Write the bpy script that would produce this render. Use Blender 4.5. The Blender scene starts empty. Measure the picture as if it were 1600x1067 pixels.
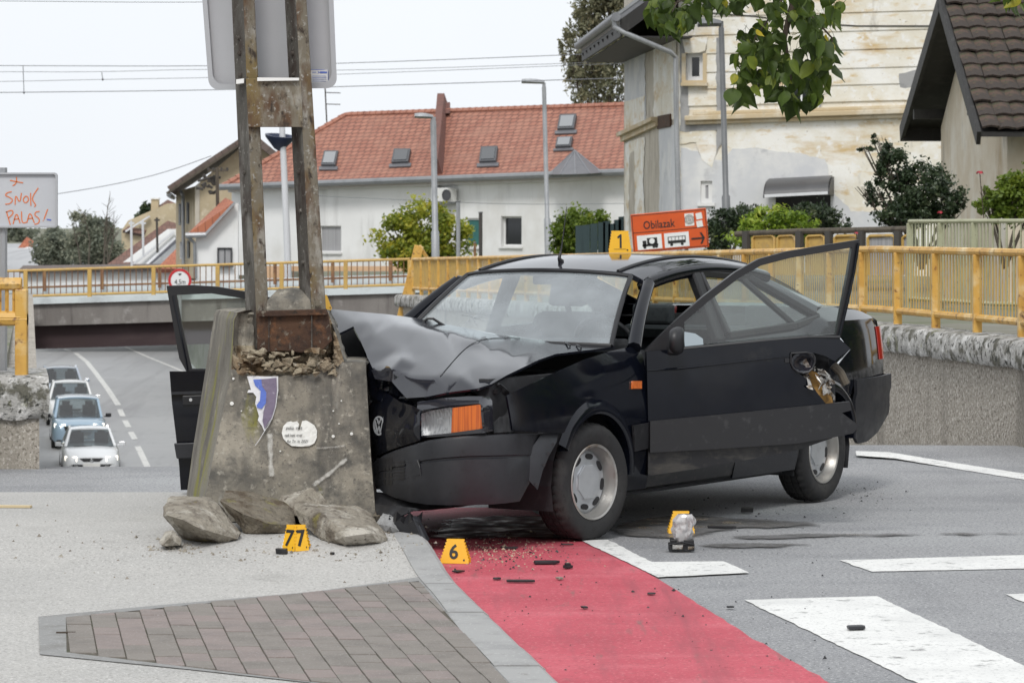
import bpy, bmesh, math, random
import numpy as np
from mathutils import Vector, Matrix, noise
from mathutils.geometry import delaunay_2d_cdt

# ------------------------------------------------------------------ camera, light, exposure
SC = bpy.context.scene
COL = SC.collection
F, HZ, H = 4900.0, 355.0, 1.58          # focal length in photo pixels, horizon row, eye height in metres
cam = bpy.data.cameras.new('camera')
cam.sensor_width = 36.0
cam.lens = 36.0 * F / 1600.0
cam.shift_y = -(533.5 - HZ) / 1600.0
cam.clip_start, cam.clip_end = 0.1, 6000.0
cam.dof.use_dof = True
cam.dof.focus_distance = 15.8
cam.dof.aperture_fstop = 13.0
camo = bpy.data.objects.new('camera', cam)
camo.location = (0, 0, H)
camo.rotation_euler = (math.radians(90), 0, 0)
COL.objects.link(camo)
SC.camera = camo

SUN_EL, SUN_ROT = math.radians(47), math.radians(188)
world = bpy.data.worlds.new('World')
SC.world = world
world.use_nodes = True
wn, wl = world.node_tree.nodes, world.node_tree.links
bgn = wn['Background']
sky = wn.new('ShaderNodeTexSky')
sky.sky_type = 'NISHITA'
sky.sun_disc = False
sky.sun_elevation, sky.sun_rotation = SUN_EL, SUN_ROT
sky.air_density, sky.dust_density, sky.ozone_density = 1.0, 4.0, 1.0
hsv = wn.new('ShaderNodeHueSaturation')
hsv.inputs['Saturation'].default_value = 0.3
wl.new(sky.outputs['Color'], hsv.inputs['Color'])
cloud = wn.new('ShaderNodeTexNoise')                       # soft structure of the cloud layer
cloud.inputs['Scale'].default_value = 2.2
cloud.inputs['Detail'].default_value = 4
cr = wn.new('ShaderNodeValToRGB')
cr.color_ramp.elements[0].position, cr.color_ramp.elements[1].position = 0.3, 0.72
cr.color_ramp.elements[0].color = (8.0, 8.35, 8.8, 1)
cr.color_ramp.elements[1].color = (9.1, 9.4, 9.7, 1)
wl.new(cloud.outputs['Fac'], cr.inputs['Fac'])
mx = wn.new('ShaderNodeMix')
mx.data_type = 'RGBA'
mx.inputs[0].default_value = 0.86                           # closed cloud cover
wl.new(hsv.outputs['Color'], mx.inputs[6])
wl.new(cr.outputs['Color'], mx.inputs[7])
wl.new(mx.outputs[2], bgn.inputs['Color'])
bgn.inputs['Strength'].default_value = 0.105
sd = bpy.data.lights.new('sun', 'SUN')
sd.energy = 1.5
sd.angle = math.radians(14)
sd.color = (1.0, 0.97, 0.93)
suno = bpy.data.objects.new('sun', sd)
_sv = Vector((math.sin(SUN_ROT) * math.cos(SUN_EL), math.cos(SUN_ROT) * math.cos(SUN_EL), math.sin(SUN_EL)))
suno.rotation_euler = _sv.to_track_quat('Z', 'Y').to_euler()
suno.location = (0, -20, 40)
COL.objects.link(suno)
SC.view_settings.view_transform = 'Standard'
SC.view_settings.look = 'None'
SC.view_settings.exposure = 0.25
SC.view_settings.gamma = 1.0
SC.view_settings.use_curve_mapping = False
SC.cycles.use_denoising = True
SC.cycles.max_bounces = 8
SC.cycles.transparent_max_bounces = 12

# ------------------------------------------------------------------ geometry helpers
V = Vector
RND = random.Random(7)
WM = {}


def at(px, py, Y):
    return V(((px - 800) * Y / F, Y, H - (py - HZ) * Y / F))


def gnd(px, py, z=0.0):
    return at(px, py, F * (H - z) / (py - HZ))


def pip(x, y, poly):
    c = False
    n = len(poly)
    j = n - 1
    for i in range(n):
        xi, yi = poly[i][0], poly[i][1]
        xj, yj = poly[j][0], poly[j][1]
        if (yi > y) != (yj > y) and x < (xj - xi) * (y - yi) / (yj - yi) + xi:
            c = not c
        j = i
    return c


def nz(p, s=1.0, seed=0.0):
    return noise.noise(V((p[0] * s + seed, p[1] * s + seed * 1.7, (p[2] if len(p) > 2 else 0) * s - seed)))


def interp(x, pts):
    return float(np.interp(x, [p[0] for p in pts], [p[1] for p in pts]))


def props(o, label=None, cat=None, group=None, kind=None):
    if label: o['label'] = label
    if cat: o['category'] = cat
    if group: o['group'] = group
    if kind: o['kind'] = kind
    return o


def thing(name, label, cat, loc=(0, 0, 0), group=None, rotz=0.0):
    o = bpy.data.objects.new(name, None)
    o.empty_display_size = 0.2
    COL.objects.link(o)
    o.location = loc
    o.rotation_euler = (0, 0, rotz)
    WM[o.name] = Matrix.Translation(V(loc)) @ Matrix.Rotation(rotz, 4, 'Z')
    return props(o, label, cat, group)


def link(name, me, mat=None, parent=None, label=None, cat=None, group=None, kind=None, bevel=0, solid=0, smooth=None, sub=0):
    o = bpy.data.objects.new(name, me)
    COL.objects.link(o)
    if mat is not None:
        for m in (mat if isinstance(mat, (list, tuple)) else [mat]):
            me.materials.append(m)
    if parent is not None:
        o.parent = parent
        W = WM[parent.name]
        me.transform(W.inverted())
        WM[o.name] = W
    else:
        WM[o.name] = Matrix.Identity(4)
    if smooth is not None:
        me.polygons.foreach_set('use_smooth', [True] * len(me.polygons))
        if smooth < 180:
            me.set_sharp_from_angle(angle=math.radians(smooth))
    if solid:
        s = o.modifiers.new('solid', 'SOLIDIFY')
        s.thickness = abs(solid)
        s.offset = -1 if solid > 0 else 1
        if smooth is not None:                               # keep the sheet's rim a hard edge
            es = o.modifiers.new('rim', 'EDGE_SPLIT')
            es.split_angle = math.radians(48)
            es.use_edge_sharp = False
    if sub:
        s = o.modifiers.new('sub', 'SUBSURF')
        s.levels = s.render_levels = sub
    if bevel:
        b = o.modifiers.new('bevel', 'BEVEL')
        b.width = bevel
        b.segments = 2
        b.limit_method = 'ANGLE'
        b.angle_limit = math.radians(35)
    return props(o, label, cat, group, kind)


def dup(root, loc, rotz=None, label=None, group=None):
    r = root.copy()
    COL.objects.link(r)
    r.location = loc
    if rotz is not None: r.rotation_euler = (0, 0, rotz)
    if label: r['label'] = label
    if group: r['group'] = group
    for ch in [o for o in bpy.data.objects if o.parent == root]:
        c = ch.copy()
        COL.objects.link(c)
        c.parent = r
        for g in [o for o in bpy.data.objects if o.parent == ch]:
            d = g.copy()
            COL.objects.link(d)
            d.parent = c
    return r


class MB:
    def __init__(s):
        s.v, s.f, s.uv, s.flat = [], [], None, None

    def add(s, vs, fs):
        b = len(s.v)
        s.v.extend([tuple(p) for p in vs])
        s.f.extend([tuple(i + b for i in f) for f in fs])
        return s

    def poly(s, *ps):
        return s.add(ps, [tuple(range(len(ps)))])

    def bx(s, p0, p1):
        (a, b, c), (d, e, f) = p0, p1
        return s.box(((a + d) / 2, (b + e) / 2, (c + f) / 2), (abs(d - a), abs(e - b), abs(f - c)))

    def box(s, c, size, R=None):
        vs = []
        for z in (-.5, .5):
            for x, y in ((-.5, -.5), (.5, -.5), (.5, .5), (-.5, .5)):
                p = V((x * size[0], y * size[1], z * size[2]))
                vs.append((R @ p if R is not None else p) + V(c))
        return s.add(vs, [(3, 2, 1, 0), (4, 5, 6, 7), (0, 1, 5, 4), (1, 2, 6, 5), (2, 3, 7, 6), (3, 0, 4, 7)])

    def beam(s, a, b, w, h, up=(0, 0, 1)):
        a, b = V(a), V(b)
        d = (b - a)
        L = d.length
        d.normalize()
        x = d.cross(V(up))
        if x.length < 1e-4: x = d.cross(V((1, 0, 0)))
        x.normalize()
        z = x.cross(d)
        R = Matrix((x, d, z)).transposed()
        return s.box((a + b) / 2, (w, L, h), R)

    def prism(s, poly, vec):
        n = len(poly)
        vec = V(vec)
        vs = [V(p) for p in poly] + [V(p) + vec for p in poly]
        return s.add(vs, [tuple(range(n - 1, -1, -1)), tuple(range(n, 2 * n))] + [(i, (i + 1) % n, n + (i + 1) % n, n + i) for i in range(n)])

    def tube(s, path, r, n=8, caps=True):
        path = [V(p) for p in path]
        rs = r if isinstance(r, (list, tuple)) else [r] * len(path)
        prev = None
        vs = []
        for i, p in enumerate(path):
            d = (path[min(i + 1, len(path) - 1)] - path[max(i - 1, 0)]).normalized()
            if prev is None:
                x = d.cross(V((0, 0, 1)))
                if x.length < 1e-3: x = d.cross(V((1, 0, 0)))
            else:
                x = prev - d * prev.dot(d)
            x.normalize()
            prev = x
            y = d.cross(x)
            for k in range(n):
                a = 2 * math.pi * k / n
                vs.append(p + (x * math.cos(a) + y * math.sin(a)) * rs[i])
        fs = []
        for i in range(len(path) - 1):
            for k in range(n):
                k2 = (k + 1) % n
                fs.append((i * n + k, i * n + k2, (i + 1) * n + k2, (i + 1) * n + k))
        if caps:
            fs.append(tuple(range(n - 1, -1, -1)))
            fs.append(tuple((len(path) - 1) * n + k for k in range(n)))
        return s.add(vs, fs)

    def lathe(s, prof, o, ax, n=32, close=False):
        ax = V(ax).normalized()
        x = ax.cross(V((0, 0, 1)))
        if x.length < 1e-3: x = V((1, 0, 0))
        x.normalize()
        y = ax.cross(x)
        o = V(o)
        vs, fs = [], []
        for r, h in prof:
            for k in range(n):
                a = 2 * math.pi * k / n
                vs.append(o + ax * h + (x * math.cos(a) + y * math.sin(a)) * r)
        m = len(prof)
        for i in range(m if close else m - 1):
            j = (i + 1) % m
            for k in range(n):
                k2 = (k + 1) % n
                fs.append((i * n + k, i * n + k2, j * n + k2, j * n + k))
        return s.add(vs, fs)

    def disc(s, o, ax, r, n=24, x=None):
        ax = V(ax).normalized()
        xx = ax.cross(V((0, 0, 1))) if x is None else V(x)
        if xx.length < 1e-3: xx = V((1, 0, 0))
        xx.normalize()
        y = ax.cross(xx)
        return s.add([V(o) + (xx * math.cos(2 * math.pi * k / n) + y * math.sin(2 * math.pi * k / n)) * r for k in range(n)], [tuple(range(n))])

    def grid(s, rows, wrap=False):
        m, n = len(rows), len(rows[0])
        vs = [p for r in rows for p in r]
        fs = []
        for i in range(m - 1):
            for k in range(n if wrap else n - 1):
                k2 = (k + 1) % n
                fs.append((i * n + k, i * n + k2, (i + 1) * n + k2, (i + 1) * n + k))
        return s.add(vs, fs)

    def mesh(s, name='m'):
        me = bpy.data.meshes.new(name)
        me.from_pydata(s.v, [], s.f)
        me.validate()
        if s.uv is not None:
            l = me.uv_layers.new(name='UVMap')
            for lp in me.loops:
                l.data[lp.index].uv = s.uv[lp.vertex_index]
        me.update()
        return me

    def out(s, name, mat=None, parent=None, **k):
        me = s.mesh(name)
        bm = bmesh.new()
        bm.from_mesh(me)
        if k.pop('fix', s.flat is None): bmesh.ops.recalc_face_normals(bm, faces=bm.faces)
        bm.to_mesh(me)
        bm.free()
        return link(name, me, mat, parent, **k)


def densify(poly, step, closed=True):
    o = []
    n = len(poly)
    for i in range(n if closed else n - 1):
        a, b = poly[i], poly[(i + 1) % n]
        L = math.hypot(b[0] - a[0], b[1] - a[1])
        k = max(1, int(round(L / step)))
        for j in range(k):
            t = j / k
            o.append((a[0] + (b[0] - a[0]) * t, a[1] + (b[1] - a[1]) * t))
    if not closed: o.append(tuple(poly[-1]))
    return o


def smooth_poly(pts, it=2, closed=True):
    for _ in range(it):
        o = []
        n = len(pts)
        if not closed: o.append(pts[0])
        for i in range(n if closed else n - 1):
            a, b = pts[i], pts[(i + 1) % n]
            o.append(tuple(a[k] * .75 + b[k] * .25 for k in range(len(a))))
            o.append(tuple(a[k] * .25 + b[k] * .75 for k in range(len(a))))
        if not closed: o.append(pts[-1])
        pts = o
    return pts


def panel(outline, surf, step, holes=(), lines=()):
    """a sheet bounded by a 2-D outline with holes, meshed and carried onto the surface surf(a, b); uv = (a, b)"""
    pts, edges = [], []
    for lp in [outline] + list(holes):
        d = densify(lp, step)
        b = len(pts)
        pts += d
        edges += [(b + i, b + (i + 1) % len(d)) for i in range(len(d))]
    for ln in lines:
        d = densify(ln, step, False)
        b = len(pts)
        pts += d
        edges += [(b + i, b + i + 1) for i in range(len(d) - 1)]
    xs, ys = [p[0] for p in outline], [p[1] for p in outline]
    x0, y0 = min(xs), min(ys)
    bp = np.array(pts)
    for i in range(int((max(xs) - x0) / step) + 1):
        for j in range(int((max(ys) - y0) / step) + 1):
            x, y = x0 + (i + .5) * step, y0 + (j + .5) * step
            if pip(x, y, outline) and not any(pip(x, y, h) for h in holes):
                if np.min((bp[:, 0] - x) ** 2 + (bp[:, 1] - y) ** 2) > (step * .45) ** 2:
                    pts.append((x, y))
    r = delaunay_2d_cdt([V(p) for p in pts], edges, [], 0, 1e-6)
    vv, ff = r[0], r[2]
    mb = MB()
    mb.v = [tuple(surf(p.x, p.y)) for p in vv]
    mb.uv = [(p.x, p.y) for p in vv]
    mb.flat = True
    for f in ff:
        cx = sum(vv[i].x for i in f) / len(f)
        cy = sum(vv[i].y for i in f) / len(f)
        if pip(cx, cy, outline) and not any(pip(cx, cy, h) for h in holes):
            a, b, c = [vv[i] for i in f[:3]]
            if abs((b.x - a.x) * (c.y - a.y) - (b.y - a.y) * (c.x - a.x)) < step * step * 2e-4: continue      # sliver on a straight edge
            mb.f.append(tuple(f) if (b.x - a.x) * (c.y - a.y) - (b.y - a.y) * (c.x - a.x) > 0 else tuple(f)[::-1])
    t = 0.0                                                  # one side for the whole sheet: towards the street
    for f in mb.f:
        a, b, c = [V(mb.v[i]) for i in f[:3]]
        t += (b - a).cross(c - a).dot(V((0, 0, 6)) - a)
    if t < 0: mb.f = [f[::-1] for f in mb.f]
    return mb


class TPS:
    def __init__(s, pts, vals, reg=1e-4):
        s.sc = max(np.ptp(np.array(pts, float), axis=0))
        s.p = np.array(pts, float) / s.sc
        n = len(s.p)
        d = ((s.p[:, None] - s.p[None]) ** 2).sum(2)
        K = np.where(d > 0, d * np.log(d + 1e-20), 0) + np.eye(n) * reg
        P = np.hstack([np.ones((n, 1)), s.p])
        A = np.block([[K, P], [P.T, np.zeros((3, 3))]])
        s.w = np.linalg.solve(A, np.concatenate([np.array(vals, float), np.zeros(3)]))

    def __call__(s, x, y):
        q = np.array([x, y]) / s.sc
        d = ((s.p - q) ** 2).sum(1)
        return float((np.where(d > 0, d * np.log(d + 1e-20), 0) * s.w[:-3]).sum() + s.w[-3] + s.w[-2] * q[0] + s.w[-1] * q[1])


class VP:
    """an upright plane through two ground points given as (photo column, distance); p(px, py) is the point seen there"""

    def __init__(s, a, b):
        s.A = V(((a[0] - 800) * a[1] / F, a[1], 0))
        B = V(((b[0] - 800) * b[1] / F, b[1], 0))
        s.L = (B - s.A).length
        s.d = (B - s.A).normalized()
        s.n = V((s.d.y, -s.d.x, 0))
        if s.n.y > 0: s.n = -s.n                              # towards the viewer

    def p(s, px, py, off=0.0):
        r = V(((px - 800) / F, 1, -(py - HZ) / F))
        A = s.A + s.n * off
        t = A.dot(s.n) / r.dot(s.n)
        q = r * t
        return V((q.x, q.y, q.z + H))

    def ab(s, px, py):
        q = s.p(px, py)
        return ((q - s.A).dot(s.d), q.z)

    def w(s, a, b, off=0.0):
        q = s.A + s.d * a + s.n * off
        return V((q.x, q.y, b))


def text(name, body, o, xd, yd, size, mat, parent=None, ext=.001, sx=1.0, shear=0.0, bold=0.0, **k):
    cu = bpy.data.curves.new('t', 'FONT')
    cu.body = body
    cu.size = size
    cu.extrude = ext
    cu.shear = shear
    cu.resolution_u = 3
    cu.offset = bold * size
    to = bpy.data.objects.new('t', cu)
    COL.objects.link(to)
    bpy.context.view_layer.update()
    me = bpy.data.meshes.new_from_object(to.evaluated_get(bpy.context.evaluated_depsgraph_get()))
    bpy.data.objects.remove(to)
    xd, yd = V(xd).normalized(), V(yd).normalized()
    zd = xd.cross(yd)
    M = Matrix((xd * sx, yd, zd)).transposed().to_4x4()
    M.translation = V(o)
    me.transform(M)
    me.materials.clear()
    return link(name, me, mat, parent, **k)


def strokes(mb, lines, surf, w, t=.002):
    """flat brush strokes: polylines in (a, b) laid on surf(a, b, off)"""
    for ln in lines:
        ln = smooth_poly(ln, 2, False) if len(ln) > 2 else ln
        L, R = [], []
        for i, p in enumerate(ln):
            q0, q1 = ln[max(0, i - 1)], ln[min(len(ln) - 1, i + 1)]
            dx, dy = q1[0] - q0[0], q1[1] - q0[1]
            l = math.hypot(dx, dy) or 1
            nx, ny = -dy / l * w / 2, dx / l * w / 2
            L.append((p[0] + nx, p[1] + ny))
            R.append((p[0] - nx, p[1] - ny))
        rows = [[surf(a[0], a[1], 0.0005), surf(a[0], a[1], t), surf(b[0], b[1], t), surf(b[0], b[1], 0.0005)] for a, b in zip(L, R)]
        mb.grid(rows)
    return mb


# ------------------------------------------------------------------ materials
def pm(name, base, layers=(), rough=.6, metal=0.0, bump=None, coat=0.0, spec=None, rvar=None, coord='Object', attr=None, ior=None):
    m = bpy.data.materials.new(name)
    m.use_nodes = True
    nt = m.node_tree
    N, L = nt.nodes, nt.links
    b = N['Principled BSDF']
    tc = N.new('ShaderNodeTexCoord')
    src = tc.outputs[coord]
    cur = None

    def noi(scale, detail, stretch, kind='n', rot=0.0):
        mp = N.new('ShaderNodeMapping')
        mp.inputs['Scale'].default_value = stretch or (1, 1, 1)
        mp.inputs['Rotation'].default_value = (0, 0, rot)
        L.new(src, mp.inputs['Vector'])
        if kind == 'v':
            t = N.new('ShaderNodeTexVoronoi')
            t.inputs['Scale'].default_value = scale
            L.new(mp.outputs[0], t.inputs['Vector'])
            return t.outputs['Distance']
        t = N.new('ShaderNodeTexNoise')
        t.inputs['Scale'].default_value = scale
        t.inputs['Detail'].default_value = detail
        t.inputs['Roughness'].default_value = .62
        L.new(mp.outputs[0], t.inputs['Vector'])
        return t.outputs['Fac']

    if attr:
        a = N.new('ShaderNodeAttribute')
        a.attribute_name = attr[0]
        r = N.new('ShaderNodeValToRGB')
        els = r.color_ramp.elements
        cols = attr[1]
        els[0].color = (*cols[0], 1)
        els[1].color = (*cols[-1], 1)
        for i, c in enumerate(cols[1:-1]):
            e = els.new((i + 1) / (len(cols) - 1))
            e.color = (*c, 1)
        L.new(a.outputs['Fac'], r.inputs['Fac'])
        cur = r.outputs['Color']
    for ly in layers:
        col, scale, lo, hi = ly[:4]
        detail = ly[4] if len(ly) > 4 else 6
        st = ly[5] if len(ly) > 5 else None
        kind = ly[6] if len(ly) > 6 else 'n'
        f = noi(scale, detail, st, kind)
        mr = N.new('ShaderNodeMapRange')
        mr.inputs['From Min'].default_value, mr.inputs['From Max'].default_value = lo, hi
        L.new(f, mr.inputs['Value'])
        mxx = N.new('ShaderNodeMix')
        mxx.data_type = 'RGBA'
        L.new(mr.outputs[0], mxx.inputs[0])
        if cur is None:
            mxx.inputs[6].default_value = (*base, 1)
        else:
            L.new(cur, mxx.inputs[6])
        mxx.inputs[7].default_value = (*col, 1)
        cur = mxx.outputs[2]
    if cur is None:
        b.inputs['Base Color'].default_value = (*base, 1)
    else:
        L.new(cur, b.inputs['Base Color'])
    b.inputs['Roughness'].default_value = rough
    b.inputs['Metallic'].default_value = metal
    b.inputs['Coat Weight'].default_value = coat
    b.inputs['Coat Roughness'].default_value = .03
    if spec is not None: b.inputs['Specular IOR Level'].default_value = spec
    if ior: b.inputs['IOR'].default_value = ior
    if rvar:
        f = noi(rvar[0], 4, None)
        mr = N.new('ShaderNodeMapRange')
        mr.inputs['From Min'].default_value, mr.inputs['From Max'].default_value = .35, .65
        mr.inputs['To Min'].default_value, mr.inputs['To Max'].default_value = rvar[1], rvar[2]
        L.new(f, mr.inputs['Value'])
        L.new(mr.outputs[0], b.inputs['Roughness'])
    if bump:
        f = noi(bump[0], 8, bump[3] if len(bump) > 3 else None)
        bn = N.new('ShaderNodeBump')
        bn.inputs['Strength'].default_value = bump[1]
        bn.inputs['Distance'].default_value = bump[2] if len(bump) > 2 else .01
        L.new(f, bn.inputs['Height'])
        L.new(bn.outputs[0], b.inputs['Normal'])
    return m


def worn(m, scale, lo, hi, attr=None):
    """paint or a stain that has worn away in places, showing what lies beneath"""
    nt = m.node_tree
    N, L = nt.nodes, nt.links
    tc = N.new('ShaderNodeTexCoord')
    t = N.new('ShaderNodeTexNoise')
    t.inputs['Scale'].default_value = scale
    t.inputs['Detail'].default_value = 8
    t.inputs['Roughness'].default_value = .65
    L.new(tc.outputs['Object'], t.inputs['Vector'])
    f = t.outputs['Fac']
    if attr:
        a = N.new('ShaderNodeAttribute')
        a.attribute_name = attr
        s = N.new('ShaderNodeMath')
        s.operation = 'MULTIPLY_ADD'
        s.inputs[1].default_value, s.inputs[2].default_value = .55, -.28
        L.new(a.outputs['Fac'], s.inputs[0])
        q = N.new('ShaderNodeMath')
        L.new(f, q.inputs[0])
        L.new(s.outputs[0], q.inputs[1])
        f = q.outputs[0]
    mr = N.new('ShaderNodeMapRange')
    mr.inputs['From Min'].default_value, mr.inputs['From Max'].default_value = lo, hi
    L.new(f, mr.inputs['Value'])
    tr = N.new('ShaderNodeBsdfTransparent')
    mx_ = N.new('ShaderNodeMixShader')
    L.new(mr.outputs[0], mx_.inputs[0])
    L.new(tr.outputs[0], mx_.inputs[1])
    L.new(N['Principled BSDF'].outputs[0], mx_.inputs[2])
    L.new(mx_.outputs[0], N['Material Output'].inputs[0])
    return m


def glass(name, tint, refl=1.0, rough=.02, dirt_sheen=0.0, dcol=(.6, .62, .62)):
    """thin pane: clear with Fresnel reflection and a pale film of dust and painted sheen"""
    m = bpy.data.materials.new(name)
    m.use_nodes = True
    nt = m.node_tree
    N, L = nt.nodes, nt.links
    N.remove(N['Principled BSDF'])
    tr = N.new('ShaderNodeBsdfTransparent')
    tr.inputs[0].default_value = (*tint, 1)
    gl = N.new('ShaderNodeBsdfGlossy')
    gl.inputs['Roughness'].default_value = rough
    lw = N.new('ShaderNodeLayerWeight')                     # Schlick reflectance, the same from both sides of the pane
    lw.inputs['Blend'].default_value = .5
    po = N.new('ShaderNodeMath')
    po.operation = 'POWER'
    po.inputs[1].default_value = 4.6
    L.new(lw.outputs['Facing'], po.inputs[0])
    fr = N.new('ShaderNodeMath')
    fr.operation = 'MULTIPLY_ADD'
    fr.inputs[1].default_value, fr.inputs[2].default_value = .92, .08
    L.new(po.outputs[0], fr.inputs[0])
    ma = N.new('ShaderNodeMath')
    ma.operation = 'MULTIPLY'
    ma.use_clamp = True
    ma.inputs[1].default_value = refl
    L.new(fr.outputs[0], ma.inputs[0])
    a = N.new('ShaderNodeMixShader')
    L.new(ma.outputs[0], a.inputs[0])
    L.new(tr.outputs[0], a.inputs[1])
    L.new(gl.outputs[0], a.inputs[2])
    outn = N['Material Output']
    if dirt_sheen:
        df = N.new('ShaderNodeBsdfDiffuse')
        df.inputs[0].default_value = (*dcol, 1)
        tn = N.new('ShaderNodeTexNoise')
        tn.inputs['Scale'].default_value = 3
        tn.inputs['Detail'].default_value = 5
        tc = N.new('ShaderNodeTexCoord')
        L.new(tc.outputs['Object'], tn.inputs['Vector'])
        mr = N.new('ShaderNodeMapRange')
        mr.inputs['From Min'].default_value, mr.inputs['From Max'].default_value = .3, .7
        mr.inputs['To Min'].default_value, mr.inputs['To Max'].default_value = dirt_sheen * .6, dirt_sheen * 1.3
        L.new(tn.outputs['Fac'], mr.inputs['Value'])
        b = N.new('ShaderNodeMixShader')
        L.new(mr.outputs[0], b.inputs[0])
        L.new(a.outputs[0], b.inputs[1])
        L.new(df.outputs[0], b.inputs[2])
        L.new(b.outputs[0], outn.inputs[0])
    else:
        L.new(a.outputs[0], outn.inputs[0])
    return m


def tilemat(name, c1, c2, cm, bw, bh, rough=.75, mortar=.012, stain=(.1, .06, .05), bstr=.6):
    """roof covering seen from far away: courses in the plane of the roof (uv in metres)"""
    m = pm(name, c1, rough=rough)
    nt = m.node_tree
    N, L = nt.nodes, nt.links
    b = N['Principled BSDF']
    tc = N.new('ShaderNodeTexCoord')
    br = N.new('ShaderNodeTexBrick')
    br.inputs['Color1'].default_value = (*c1, 1)
    br.inputs['Color2'].default_value = (*c2, 1)
    br.inputs['Mortar'].default_value = (*cm, 1)
    br.inputs['Scale'].default_value = 1
    br.inputs['Mortar Size'].default_value = mortar
    br.inputs['Mortar Smooth'].default_value = .4
    br.inputs['Brick Width'].default_value = bw
    br.inputs['Row Height'].default_value = bh
    L.new(tc.outputs['UV'], br.inputs['Vector'])
    tn = N.new('ShaderNodeTexNoise')
    tn.inputs['Scale'].default_value = .9
    tn.inputs['Detail'].default_value = 7
    L.new(tc.outputs['UV'], tn.inputs['Vector'])
    mr = N.new('ShaderNodeMapRange')
    mr.inputs['From Min'].default_value, mr.inputs['From Max'].default_value = .45, .75
    mr.inputs['To Max'].default_value = .6
    L.new(tn.outputs['Fac'], mr.inputs['Value'])
    mxx = N.new('ShaderNodeMix')
    mxx.data_type = 'RGBA'
    L.new(mr.outputs[0], mxx.inputs[0])
    L.new(br.outputs['Color'], mxx.inputs[6])
    mxx.inputs[7].default_value = (*stain, 1)
    L.new(mxx.outputs[2], b.inputs['Base Color'])
    bn = N.new('ShaderNodeBump')
    bn.inputs['Strength'].default_value = bstr
    bn.inputs['Distance'].default_value = .03
    bn.invert = True
    L.new(br.outputs['Fac'], bn.inputs['Height'])
    L.new(bn.outputs[0], b.inputs['Normal'])
    return m


def streak(base, dark, s=4.0):
    return [(dark, s, .5, .75, 6, (1, 1, .12))]


M = {}
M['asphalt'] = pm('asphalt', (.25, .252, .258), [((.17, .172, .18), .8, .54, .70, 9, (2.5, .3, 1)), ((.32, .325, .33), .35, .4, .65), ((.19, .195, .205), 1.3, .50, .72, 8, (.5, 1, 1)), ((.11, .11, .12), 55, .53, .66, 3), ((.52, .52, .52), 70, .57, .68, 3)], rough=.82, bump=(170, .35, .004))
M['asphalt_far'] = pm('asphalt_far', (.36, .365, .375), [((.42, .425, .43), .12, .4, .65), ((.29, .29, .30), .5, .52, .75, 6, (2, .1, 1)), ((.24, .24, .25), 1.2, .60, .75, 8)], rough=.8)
M['sidewalk'] = pm('sidewalk', (.435, .425, .405), [((.385, .378, .362), .6, .42, .62), ((.32, .312, .295), 2.2, .56, .8, 9), ((.24, .232, .218), 75, .53, .66, 3), ((.60, .59, .565), 85, .56, .68, 3)], rough=.9, bump=(130, .4, .005))
M['kerb'] = pm('kerb', (.33, .33, .325), [((.25, .25, .25), 3, .45, .7), ((.20, .19, .17), 12, .6, .75), ((.45, .45, .44), 60, .62, .7, 2)], rough=.85, bump=(70, .25, .004))
M['edging'] = pm('edging', (.25, .25, .245), [((.18, .175, .165), 5, .5, .7), ((.35, .35, .34), 70, .6, .68, 2)], rough=.9, bump=(80, .3, .004))
M['brick_a'] = pm('paver_pink', (.24, .20, .185), [((.185, .16, .15), 6, .45, .7), ((.33, .31, .30), 130, .6, .7, 2)], rough=.9, bump=(110, .25, .003))
M['brick_b'] = pm('paver_grey', (.21, .19, .17), [((.16, .145, .13), 6, .45, .7), ((.31, .30, .29), 130, .6, .7, 2)], rough=.9, bump=(110, .25, .003))
M['joint'] = pm('joint_sand', (.085, .075, .058), [((.05, .06, .025), 7, .52, .62, 8), ((.16, .145, .115), 22, .56, .68)], rough=.95)
M['red_paint'] = pm('red_lane_paint', (.50, .075, .105), [((.40, .05, .075), 1.3, .42, .65), ((.56, .14, .17), 3, .52, .75, 8, (.4, 1, 1)), ((.30, .05, .06), 55, .56, .68, 3), ((.60, .2, .22), 60, .58, .70, 3), ((.2, .10, .10), 7, .62, .8, 8), ((.33, .06, .08), 1.6, .53, .68, 9, (3, .22, 1)), ((.22, .10, .095), 5, .60, .72, 9, (2.2, .3, 1))], rough=.72, bump=(150, .3, .003))
M['white_paint'] = pm('road_marking_white', (.72, .72, .70), [((.62, .62, .605), 2, .45, .65), ((.40, .40, .40), 10, .60, .75, 8), ((.48, .48, .47), 60, .56, .66, 3)], rough=.7, bump=(150, .25, .003))
M['spill'] = pm('wet_spill', (.115, .113, .112), [((.19, .19, .195), 4, .46, .66, 8), ((.07, .064, .058), 2.5, .5, .7), ((.28, .28, .28), 60, .58, .68, 3)], rough=.4, rvar=(5, .18, .75), bump=(90, .3, .003))
M['spill_red'] = pm('wet_red_paint', (.13, .022, .028), [((.05, .014, .015), 3, .42, .65, 8)], rough=.5, rvar=(7, .28, .8), bump=(90, .3, .003))
worn(M['white_paint'], 9, .27, .42)
worn(M['red_paint'], 7, .20, .34)
for k_ in ('spill', 'spill_red'): worn(M[k_], 5, .32, .62, 'edge')
M['grit'] = worn(pm('gutter_grit', (.24, .22, .185), [((.12, .11, .09), 40, .48, .62, 4), ((.42, .40, .36), 60, .56, .66, 3)], rough=.95, bump=(70, .5, .006)), 7, .44, .60, 'edge')
M['terrain'] = pm('terrain_soil', (.17, .165, .13), [((.10, .12, .055), .4, .45, .6), ((.22, .21, .18), 2, .5, .7)], rough=.95)
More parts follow.
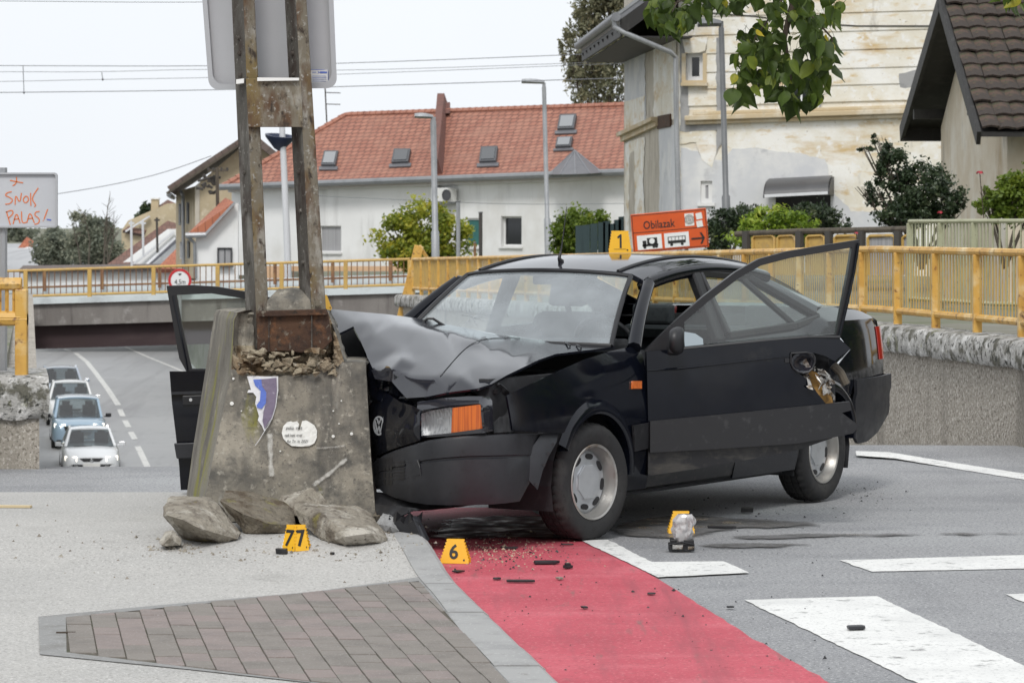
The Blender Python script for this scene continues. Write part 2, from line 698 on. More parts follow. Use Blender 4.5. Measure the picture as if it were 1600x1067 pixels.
M['concrete'] = pm('old_concrete', (.225, .205, .168), [((.34, .31, .255), 3.5, .46, .64, 8, (1, 1, .6)), ((.10, .095, .085), 6, .46, .64, 9), ((.075, .072, .066), 2.4, .48, .66, 9, (1.6, 1.6, .35)), ((.33, .33, .32), 3.0, .60, .74, 8, (2, 2, .3)), ((.20, .19, .04), 5, .62, .74, 6, (1, 1, .3)), ((.40, .375, .32), 22, .58, .72, 6), ((.13, .12, .105), 34, .56, .70, 6), ((.09, .08, .07), 90, .64, .72, 2)], rough=.93, bump=(45, .55, .012))
M['concrete_moss'] = pm('mossy_concrete_face', (.20, .185, .155), [((.11, .10, .085), 5, .42, .64, 9, (1, 1, .25)), ((.30, .275, .23), 9, .56, .70, 8, (1, 1, .4)), ((.21, .20, .03), 2.6, .53, .66, 6, (1.5, 1.5, .3)), ((.10, .09, .08), 60, .60, .70, 4)], rough=.95, bump=(45, .5, .012))
M['concrete_broken'] = pm('broken_concrete', (.36, .31, .225), [((.22, .15, .085), 5, .42, .62), ((.10, .06, .035), 8, .52, .68, 8), ((.05, .04, .03), 14, .58, .7), ((.50, .45, .36), 30, .60, .68, 3)], rough=.95, bump=(35, .9, .03))
M['rock'] = pm('broken_rock', (.30, .27, .22), [((.50, .47, .41), 5, .50, .62, 9), ((.14, .115, .09), 6, .48, .64, 9), ((.23, .20, .05), 6, .62, .74), ((.12, .10, .08), 30, .54, .70, 6)], rough=.95, bump=(24, 1.0, .03))
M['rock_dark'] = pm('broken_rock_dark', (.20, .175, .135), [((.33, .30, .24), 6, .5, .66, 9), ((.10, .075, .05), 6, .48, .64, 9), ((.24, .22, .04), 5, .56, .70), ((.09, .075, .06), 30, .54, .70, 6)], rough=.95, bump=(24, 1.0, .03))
M['wall_pebble'] = pm('exposed_aggregate_wall', (.345, .315, .27), [((.55, .51, .46), 38, .53, .62, 3), ((.15, .13, .105), 42, .54, .63, 3), ((.16, .145, .12), 1.6, .52, .74, 6, (1.5, 1.5, .12))], rough=.95, bump=(60, .7, .012))
M['wall_cap'] = pm('lichen_wall_cap', (.42, .41, .39), [((.68, .67, .65), 10, .50, .58, 8), ((.13, .125, .10), 7, .50, .60, 9), ((.06, .06, .05), 20, .54, .62, 6), ((.18, .19, .08), 4, .6, .72)], rough=.95, bump=(22, 1.0, .04))
M['bridge_conc'] = pm('bridge_concrete', (.23, .215, .20), [((.17, .155, .145), 1.1, .42, .62, 8, (1, 1, .25)), ((.34, .325, .31), 3, .56, .7), ((.08, .07, .068), 2.2, .58, .72, 8, (1.5, 1.5, .15))], rough=.9, bump=(14, .3, .02))
M['bridge_edge'] = pm('pale_bridge_edge', (.58, .63, .64), [((.44, .47, .48), 2, .5, .7)], rough=.8)
M['girder'] = pm('brown_girder', (.040, .022, .024), [((.055, .035, .035), 1.2, .45, .65, 6, (1, 1, 3))], rough=.7)
M['yellow_rail'] = pm('yellow_rail_paint', (.60, .35, .075), [((.50, .27, .055), 4, .48, .66), ((.70, .55, .30), 3.0, .52, .68, 8), ((.20, .08, .03), 16, .58, .68, 8), ((.09, .045, .03), 7, .62, .72, 9)], rough=.5, bump=(60, .12, .003))
M['yellow_old'] = pm('worn_yellow_rail_paint', (.52, .34, .10), [((.36, .21, .07), 5, .50, .66), ((.16, .08, .04), 9, .64, .74), ((.50, .40, .22), 5, .56, .7)], rough=.6)
M['rust_rail'] = pm('rusty_rail', (.20, .10, .05), [((.30, .18, .07), 6, .5, .65), ((.09, .045, .03), 12, .55, .66)], rough=.75)
M['green_rail'] = pm('pale_green_rail_paint', (.38, .385, .26), [((.28, .28, .17), 4, .5, .7), ((.15, .11, .07), 30, .64, .7, 4)], rough=.55)
M['steel_old'] = pm('weathered_steel', (.155, .135, .10), [((.27, .255, .22), 12, .50, .62, 9, (1, 1, .45)), ((.085, .045, .022), 9, .47, .60, 9, (1, 1, .4)), ((.16, .115, .045), 5, .52, .64, 8, (1, 1, .35)), ((.30, .29, .26), 40, .58, .68, 6), ((.035, .024, .016), 24, .56, .66, 6, (1, 1, .6))], rough=.8, bump=(40, .5, .006))
M['steel_dark'] = pm('dark_weathered_steel', (.075, .068, .058), [((.17, .16, .145), 12, .5, .64, 9, (1, 1, .3)), ((.035, .022, .016), 7, .47, .62, 9, (1, 1, .5)), ((.22, .21, .19), 45, .60, .70, 5)], rough=.85, bump=(40, .5, .006))
M['rust'] = pm('heavy_rust', (.075, .038, .021), [((.045, .024, .016), 7, .44, .60, 9), ((.135, .062, .028), 10, .54, .66, 8), ((.34, .27, .19), 9, .62, .70, 8), ((.03, .02, .014), 22, .55, .66, 6), ((.17, .15, .12), 36, .60, .70, 5)], rough=.92, bump=(38, .8, .012))
M['alu'] = pm('sign_back_aluminium', (.43, .435, .455), [((.38, .385, .40), 1.5, .4, .65)], rough=.5, metal=.2)
M['alu_edge'] = pm('sign_lip', (.42, .43, .45), rough=.45, metal=.3)
M['galv'] = pm('galvanised_steel', (.36, .37, .385), [((.28, .29, .30), 5, .45, .65, 6, (1, 1, .3)), ((.45, .46, .47), 20, .58, .7)], rough=.5, metal=.4)
M['galv_dark'] = pm('dark_galvanised_steel', (.19, .195, .20), [((.14, .145, .15), 4, .45, .65, 6, (1, 1, .3))], rough=.5, metal=.4)
M['white_steel'] = pm('white_mast_paint', (.62, .63, .65), [((.5, .51, .53), 3, .5, .7, 6, (1, 1, .2))], rough=.5)
M['car_black'] = pm('black_car_paint', (.004, .005, .009), [((.008, .008, .010), 3, .5, .75), ((.030, .029, .027), 2.6, .60, .80, 9)], rough=.08, spec=.36, rvar=(4, .05, .13))
M['car_hood'] = pm('dusty_sky_sheen_paint', (.014, .015, .021), [((.028, .029, .036), 2.2, .5, .75, 8)], rough=.1, ior=1.75, rvar=(3, .06, .14))  # dusty black, lightened and more reflective to build in a brighter sky sheen
M['plastic'] = pm('dark_grey_bumper_plastic', (.016, .017, .021), [((.026, .027, .032), 5, .5, .7, 8), ((.012, .012, .015), 40, .55, .68), ((.06, .058, .055), 3.2, .66, .80, 9, (1, 1, 3))], rough=.45, rvar=(6, .34, .55), bump=(220, .08, .001))
M['plastic_black'] = pm('black_plastic', (.012, .012, .014), [((.03, .03, .032), 20, .58, .7)], rough=.45)
M['dirty_sill'] = pm('dirty_sill_paint', (.008, .008, .010), [((.085, .078, .065), 3.5, .50, .76, 9, (1, 1, 3)), ((.04, .037, .033), 22, .54, .7, 5)], rough=.4)
M['rubber_trim'] = pm('black_rubber_trim', (.014, .014, .016), rough=.42)
M['interior'] = pm('dark_cabin_trim', (.022, .023, .026), [((.035, .036, .04), 20, .5, .7)], rough=.85)
M['seat'] = pm('grey_seat_fabric', (.055, .058, .066), [((.04, .042, .05), 30, .5, .65)], rough=.95)
M['tyre'] = pm('tyre_rubber', (.018, .018, .019), [((.035, .034, .032), 6, .48, .7), ((.012, .012, .012), 40, .55, .65)], rough=.78, bump=(60, .2, .003))
M['rim'] = pm('steel_rim', (.42, .41, .39), [((.22, .17, .13), 7, .54, .72), ((.55, .55, .54), 5, .6, .7)], rough=.38, metal=.75)
M['hubcap'] = pm('silver_hub_cap', (.50, .52, .54), [((.42, .44, .46), 6, .5, .7), ((.25, .24, .22), 18, .66, .74)], rough=.35, metal=.55)
M['chrome'] = pm('chrome', (.75, .76, .78), rough=.15, metal=1.0)
M['bright_metal'] = pm('torn_bare_metal', (.45, .44, .42), [((.2, .15, .10), 18, .5, .62), ((.05, .04, .035), 26, .56, .66)], rough=.4, metal=.7, bump=(40, .6, .01))
M['hl_glass'] = glass('headlight_glass', (.95, .96, .97), 1.0, .03, .10, (.75, .77, .78))
M['reflector'] = pm('headlight_reflector', (.85, .86, .87), [((.45, .46, .48), 16, .48, .62, 3, (6, 6, .3))], rough=.4, metal=.55)
M['amber'] = pm('amber_lens', (.62, .14, .012), [((.45, .085, .008), 30, .45, .6, 2, (4, 4, .1))], rough=.12, coat=.6)
M['tail'] = pm('tail_lamp_red', (.32, .018, .012), rough=.15, coat=.6)
M['windscreen'] = glass('windscreen_glass', (.78, .87, .88), 1.5, .03, .30, (.64, .70, .74))  # pale blue film: part dust, part painted sky reflection
M['car_glass'] = glass('car_side_glass', (.74, .82, .78), 1.25, .02, .03)
M['mirror'] = pm('mirror_reflection', (.42, .47, .49), rough=.06, metal=1.0)
M['marker'] = pm('yellow_marker_plastic', (.78, .42, .012), [((.70, .36, .01), 9, .5, .7)], rough=.4)
M['ink'] = pm('black_print', (.012, .012, .012), rough=.5)
M['white_plastic'] = pm('white_plastic', (.72, .72, .70), rough=.45)
M['orange_sign'] = pm('orange_sign_face', (.62, .090, .012), [((.56, .078, .01), 3, .45, .65)], rough=.45)
M['sign_white'] = pm('sign_white', (.74, .75, .75), [((.66, .67, .67), 4, .5, .7)], rough=.45)
M['sign_red'] = pm('sign_red', (.50, .03, .035), rough=.4)
M['sign_grey'] = pm('grey_sign_back', (.50, .51, .54), [((.46, .47, .5), 2, .4, .65)], rough=.5)
M['spray'] = pm('orange_spray_paint', (.68, .17, .04), rough=.6)
M['sticker'] = pm('white_sticker', (.72, .72, .69), [((.58, .58, .55), 30, .55, .7)], rough=.7)
M['paper_blue'] = pm('blue_poster_paper', (.10, .16, .50), [((.55, .56, .62), 22, .56, .64, 4, (1, 1, .4))], rough=.8)
M['paper_violet'] = pm('faded_violet_poster', (.17, .14, .20), [((.11, .09, .14), 20, .5, .65), ((.3, .27, .33), 40, .6, .7)], rough=.8)
M['paper_white'] = pm('torn_poster_white', (.66, .66, .68), [((.5, .5, .53), 30, .52, .66)], rough=.85)
M['chalk'] = worn(pm('worn_white_paint', (.62, .61, .57), [((.44, .42, .38), 24, .5, .62)], rough=.9), 16, .50, 1.0, 'edge')
M['white_wall'] = pm('white_render', (.80, .805, .80), [((.74, .745, .74), .5, .42, .62), ((.50, .50, .49), 1.2, .56, .80, 8, (1, 1, .15)), ((.62, .61, .58), .35, .52, .72, 8)], rough=.9)
M['cream_wall'] = pm('beige_plaster', (.48, .40, .27), [((.41, .34, .23), .9, .42, .6), ((.60, .52, .39), 1.8, .54, .68), ((.30, .26, .19), 3, .60, .74, 8, (1, 1, .3)), ((.72, .68, .60), 9, .66, .72)], rough=.92)
M['old_wall'] = pm('peeling_limewash', (.70, .66, .56), [((.80, .79, .75), .9, .44, .58, 8), ((.56, .41, .21), 1.3, .53, .68, 9, (.45, .45, 1.7)), ((.60, .46, .26), 4, .57, .70, 9, (.6, .6, 1.4)), ((.78, .77, .74), 6, .56, .66, 9), ((.40, .37, .32), 1.8, .60, .72, 9, (1, 1, .35)), ((.30, .25, .18), 14, .64, .72, 8)], rough=.93, bump=(9, .35, .02))
M['grey_render'] = pm('grey_render_patch', (.56, .57, .585), [((.66, .66, .65), 1.0, .46, .60, 8), ((.46, .465, .475), 2.2, .55, .70)], rough=.93, bump=(12, .2, .01))
M['bare_plaster'] = pm('bare_old_plaster', (.50, .46, .39), [((.37, .33, .27), 2.5, .48, .64, 8, (1, 1, .4)), ((.55, .52, .46), 3, .56, .68)], rough=.95, bump=(14, .5, .03))
M['cement'] = pm('grey_cement', (.33, .33, .33), [((.24, .24, .24), 3, .5, .66)], rough=.95, bump=(20, .4, .02))
M['cornice'] = pm('ochre_cornice', (.52, .42, .27), [((.62, .56, .45), 2, .48, .62), ((.36, .30, .20), 4, .58, .72)], rough=.92, bump=(20, .3, .01))
M['barn_wall'] = pm('weathered_barn_plaster', (.56, .49, .385), [((.66, .62, .54), 1.0, .45, .62, 8), ((.40, .31, .20), 1.4, .55, .72, 8, (1, 1, .5)), ((.30, .28, .25), 3, .6, .75, 8, (1, 1, .35))], rough=.95, bump=(14, .35, .02))
M['barn_side'] = pm('ochre_barn_side', (.33, .27, .17), [((.22, .18, .11), 2, .5, .68)], rough=.95)
M['dark_wood'] = pm('black_stained_wood', (.012, .011, .010), [((.035, .033, .03), 5, .5, .68, 6, (1, 1, .2))], rough=.6)
M['barn_tile'] = pm('mossy_dark_roof_tile', (.040, .030, .024), [((.080, .050, .036), 3, .46, .62), ((.13, .065, .04), 5, .60, .72), ((.05, .06, .025), 4, .56, .70), ((.02, .018, .016), 14, .5, .64)], rough=.85, bump=(30, .5, .01))
M['red_tile'] = tilemat('red_roof_tiles', (.38, .17, .115), (.30, .12, .08), (.14, .06, .045), .30, .27, mortar=.03, stain=(.33, .17, .12), bstr=.8)
M['brown_tile'] = tilemat('brown_roof_tiles', (.20, .11, .085), (.15, .085, .07), (.07, .045, .04), .25, .35, stain=(.12, .09, .075))
M['orange_tile'] = tilemat('orange_roof_tiles', (.42, .15, .08), (.34, .11, .06), (.2, .07, .045), .25, .33, stain=(.30, .12, .07))
M['dark_tile'] = tilemat('weathered_dark_tiles', (.14, .10, .085), (.10, .075, .065), (.05, .04, .035), .25, .3, stain=(.17, .15, .13))
M['slate'] = tilemat('grey_slate', (.075, .077, .088), (.065, .067, .078), (.045, .046, .052), .5, .5, stain=(.085, .086, .095))
M['ridge_tile'] = pm('ridge_tile', (.36, .165, .115), [((.24, .10, .07), 3, .5, .7)], rough=.8)
M['zinc'] = pm('zinc_sheet', (.22, .225, .24), [((.17, .175, .19), 1.5, .45, .65)], rough=.5, metal=.4)
M['gutter'] = pm('gutter_metal', (.26, .27, .28), [((.2, .21, .22), 3, .5, .7)], rough=.5, metal=.3)
M['lead'] = pm('dark_lead_sheet', (.12, .12, .13), [((.09, .09, .1), 2, .5, .7)], rough=.5)
M['chimney'] = pm('brown_party_wall', (.16, .075, .06), [((.11, .06, .05), 3, .5, .7)], rough=.85)
M['win_frame'] = pm('white_window_frame', (.70, .70, .69), rough=.5)
M['win_dark'] = pm('dark_window_glass', (.012, .014, .017), rough=.05, spec=.6)
M['win_sky'] = pm('roof_window_glass', (.05, .055, .06), rough=.04, coat=1.0, spec=1.0)
M['win_frame_dark'] = pm('dark_window_frame', (.06, .062, .068), rough=.5)
M['curtain'] = pm('grey_curtain', (.36, .36, .37), [((.28, .28, .29), 6, .45, .6, 2, (5, 5, .05))], rough=.9)
M['shutter_green'] = pm('teal_shutter', (.03, .14, .13), [((.025, .11, .105), 6, .5, .6, 2, (1, 1, 6))], rough=.6)
M['ac'] = pm('ac_casing', (.66, .66, .64), rough=.5)
M['board_green'] = pm('dark_green_boards', (.035, .062, .066), [((.028, .05, .054), 4, .45, .65, 6, (1, 1, .15))], rough=.7)
M['awning'] = pm('dark_awning_sheet', (.075, .075, .078), [((.10, .10, .105), 2, .5, .7)], rough=.35)
M['leaf_big'] = pm('broad_leaf', (.05, .09, .02), attr=('tone', [(.020, .036, .006), (.055, .090, .012), (.15, .19, .022), (.46, .36, .03)]), rough=.5, spec=.3, layers=())
M['leaf_birch'] = pm('birch_leaf', (.1, .1, .05), attr=('tone', [(.13, .14, .085), (.21, .215, .13), (.30, .29, .18), (.38, .32, .18)]), rough=.6)
M['leaf_yellow'] = pm('yellowing_leaf', (.2, .2, .03), attr=('tone', [(.085, .13, .018), (.24, .29, .03), (.42, .42, .045), (.58, .42, .04)]), rough=.55)
M['leaf_hedge'] = pm('hedge_leaf', (.06, .1, .02), attr=('tone', [(.05, .09, .012), (.11, .17, .02), (.19, .26, .03), (.28, .31, .045)]), rough=.55)
M['leaf_bright'] = pm('bright_leaf', (.16, .24, .04), attr=('tone', [(.06, .11, .012), (.18, .28, .025), (.33, .45, .05), (.52, .54, .10)]), rough=.5)
M['leaf_dark'] = pm('dark_leaf', (.03, .05, .02), attr=('tone', [(.014, .026, .012), (.03, .052, .022), (.055, .082, .036), (.12, .14, .07)]), rough=.45)
M['leaf_far'] = pm('hazed_far_leaf', (.08, .1, .06), attr=('tone', [(.16, .18, .15), (.21, .235, .18), (.28, .295, .22), (.34, .33, .24)]), rough=.8)  # tones paled and greyed to stand in for distant haze
M['bark'] = pm('bark', (.10, .085, .065), [((.06, .05, .04), 12, .45, .65, 6, (1, 1, .2))], rough=.95)
M['twig'] = pm('twig', (.055, .04, .028), rough=.9)
M['rose'] = pm('red_rose_petal', (.35, .012, .03), rough=.6)
M['wire'] = pm('overhead_wire', (.16, .165, .18), rough=.6)
M['navy'] = pm('navy_fitting', (.018, .028, .065), rough=.45)
M['pole_dark'] = pm('dark_pole', (.06, .055, .05), rough=.8)


def leafy(m, k):
    """light passing through thin leaves"""
    nt = m.node_tree
    N, L = nt.nodes, nt.links
    b = N['Principled BSDF']
    t = N.new('ShaderNodeBsdfTranslucent')
    L.new(b.inputs['Base Color'].links[0].from_socket, t.inputs['Color'])
    a = N.new('ShaderNodeMixShader')
    a.inputs[0].default_value = k
    L.new(b.outputs[0], a.inputs[1])
    L.new(t.outputs[0], a.inputs[2])
    L.new(a.outputs[0], N['Material Output'].inputs[0])


for k_ in ('leaf_birch', 'leaf_yellow', 'leaf_hedge', 'leaf_bright', 'leaf_far'): leafy(M[k_], .42)
leafy(M['leaf_big'], .3)
leafy(M['leaf_dark'], .25)

# ------------------------------------------------------------------ the lie of the land
def sm(a, b, x):
    t = min(1, max(0, (x - a) / (b - a)))
    return t * t * (3 - 2 * t)


def hs(x, y):                                     # pavement level: dropped kerb at the crossing
    return .03 + .09 * sm(13.7, 15.2, y)


def sg(px, py, dz=0.0):                           # a point of the pavement seen at a photo pixel
    z = .06
    for _ in range(8):
        p = gnd(px, py, z)
        z = hs(p.x, p.y)
    return V((p.x, p.y, z + dz))


def xc(Y): return 1.05 - .167 * (Y - 21)          # centre line of the underpass road
def xL(Y): return -3.05 - .154 * (Y - 20.5) if Y < 95 else xc(Y) - 4.2
def xR(Y): return 3.72 - .17 * (Y - 22.8) if Y < 58 else xc(Y) + 2.9 + 1.6 * sm(62, 75, Y)


ZR = [(20.5, 0), (23, -.02), (26.3, -.245), (32, -1.1), (45, -3.0), (58, -4.6), (75, -5.65), (88, -6.05), (95, -6.1), (102, -5.72), (109, -5.4), (116, -5.16), (150, -4.2), (220, -.5), (250, .18), (260, .2)]
ZL = [(20.5, 0), (21.5, -.06), (23, -.24), (26.3, -.72), (32, -1.5), (45, -3.1)] + ZR[5:]


def zr(x, Y):
    t = (x - xL(Y)) / max(.1, xR(Y) - xL(Y))
    return interp(Y, ZL) + (interp(Y, ZR) - interp(Y, ZL)) * sm(.1, .9, t)


def hitroad(px, py, dz=.004):
    Y = 60.0
    while Y < 255:
        p = at(px, py, Y)
        if p.z <= zr(p.x, Y): break
        Y += .25
    return V((p.x, p.y, zr(p.x, Y) + dz))


# road: the crossing in front, then the ramp down into the underpass
mb = MB()
xs = [-60, -30, -15, -8, -4, -2, 0, 2, 4, 8, 15, 30, 60]
mb.grid([[V((x, y, 0)) for x in xs] for y in (2, 6, 10, 14, 17, 20.5)])
mb.out('road', M['asphalt'], kind='structure', smooth=40)
mb = MB()
Ys = [20.5, 21, 21.5, 22, 23, 24, 25, 26.3, 28, 30, 32, 36, 40, 45, 50, 58, 65, 75, 82, 88, 95, 102, 109, 116, 130, 150, 180, 220, 250, 262]
mb.grid([[V((xL(y) + (xR(y) - xL(y)) * t / 8, y, zr(xL(y) + (xR(y) - xL(y)) * t / 8, y))) for t in range(9)] for y in Ys])
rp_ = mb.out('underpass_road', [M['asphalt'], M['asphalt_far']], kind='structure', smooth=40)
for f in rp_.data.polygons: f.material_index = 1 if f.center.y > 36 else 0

# upper ground on both sides of the cut
def zt(side, Y):
    if side < 0: return interp(Y, [(20, .52), (40, .35), (60, .2)])
    return interp(Y, [(27, .74), (40, .58), (57, .3), (70, .22)])


YT = [20.5, 22, 24, 27, 30, 35, 40, 45, 50, 57, 62, 70, 80, 95, 116, 150, 200, 250, 262]
mb = MB()
mb.grid([[V((x if x > -900 else -900, y, zt(-1, y))) for x in (-900, -200, -60, xL(y) - .30)] + [V((xL(y) - .12, y, zr(xL(y), y) - .6))] for y in YT])
mb.grid([[V((x, y, zt(1, y))) for x in (xR(y) + .30, 40, 200, 900)] for y in [14.0, 18] + YT])
mb.grid([[V((xR(y) + .12, y, zr(xR(y), y) - .6)), V((xR(y) + .30, y, zt(1, y)))] for y in YT if y >= 57])
mb.grid([[V((x, y, .2)) for x in (-900, -40, 40, 900)] for y in (262, 500, 1200, 3500)])
mb.out('terrain', M['terrain'], kind='structure')

# pavement sheet
mb = MB()
far = 17.3
xk = lambda Y: -.287 - .136 * (Y - 14.07)
ys = [3, 6, 9, 11, 12, 13, 13.7, 13.95, 14.2, 14.45, 14.7, 14.95, 15.2, 16, 16.8, far]
mb.grid([[V((x, y, hs(x, y))) for x in (-40, -12, -6, -4, -3, -2, -1.4, -1, xk(y) - .15)] for y in ys])
mb.grid([[V((x, far + d, z)) for x in (-40, -12, -6, -3, -1, xk(far) - .15)] for d, z in ((0, .12), (.015, .11), (.02, -.02))])
mb.out('pavement', M['sidewalk'], kind='structure', smooth=30)

# kerb stones along the edge of the red lane
kr = props(bpy.data.objects.new('kerb', None), kind='structure')
COL.objects.link(kr)
WM[kr.name] = Matrix.Identity(4)
y = 17.6
i = 0
while y > 7:
    y2 = y - (1.0 if y > 12.6 else .55)
    mb = MB()
    rows = []
    for k in range(7):
        t = y + (y2 - y) * (.006 + k / 6 * .988)
        z = hs(0, t) + .006 + .003 * math.sin(i * 2.3)
        xo, wd = xk(t), .155 + .03 * sm(13.5, 11.8, t)
        j = .004 * nz((t * 9, i, 0))
        rows.append([V((xo - wd, t, z - .15)), V((xo - wd, t, z - .002)), V((xo - wd + .012, t, z)), V((xo - .03 + j, t, z)), V((xo - .006 + j, t, z - .016)), V((xo, t, -.08))])
    mb.grid(rows)
    mb.f.append(tuple(range(6)))
    mb.f.append(tuple(36 + q for q in range(5, -1, -1)))
    mb.out('kerb_stone', M['kerb'], kr, smooth=30)
    y = y2
    i += 1

# patch of small pavers with its concrete edging
pav = props(bpy.data.objects.new('paved_patch', None), kind='structure')
COL.objects.link(pav)
WM[pav.name] = Matrix.Identity(4)
outer_px = [(60, 964), (250, 946), (490, 925), (664, 916), (690, 955), (738, 1026), (790, 1100), (820, 1160), (700, 1110), (489, 1068), (300, 1047), (62, 1023)]
inner_px = [(103, 966), (252, 952), (492, 931), (659, 922), (682, 957), (728, 1026), (776, 1100), (800, 1150), (690, 1098), (486, 1057), (300, 1037), (104, 1020)]
w2 = lambda L: [(sg(*p).x, sg(*p).y) for p in L]
kin = lambda y, d: (xk(y) - .157 - .03 * sm(13.5, 11.8, y) - d, y)
outer = w2(outer_px[:3]) + [kin(y, 0) for y in (13.86, 13.2, 12.6, 12, 11.4, 10.8, 10)] + w2(outer_px[9:])
inner = w2(inner_px[:3]) + [kin(y, .012) for y in (13.72, 13.0, 12, 11, 10.1)] + w2(inner_px[9:])
def chull(pts):
    pts = sorted(pts)
    def half(ps):
        h = []
        for p in ps:
            while len(h) > 1 and (h[-1][0] - h[-2][0]) * (p[1] - h[-2][1]) - (h[-1][1] - h[-2][1]) * (p[0] - h[-2][0]) <= 0: h.pop()
            h.append(p)
        return h[:-1]
    return half(pts) + half(pts[::-1])


hull = chull(inner)
panel(hull, lambda a, b: V((a, b, hs(a, b) + .0015)), .2).out('joint_bed', M['joint'], pav)
e = panel(outer, lambda a, b: V((a, b, hs(a, b) + .0035)), .08, holes=[hull])
e.out('edging', M['edging'], pav)


def clip(poly, cp):
    """cut a convex piece to the inside of a polygon whose edges it crosses (convex cut, edge by edge near the piece)"""
    n = len(cp)
    area = sum(cp[i][0] * cp[(i + 1) % n][1] - cp[(i + 1) % n][0] * cp[i][1] for i in range(n))
    sg_ = 1 if area > 0 else -1
    out = poly
    for i in range(n):
        a, b = cp[i], cp[(i + 1) % n]
        f = lambda p: sg_ * ((b[0] - a[0]) * (p[1] - a[1]) - (b[1] - a[1]) * (p[0] - a[0]))
        res = []
        for k in range(len(out)):
            p, q = out[k], out[(k + 1) % len(out)]
            fp, fq = f(p), f(q)
            if fp >= 0: res.append(p)
            if (fp > 0) != (fq > 0) and abs(fp - fq) > 1e-12:
                t = fp / (fp - fq)
                res.append((p[0] + (q[0] - p[0]) * t, p[1] + (q[1] - p[1]) * t))
        out = res
        if len(out) < 3: return []
    return out


e1 = V((.158, -1, 0)).normalized()
e2 = V((1, -.05, 0)).normalized()
o = V((sg(103, 966).x - .3, sg(103, 966).y + .6, 0))
mats = [M['brick_a'], M['brick_b']]
for ci in range(0, 26):
    for ri in range(-8, 20):
        a0 = ci * .102
        b0 = (ri + (.5 if ci % 2 else 0)) * .205
        g = .0022
        q = [o + e2 * (a0 + g) + e1 * (b0 + g), o + e2 * (a0 + .102 - g) + e1 * (b0 + g), o + e2 * (a0 + .102 - g) + e1 * (b0 + .205 - g), o + e2 * (a0 + g) + e1 * (b0 + .205 - g)]
        c = clip([(p.x, p.y) for p in q], hull)
        if len(c) < 3: continue
        ar = abs(sum(c[i][0] * c[(i + 1) % len(c)][1] - c[(i + 1) % len(c)][0] * c[i][1] for i in range(len(c)))) / 2
        if ar < .0035: continue
        dz = RND.uniform(-.0015, .002)
        tx, ty = RND.uniform(-.01, .01), RND.uniform(-.01, .01)
        cx, cy = c[0]
        mb = MB()
        top = [V((x, y, hs(x, y) + .0065 + dz + (x - cx) * tx + (y - cy) * ty)) for x, y in c]
        mb.prism([p - V((0, 0, .009)) for p in top], (0, 0, .009))
        mb.out('brick', mats[RND.random() < .55], pav, bevel=.002)


def marking(name, pxs, mat, z=.004, step=.35):
    o2 = [(gnd(*p).x, gnd(*p).y) for p in pxs]
    o2 = [(x + .009 * nz((x * 9, y * 9, z)) + .006 * nz((x * 31, y * 31, 2)), y + .012 * nz((x * 9, y * 9, 5)) + .007 * nz((x * 31, y * 31, 7))) for x, y in densify(o2, .05)]
    return panel(o2, lambda a, b: V((a, b, z)), step).out(name, mat, kind='structure')


lane = [(gnd(*p).x, gnd(*p).y) for p in [(822, 793), (905, 843), (1020, 900), (1100, 950), (1180, 1000), (1290, 1064), (1650, 1270)]]
kl = [(xk(y) - .002, y) for y in (7.2, 9, 10.5, 11.5, 12.5, 13.5, 14.5, 15.5, 16.5, 17.6)]
wob = [(x + .012 * nz((x * 7, y * 7, 0)), y) for x, y in densify(lane, .12, False)]
panel(wob + [(kl[0][0] + .06, 7.2)] + [(x + (.05 * (nz((x * 5, y * 2.2, 4)) + .3) if y < 12 else 0), y) for x, y in kl], lambda a, b: V((a, b, .004)), .3).out('red_lane_surface', M['red_paint'], kind='structure')
marking('road_marking', [(908, 846), (950, 845), (1018, 880), (1130, 879), (1172, 897), (1028, 904)], M['white_paint'], .008)
marking('road_marking', [(1163, 938), (1370, 932), (1605, 1043), (1980, 1220), (1720, 1210), (1447, 1075)], M['white_paint'])
marking('road_marking', [(1313, 876), (1700, 865), (1700, 887), (1362, 894)], M['white_paint'])
marking('road_marking', [(1570, 929), (1750, 923), (1800, 960), (1650, 962)], M['white_paint'])
marking('road_marking', [(1337, 705), (1390, 707), (1500, 725), (1700, 756), (1700, 766), (1500, 734), (1400, 717), (1338, 712)], M['white_paint'])


def spill(pxs, z, mat, seed, j=5.0):
    q = []
    for x, y in densify(pxs, 14):
        q.append((x + 2.2 * j * nz((x * .02, y * .09, seed)) + j * nz((x * .09, y * .3, seed)), y + .45 * j * nz((x * .03, y * .1, seed + 4)) + .3 * j * nz((x * .12, y * .3, seed + 7))))
    o2 = [(gnd(*p).x, gnd(*p).y) for p in q]
    o = panel(o2, lambda a, b: V((a, b, z)), .06).out('fluid_spill', mat, kind='stuff')
    bd = np.array(densify(o2, .02))
    a_ = o.data.attributes.new('edge', 'FLOAT', 'POINT')
    a_.data.foreach_set('value', [min(1.0, float(np.sqrt(((bd - np.array(v.co[:2])) ** 2).sum(1).min())) / .13) for v in o.data.vertices])
    return o


spill([(940, 826), (985, 812), (1040, 806), (1120, 808), (1190, 812), (1270, 816), (1290, 823), (1220, 828), (1150, 828), (1120, 836), (1060, 846), (1000, 842), (950, 838)], .0075, M['spill'], 1)
spill([(1120, 838), (1250, 834), (1420, 833), (1640, 832), (1640, 836), (1420, 839), (1280, 842), (1150, 846)], .0065, M['spill'], 2)
spill([(1060, 852), (1160, 848), (1290, 850), (1240, 856), (1120, 860)], .0065, M['spill'], 3)
spill([(664, 838), (690, 815), (760, 806), (880, 806), (960, 815), (940, 832), (900, 842), (850, 846), (780, 842), (720, 846), (690, 850)], .0085, M['spill_red'], 4)

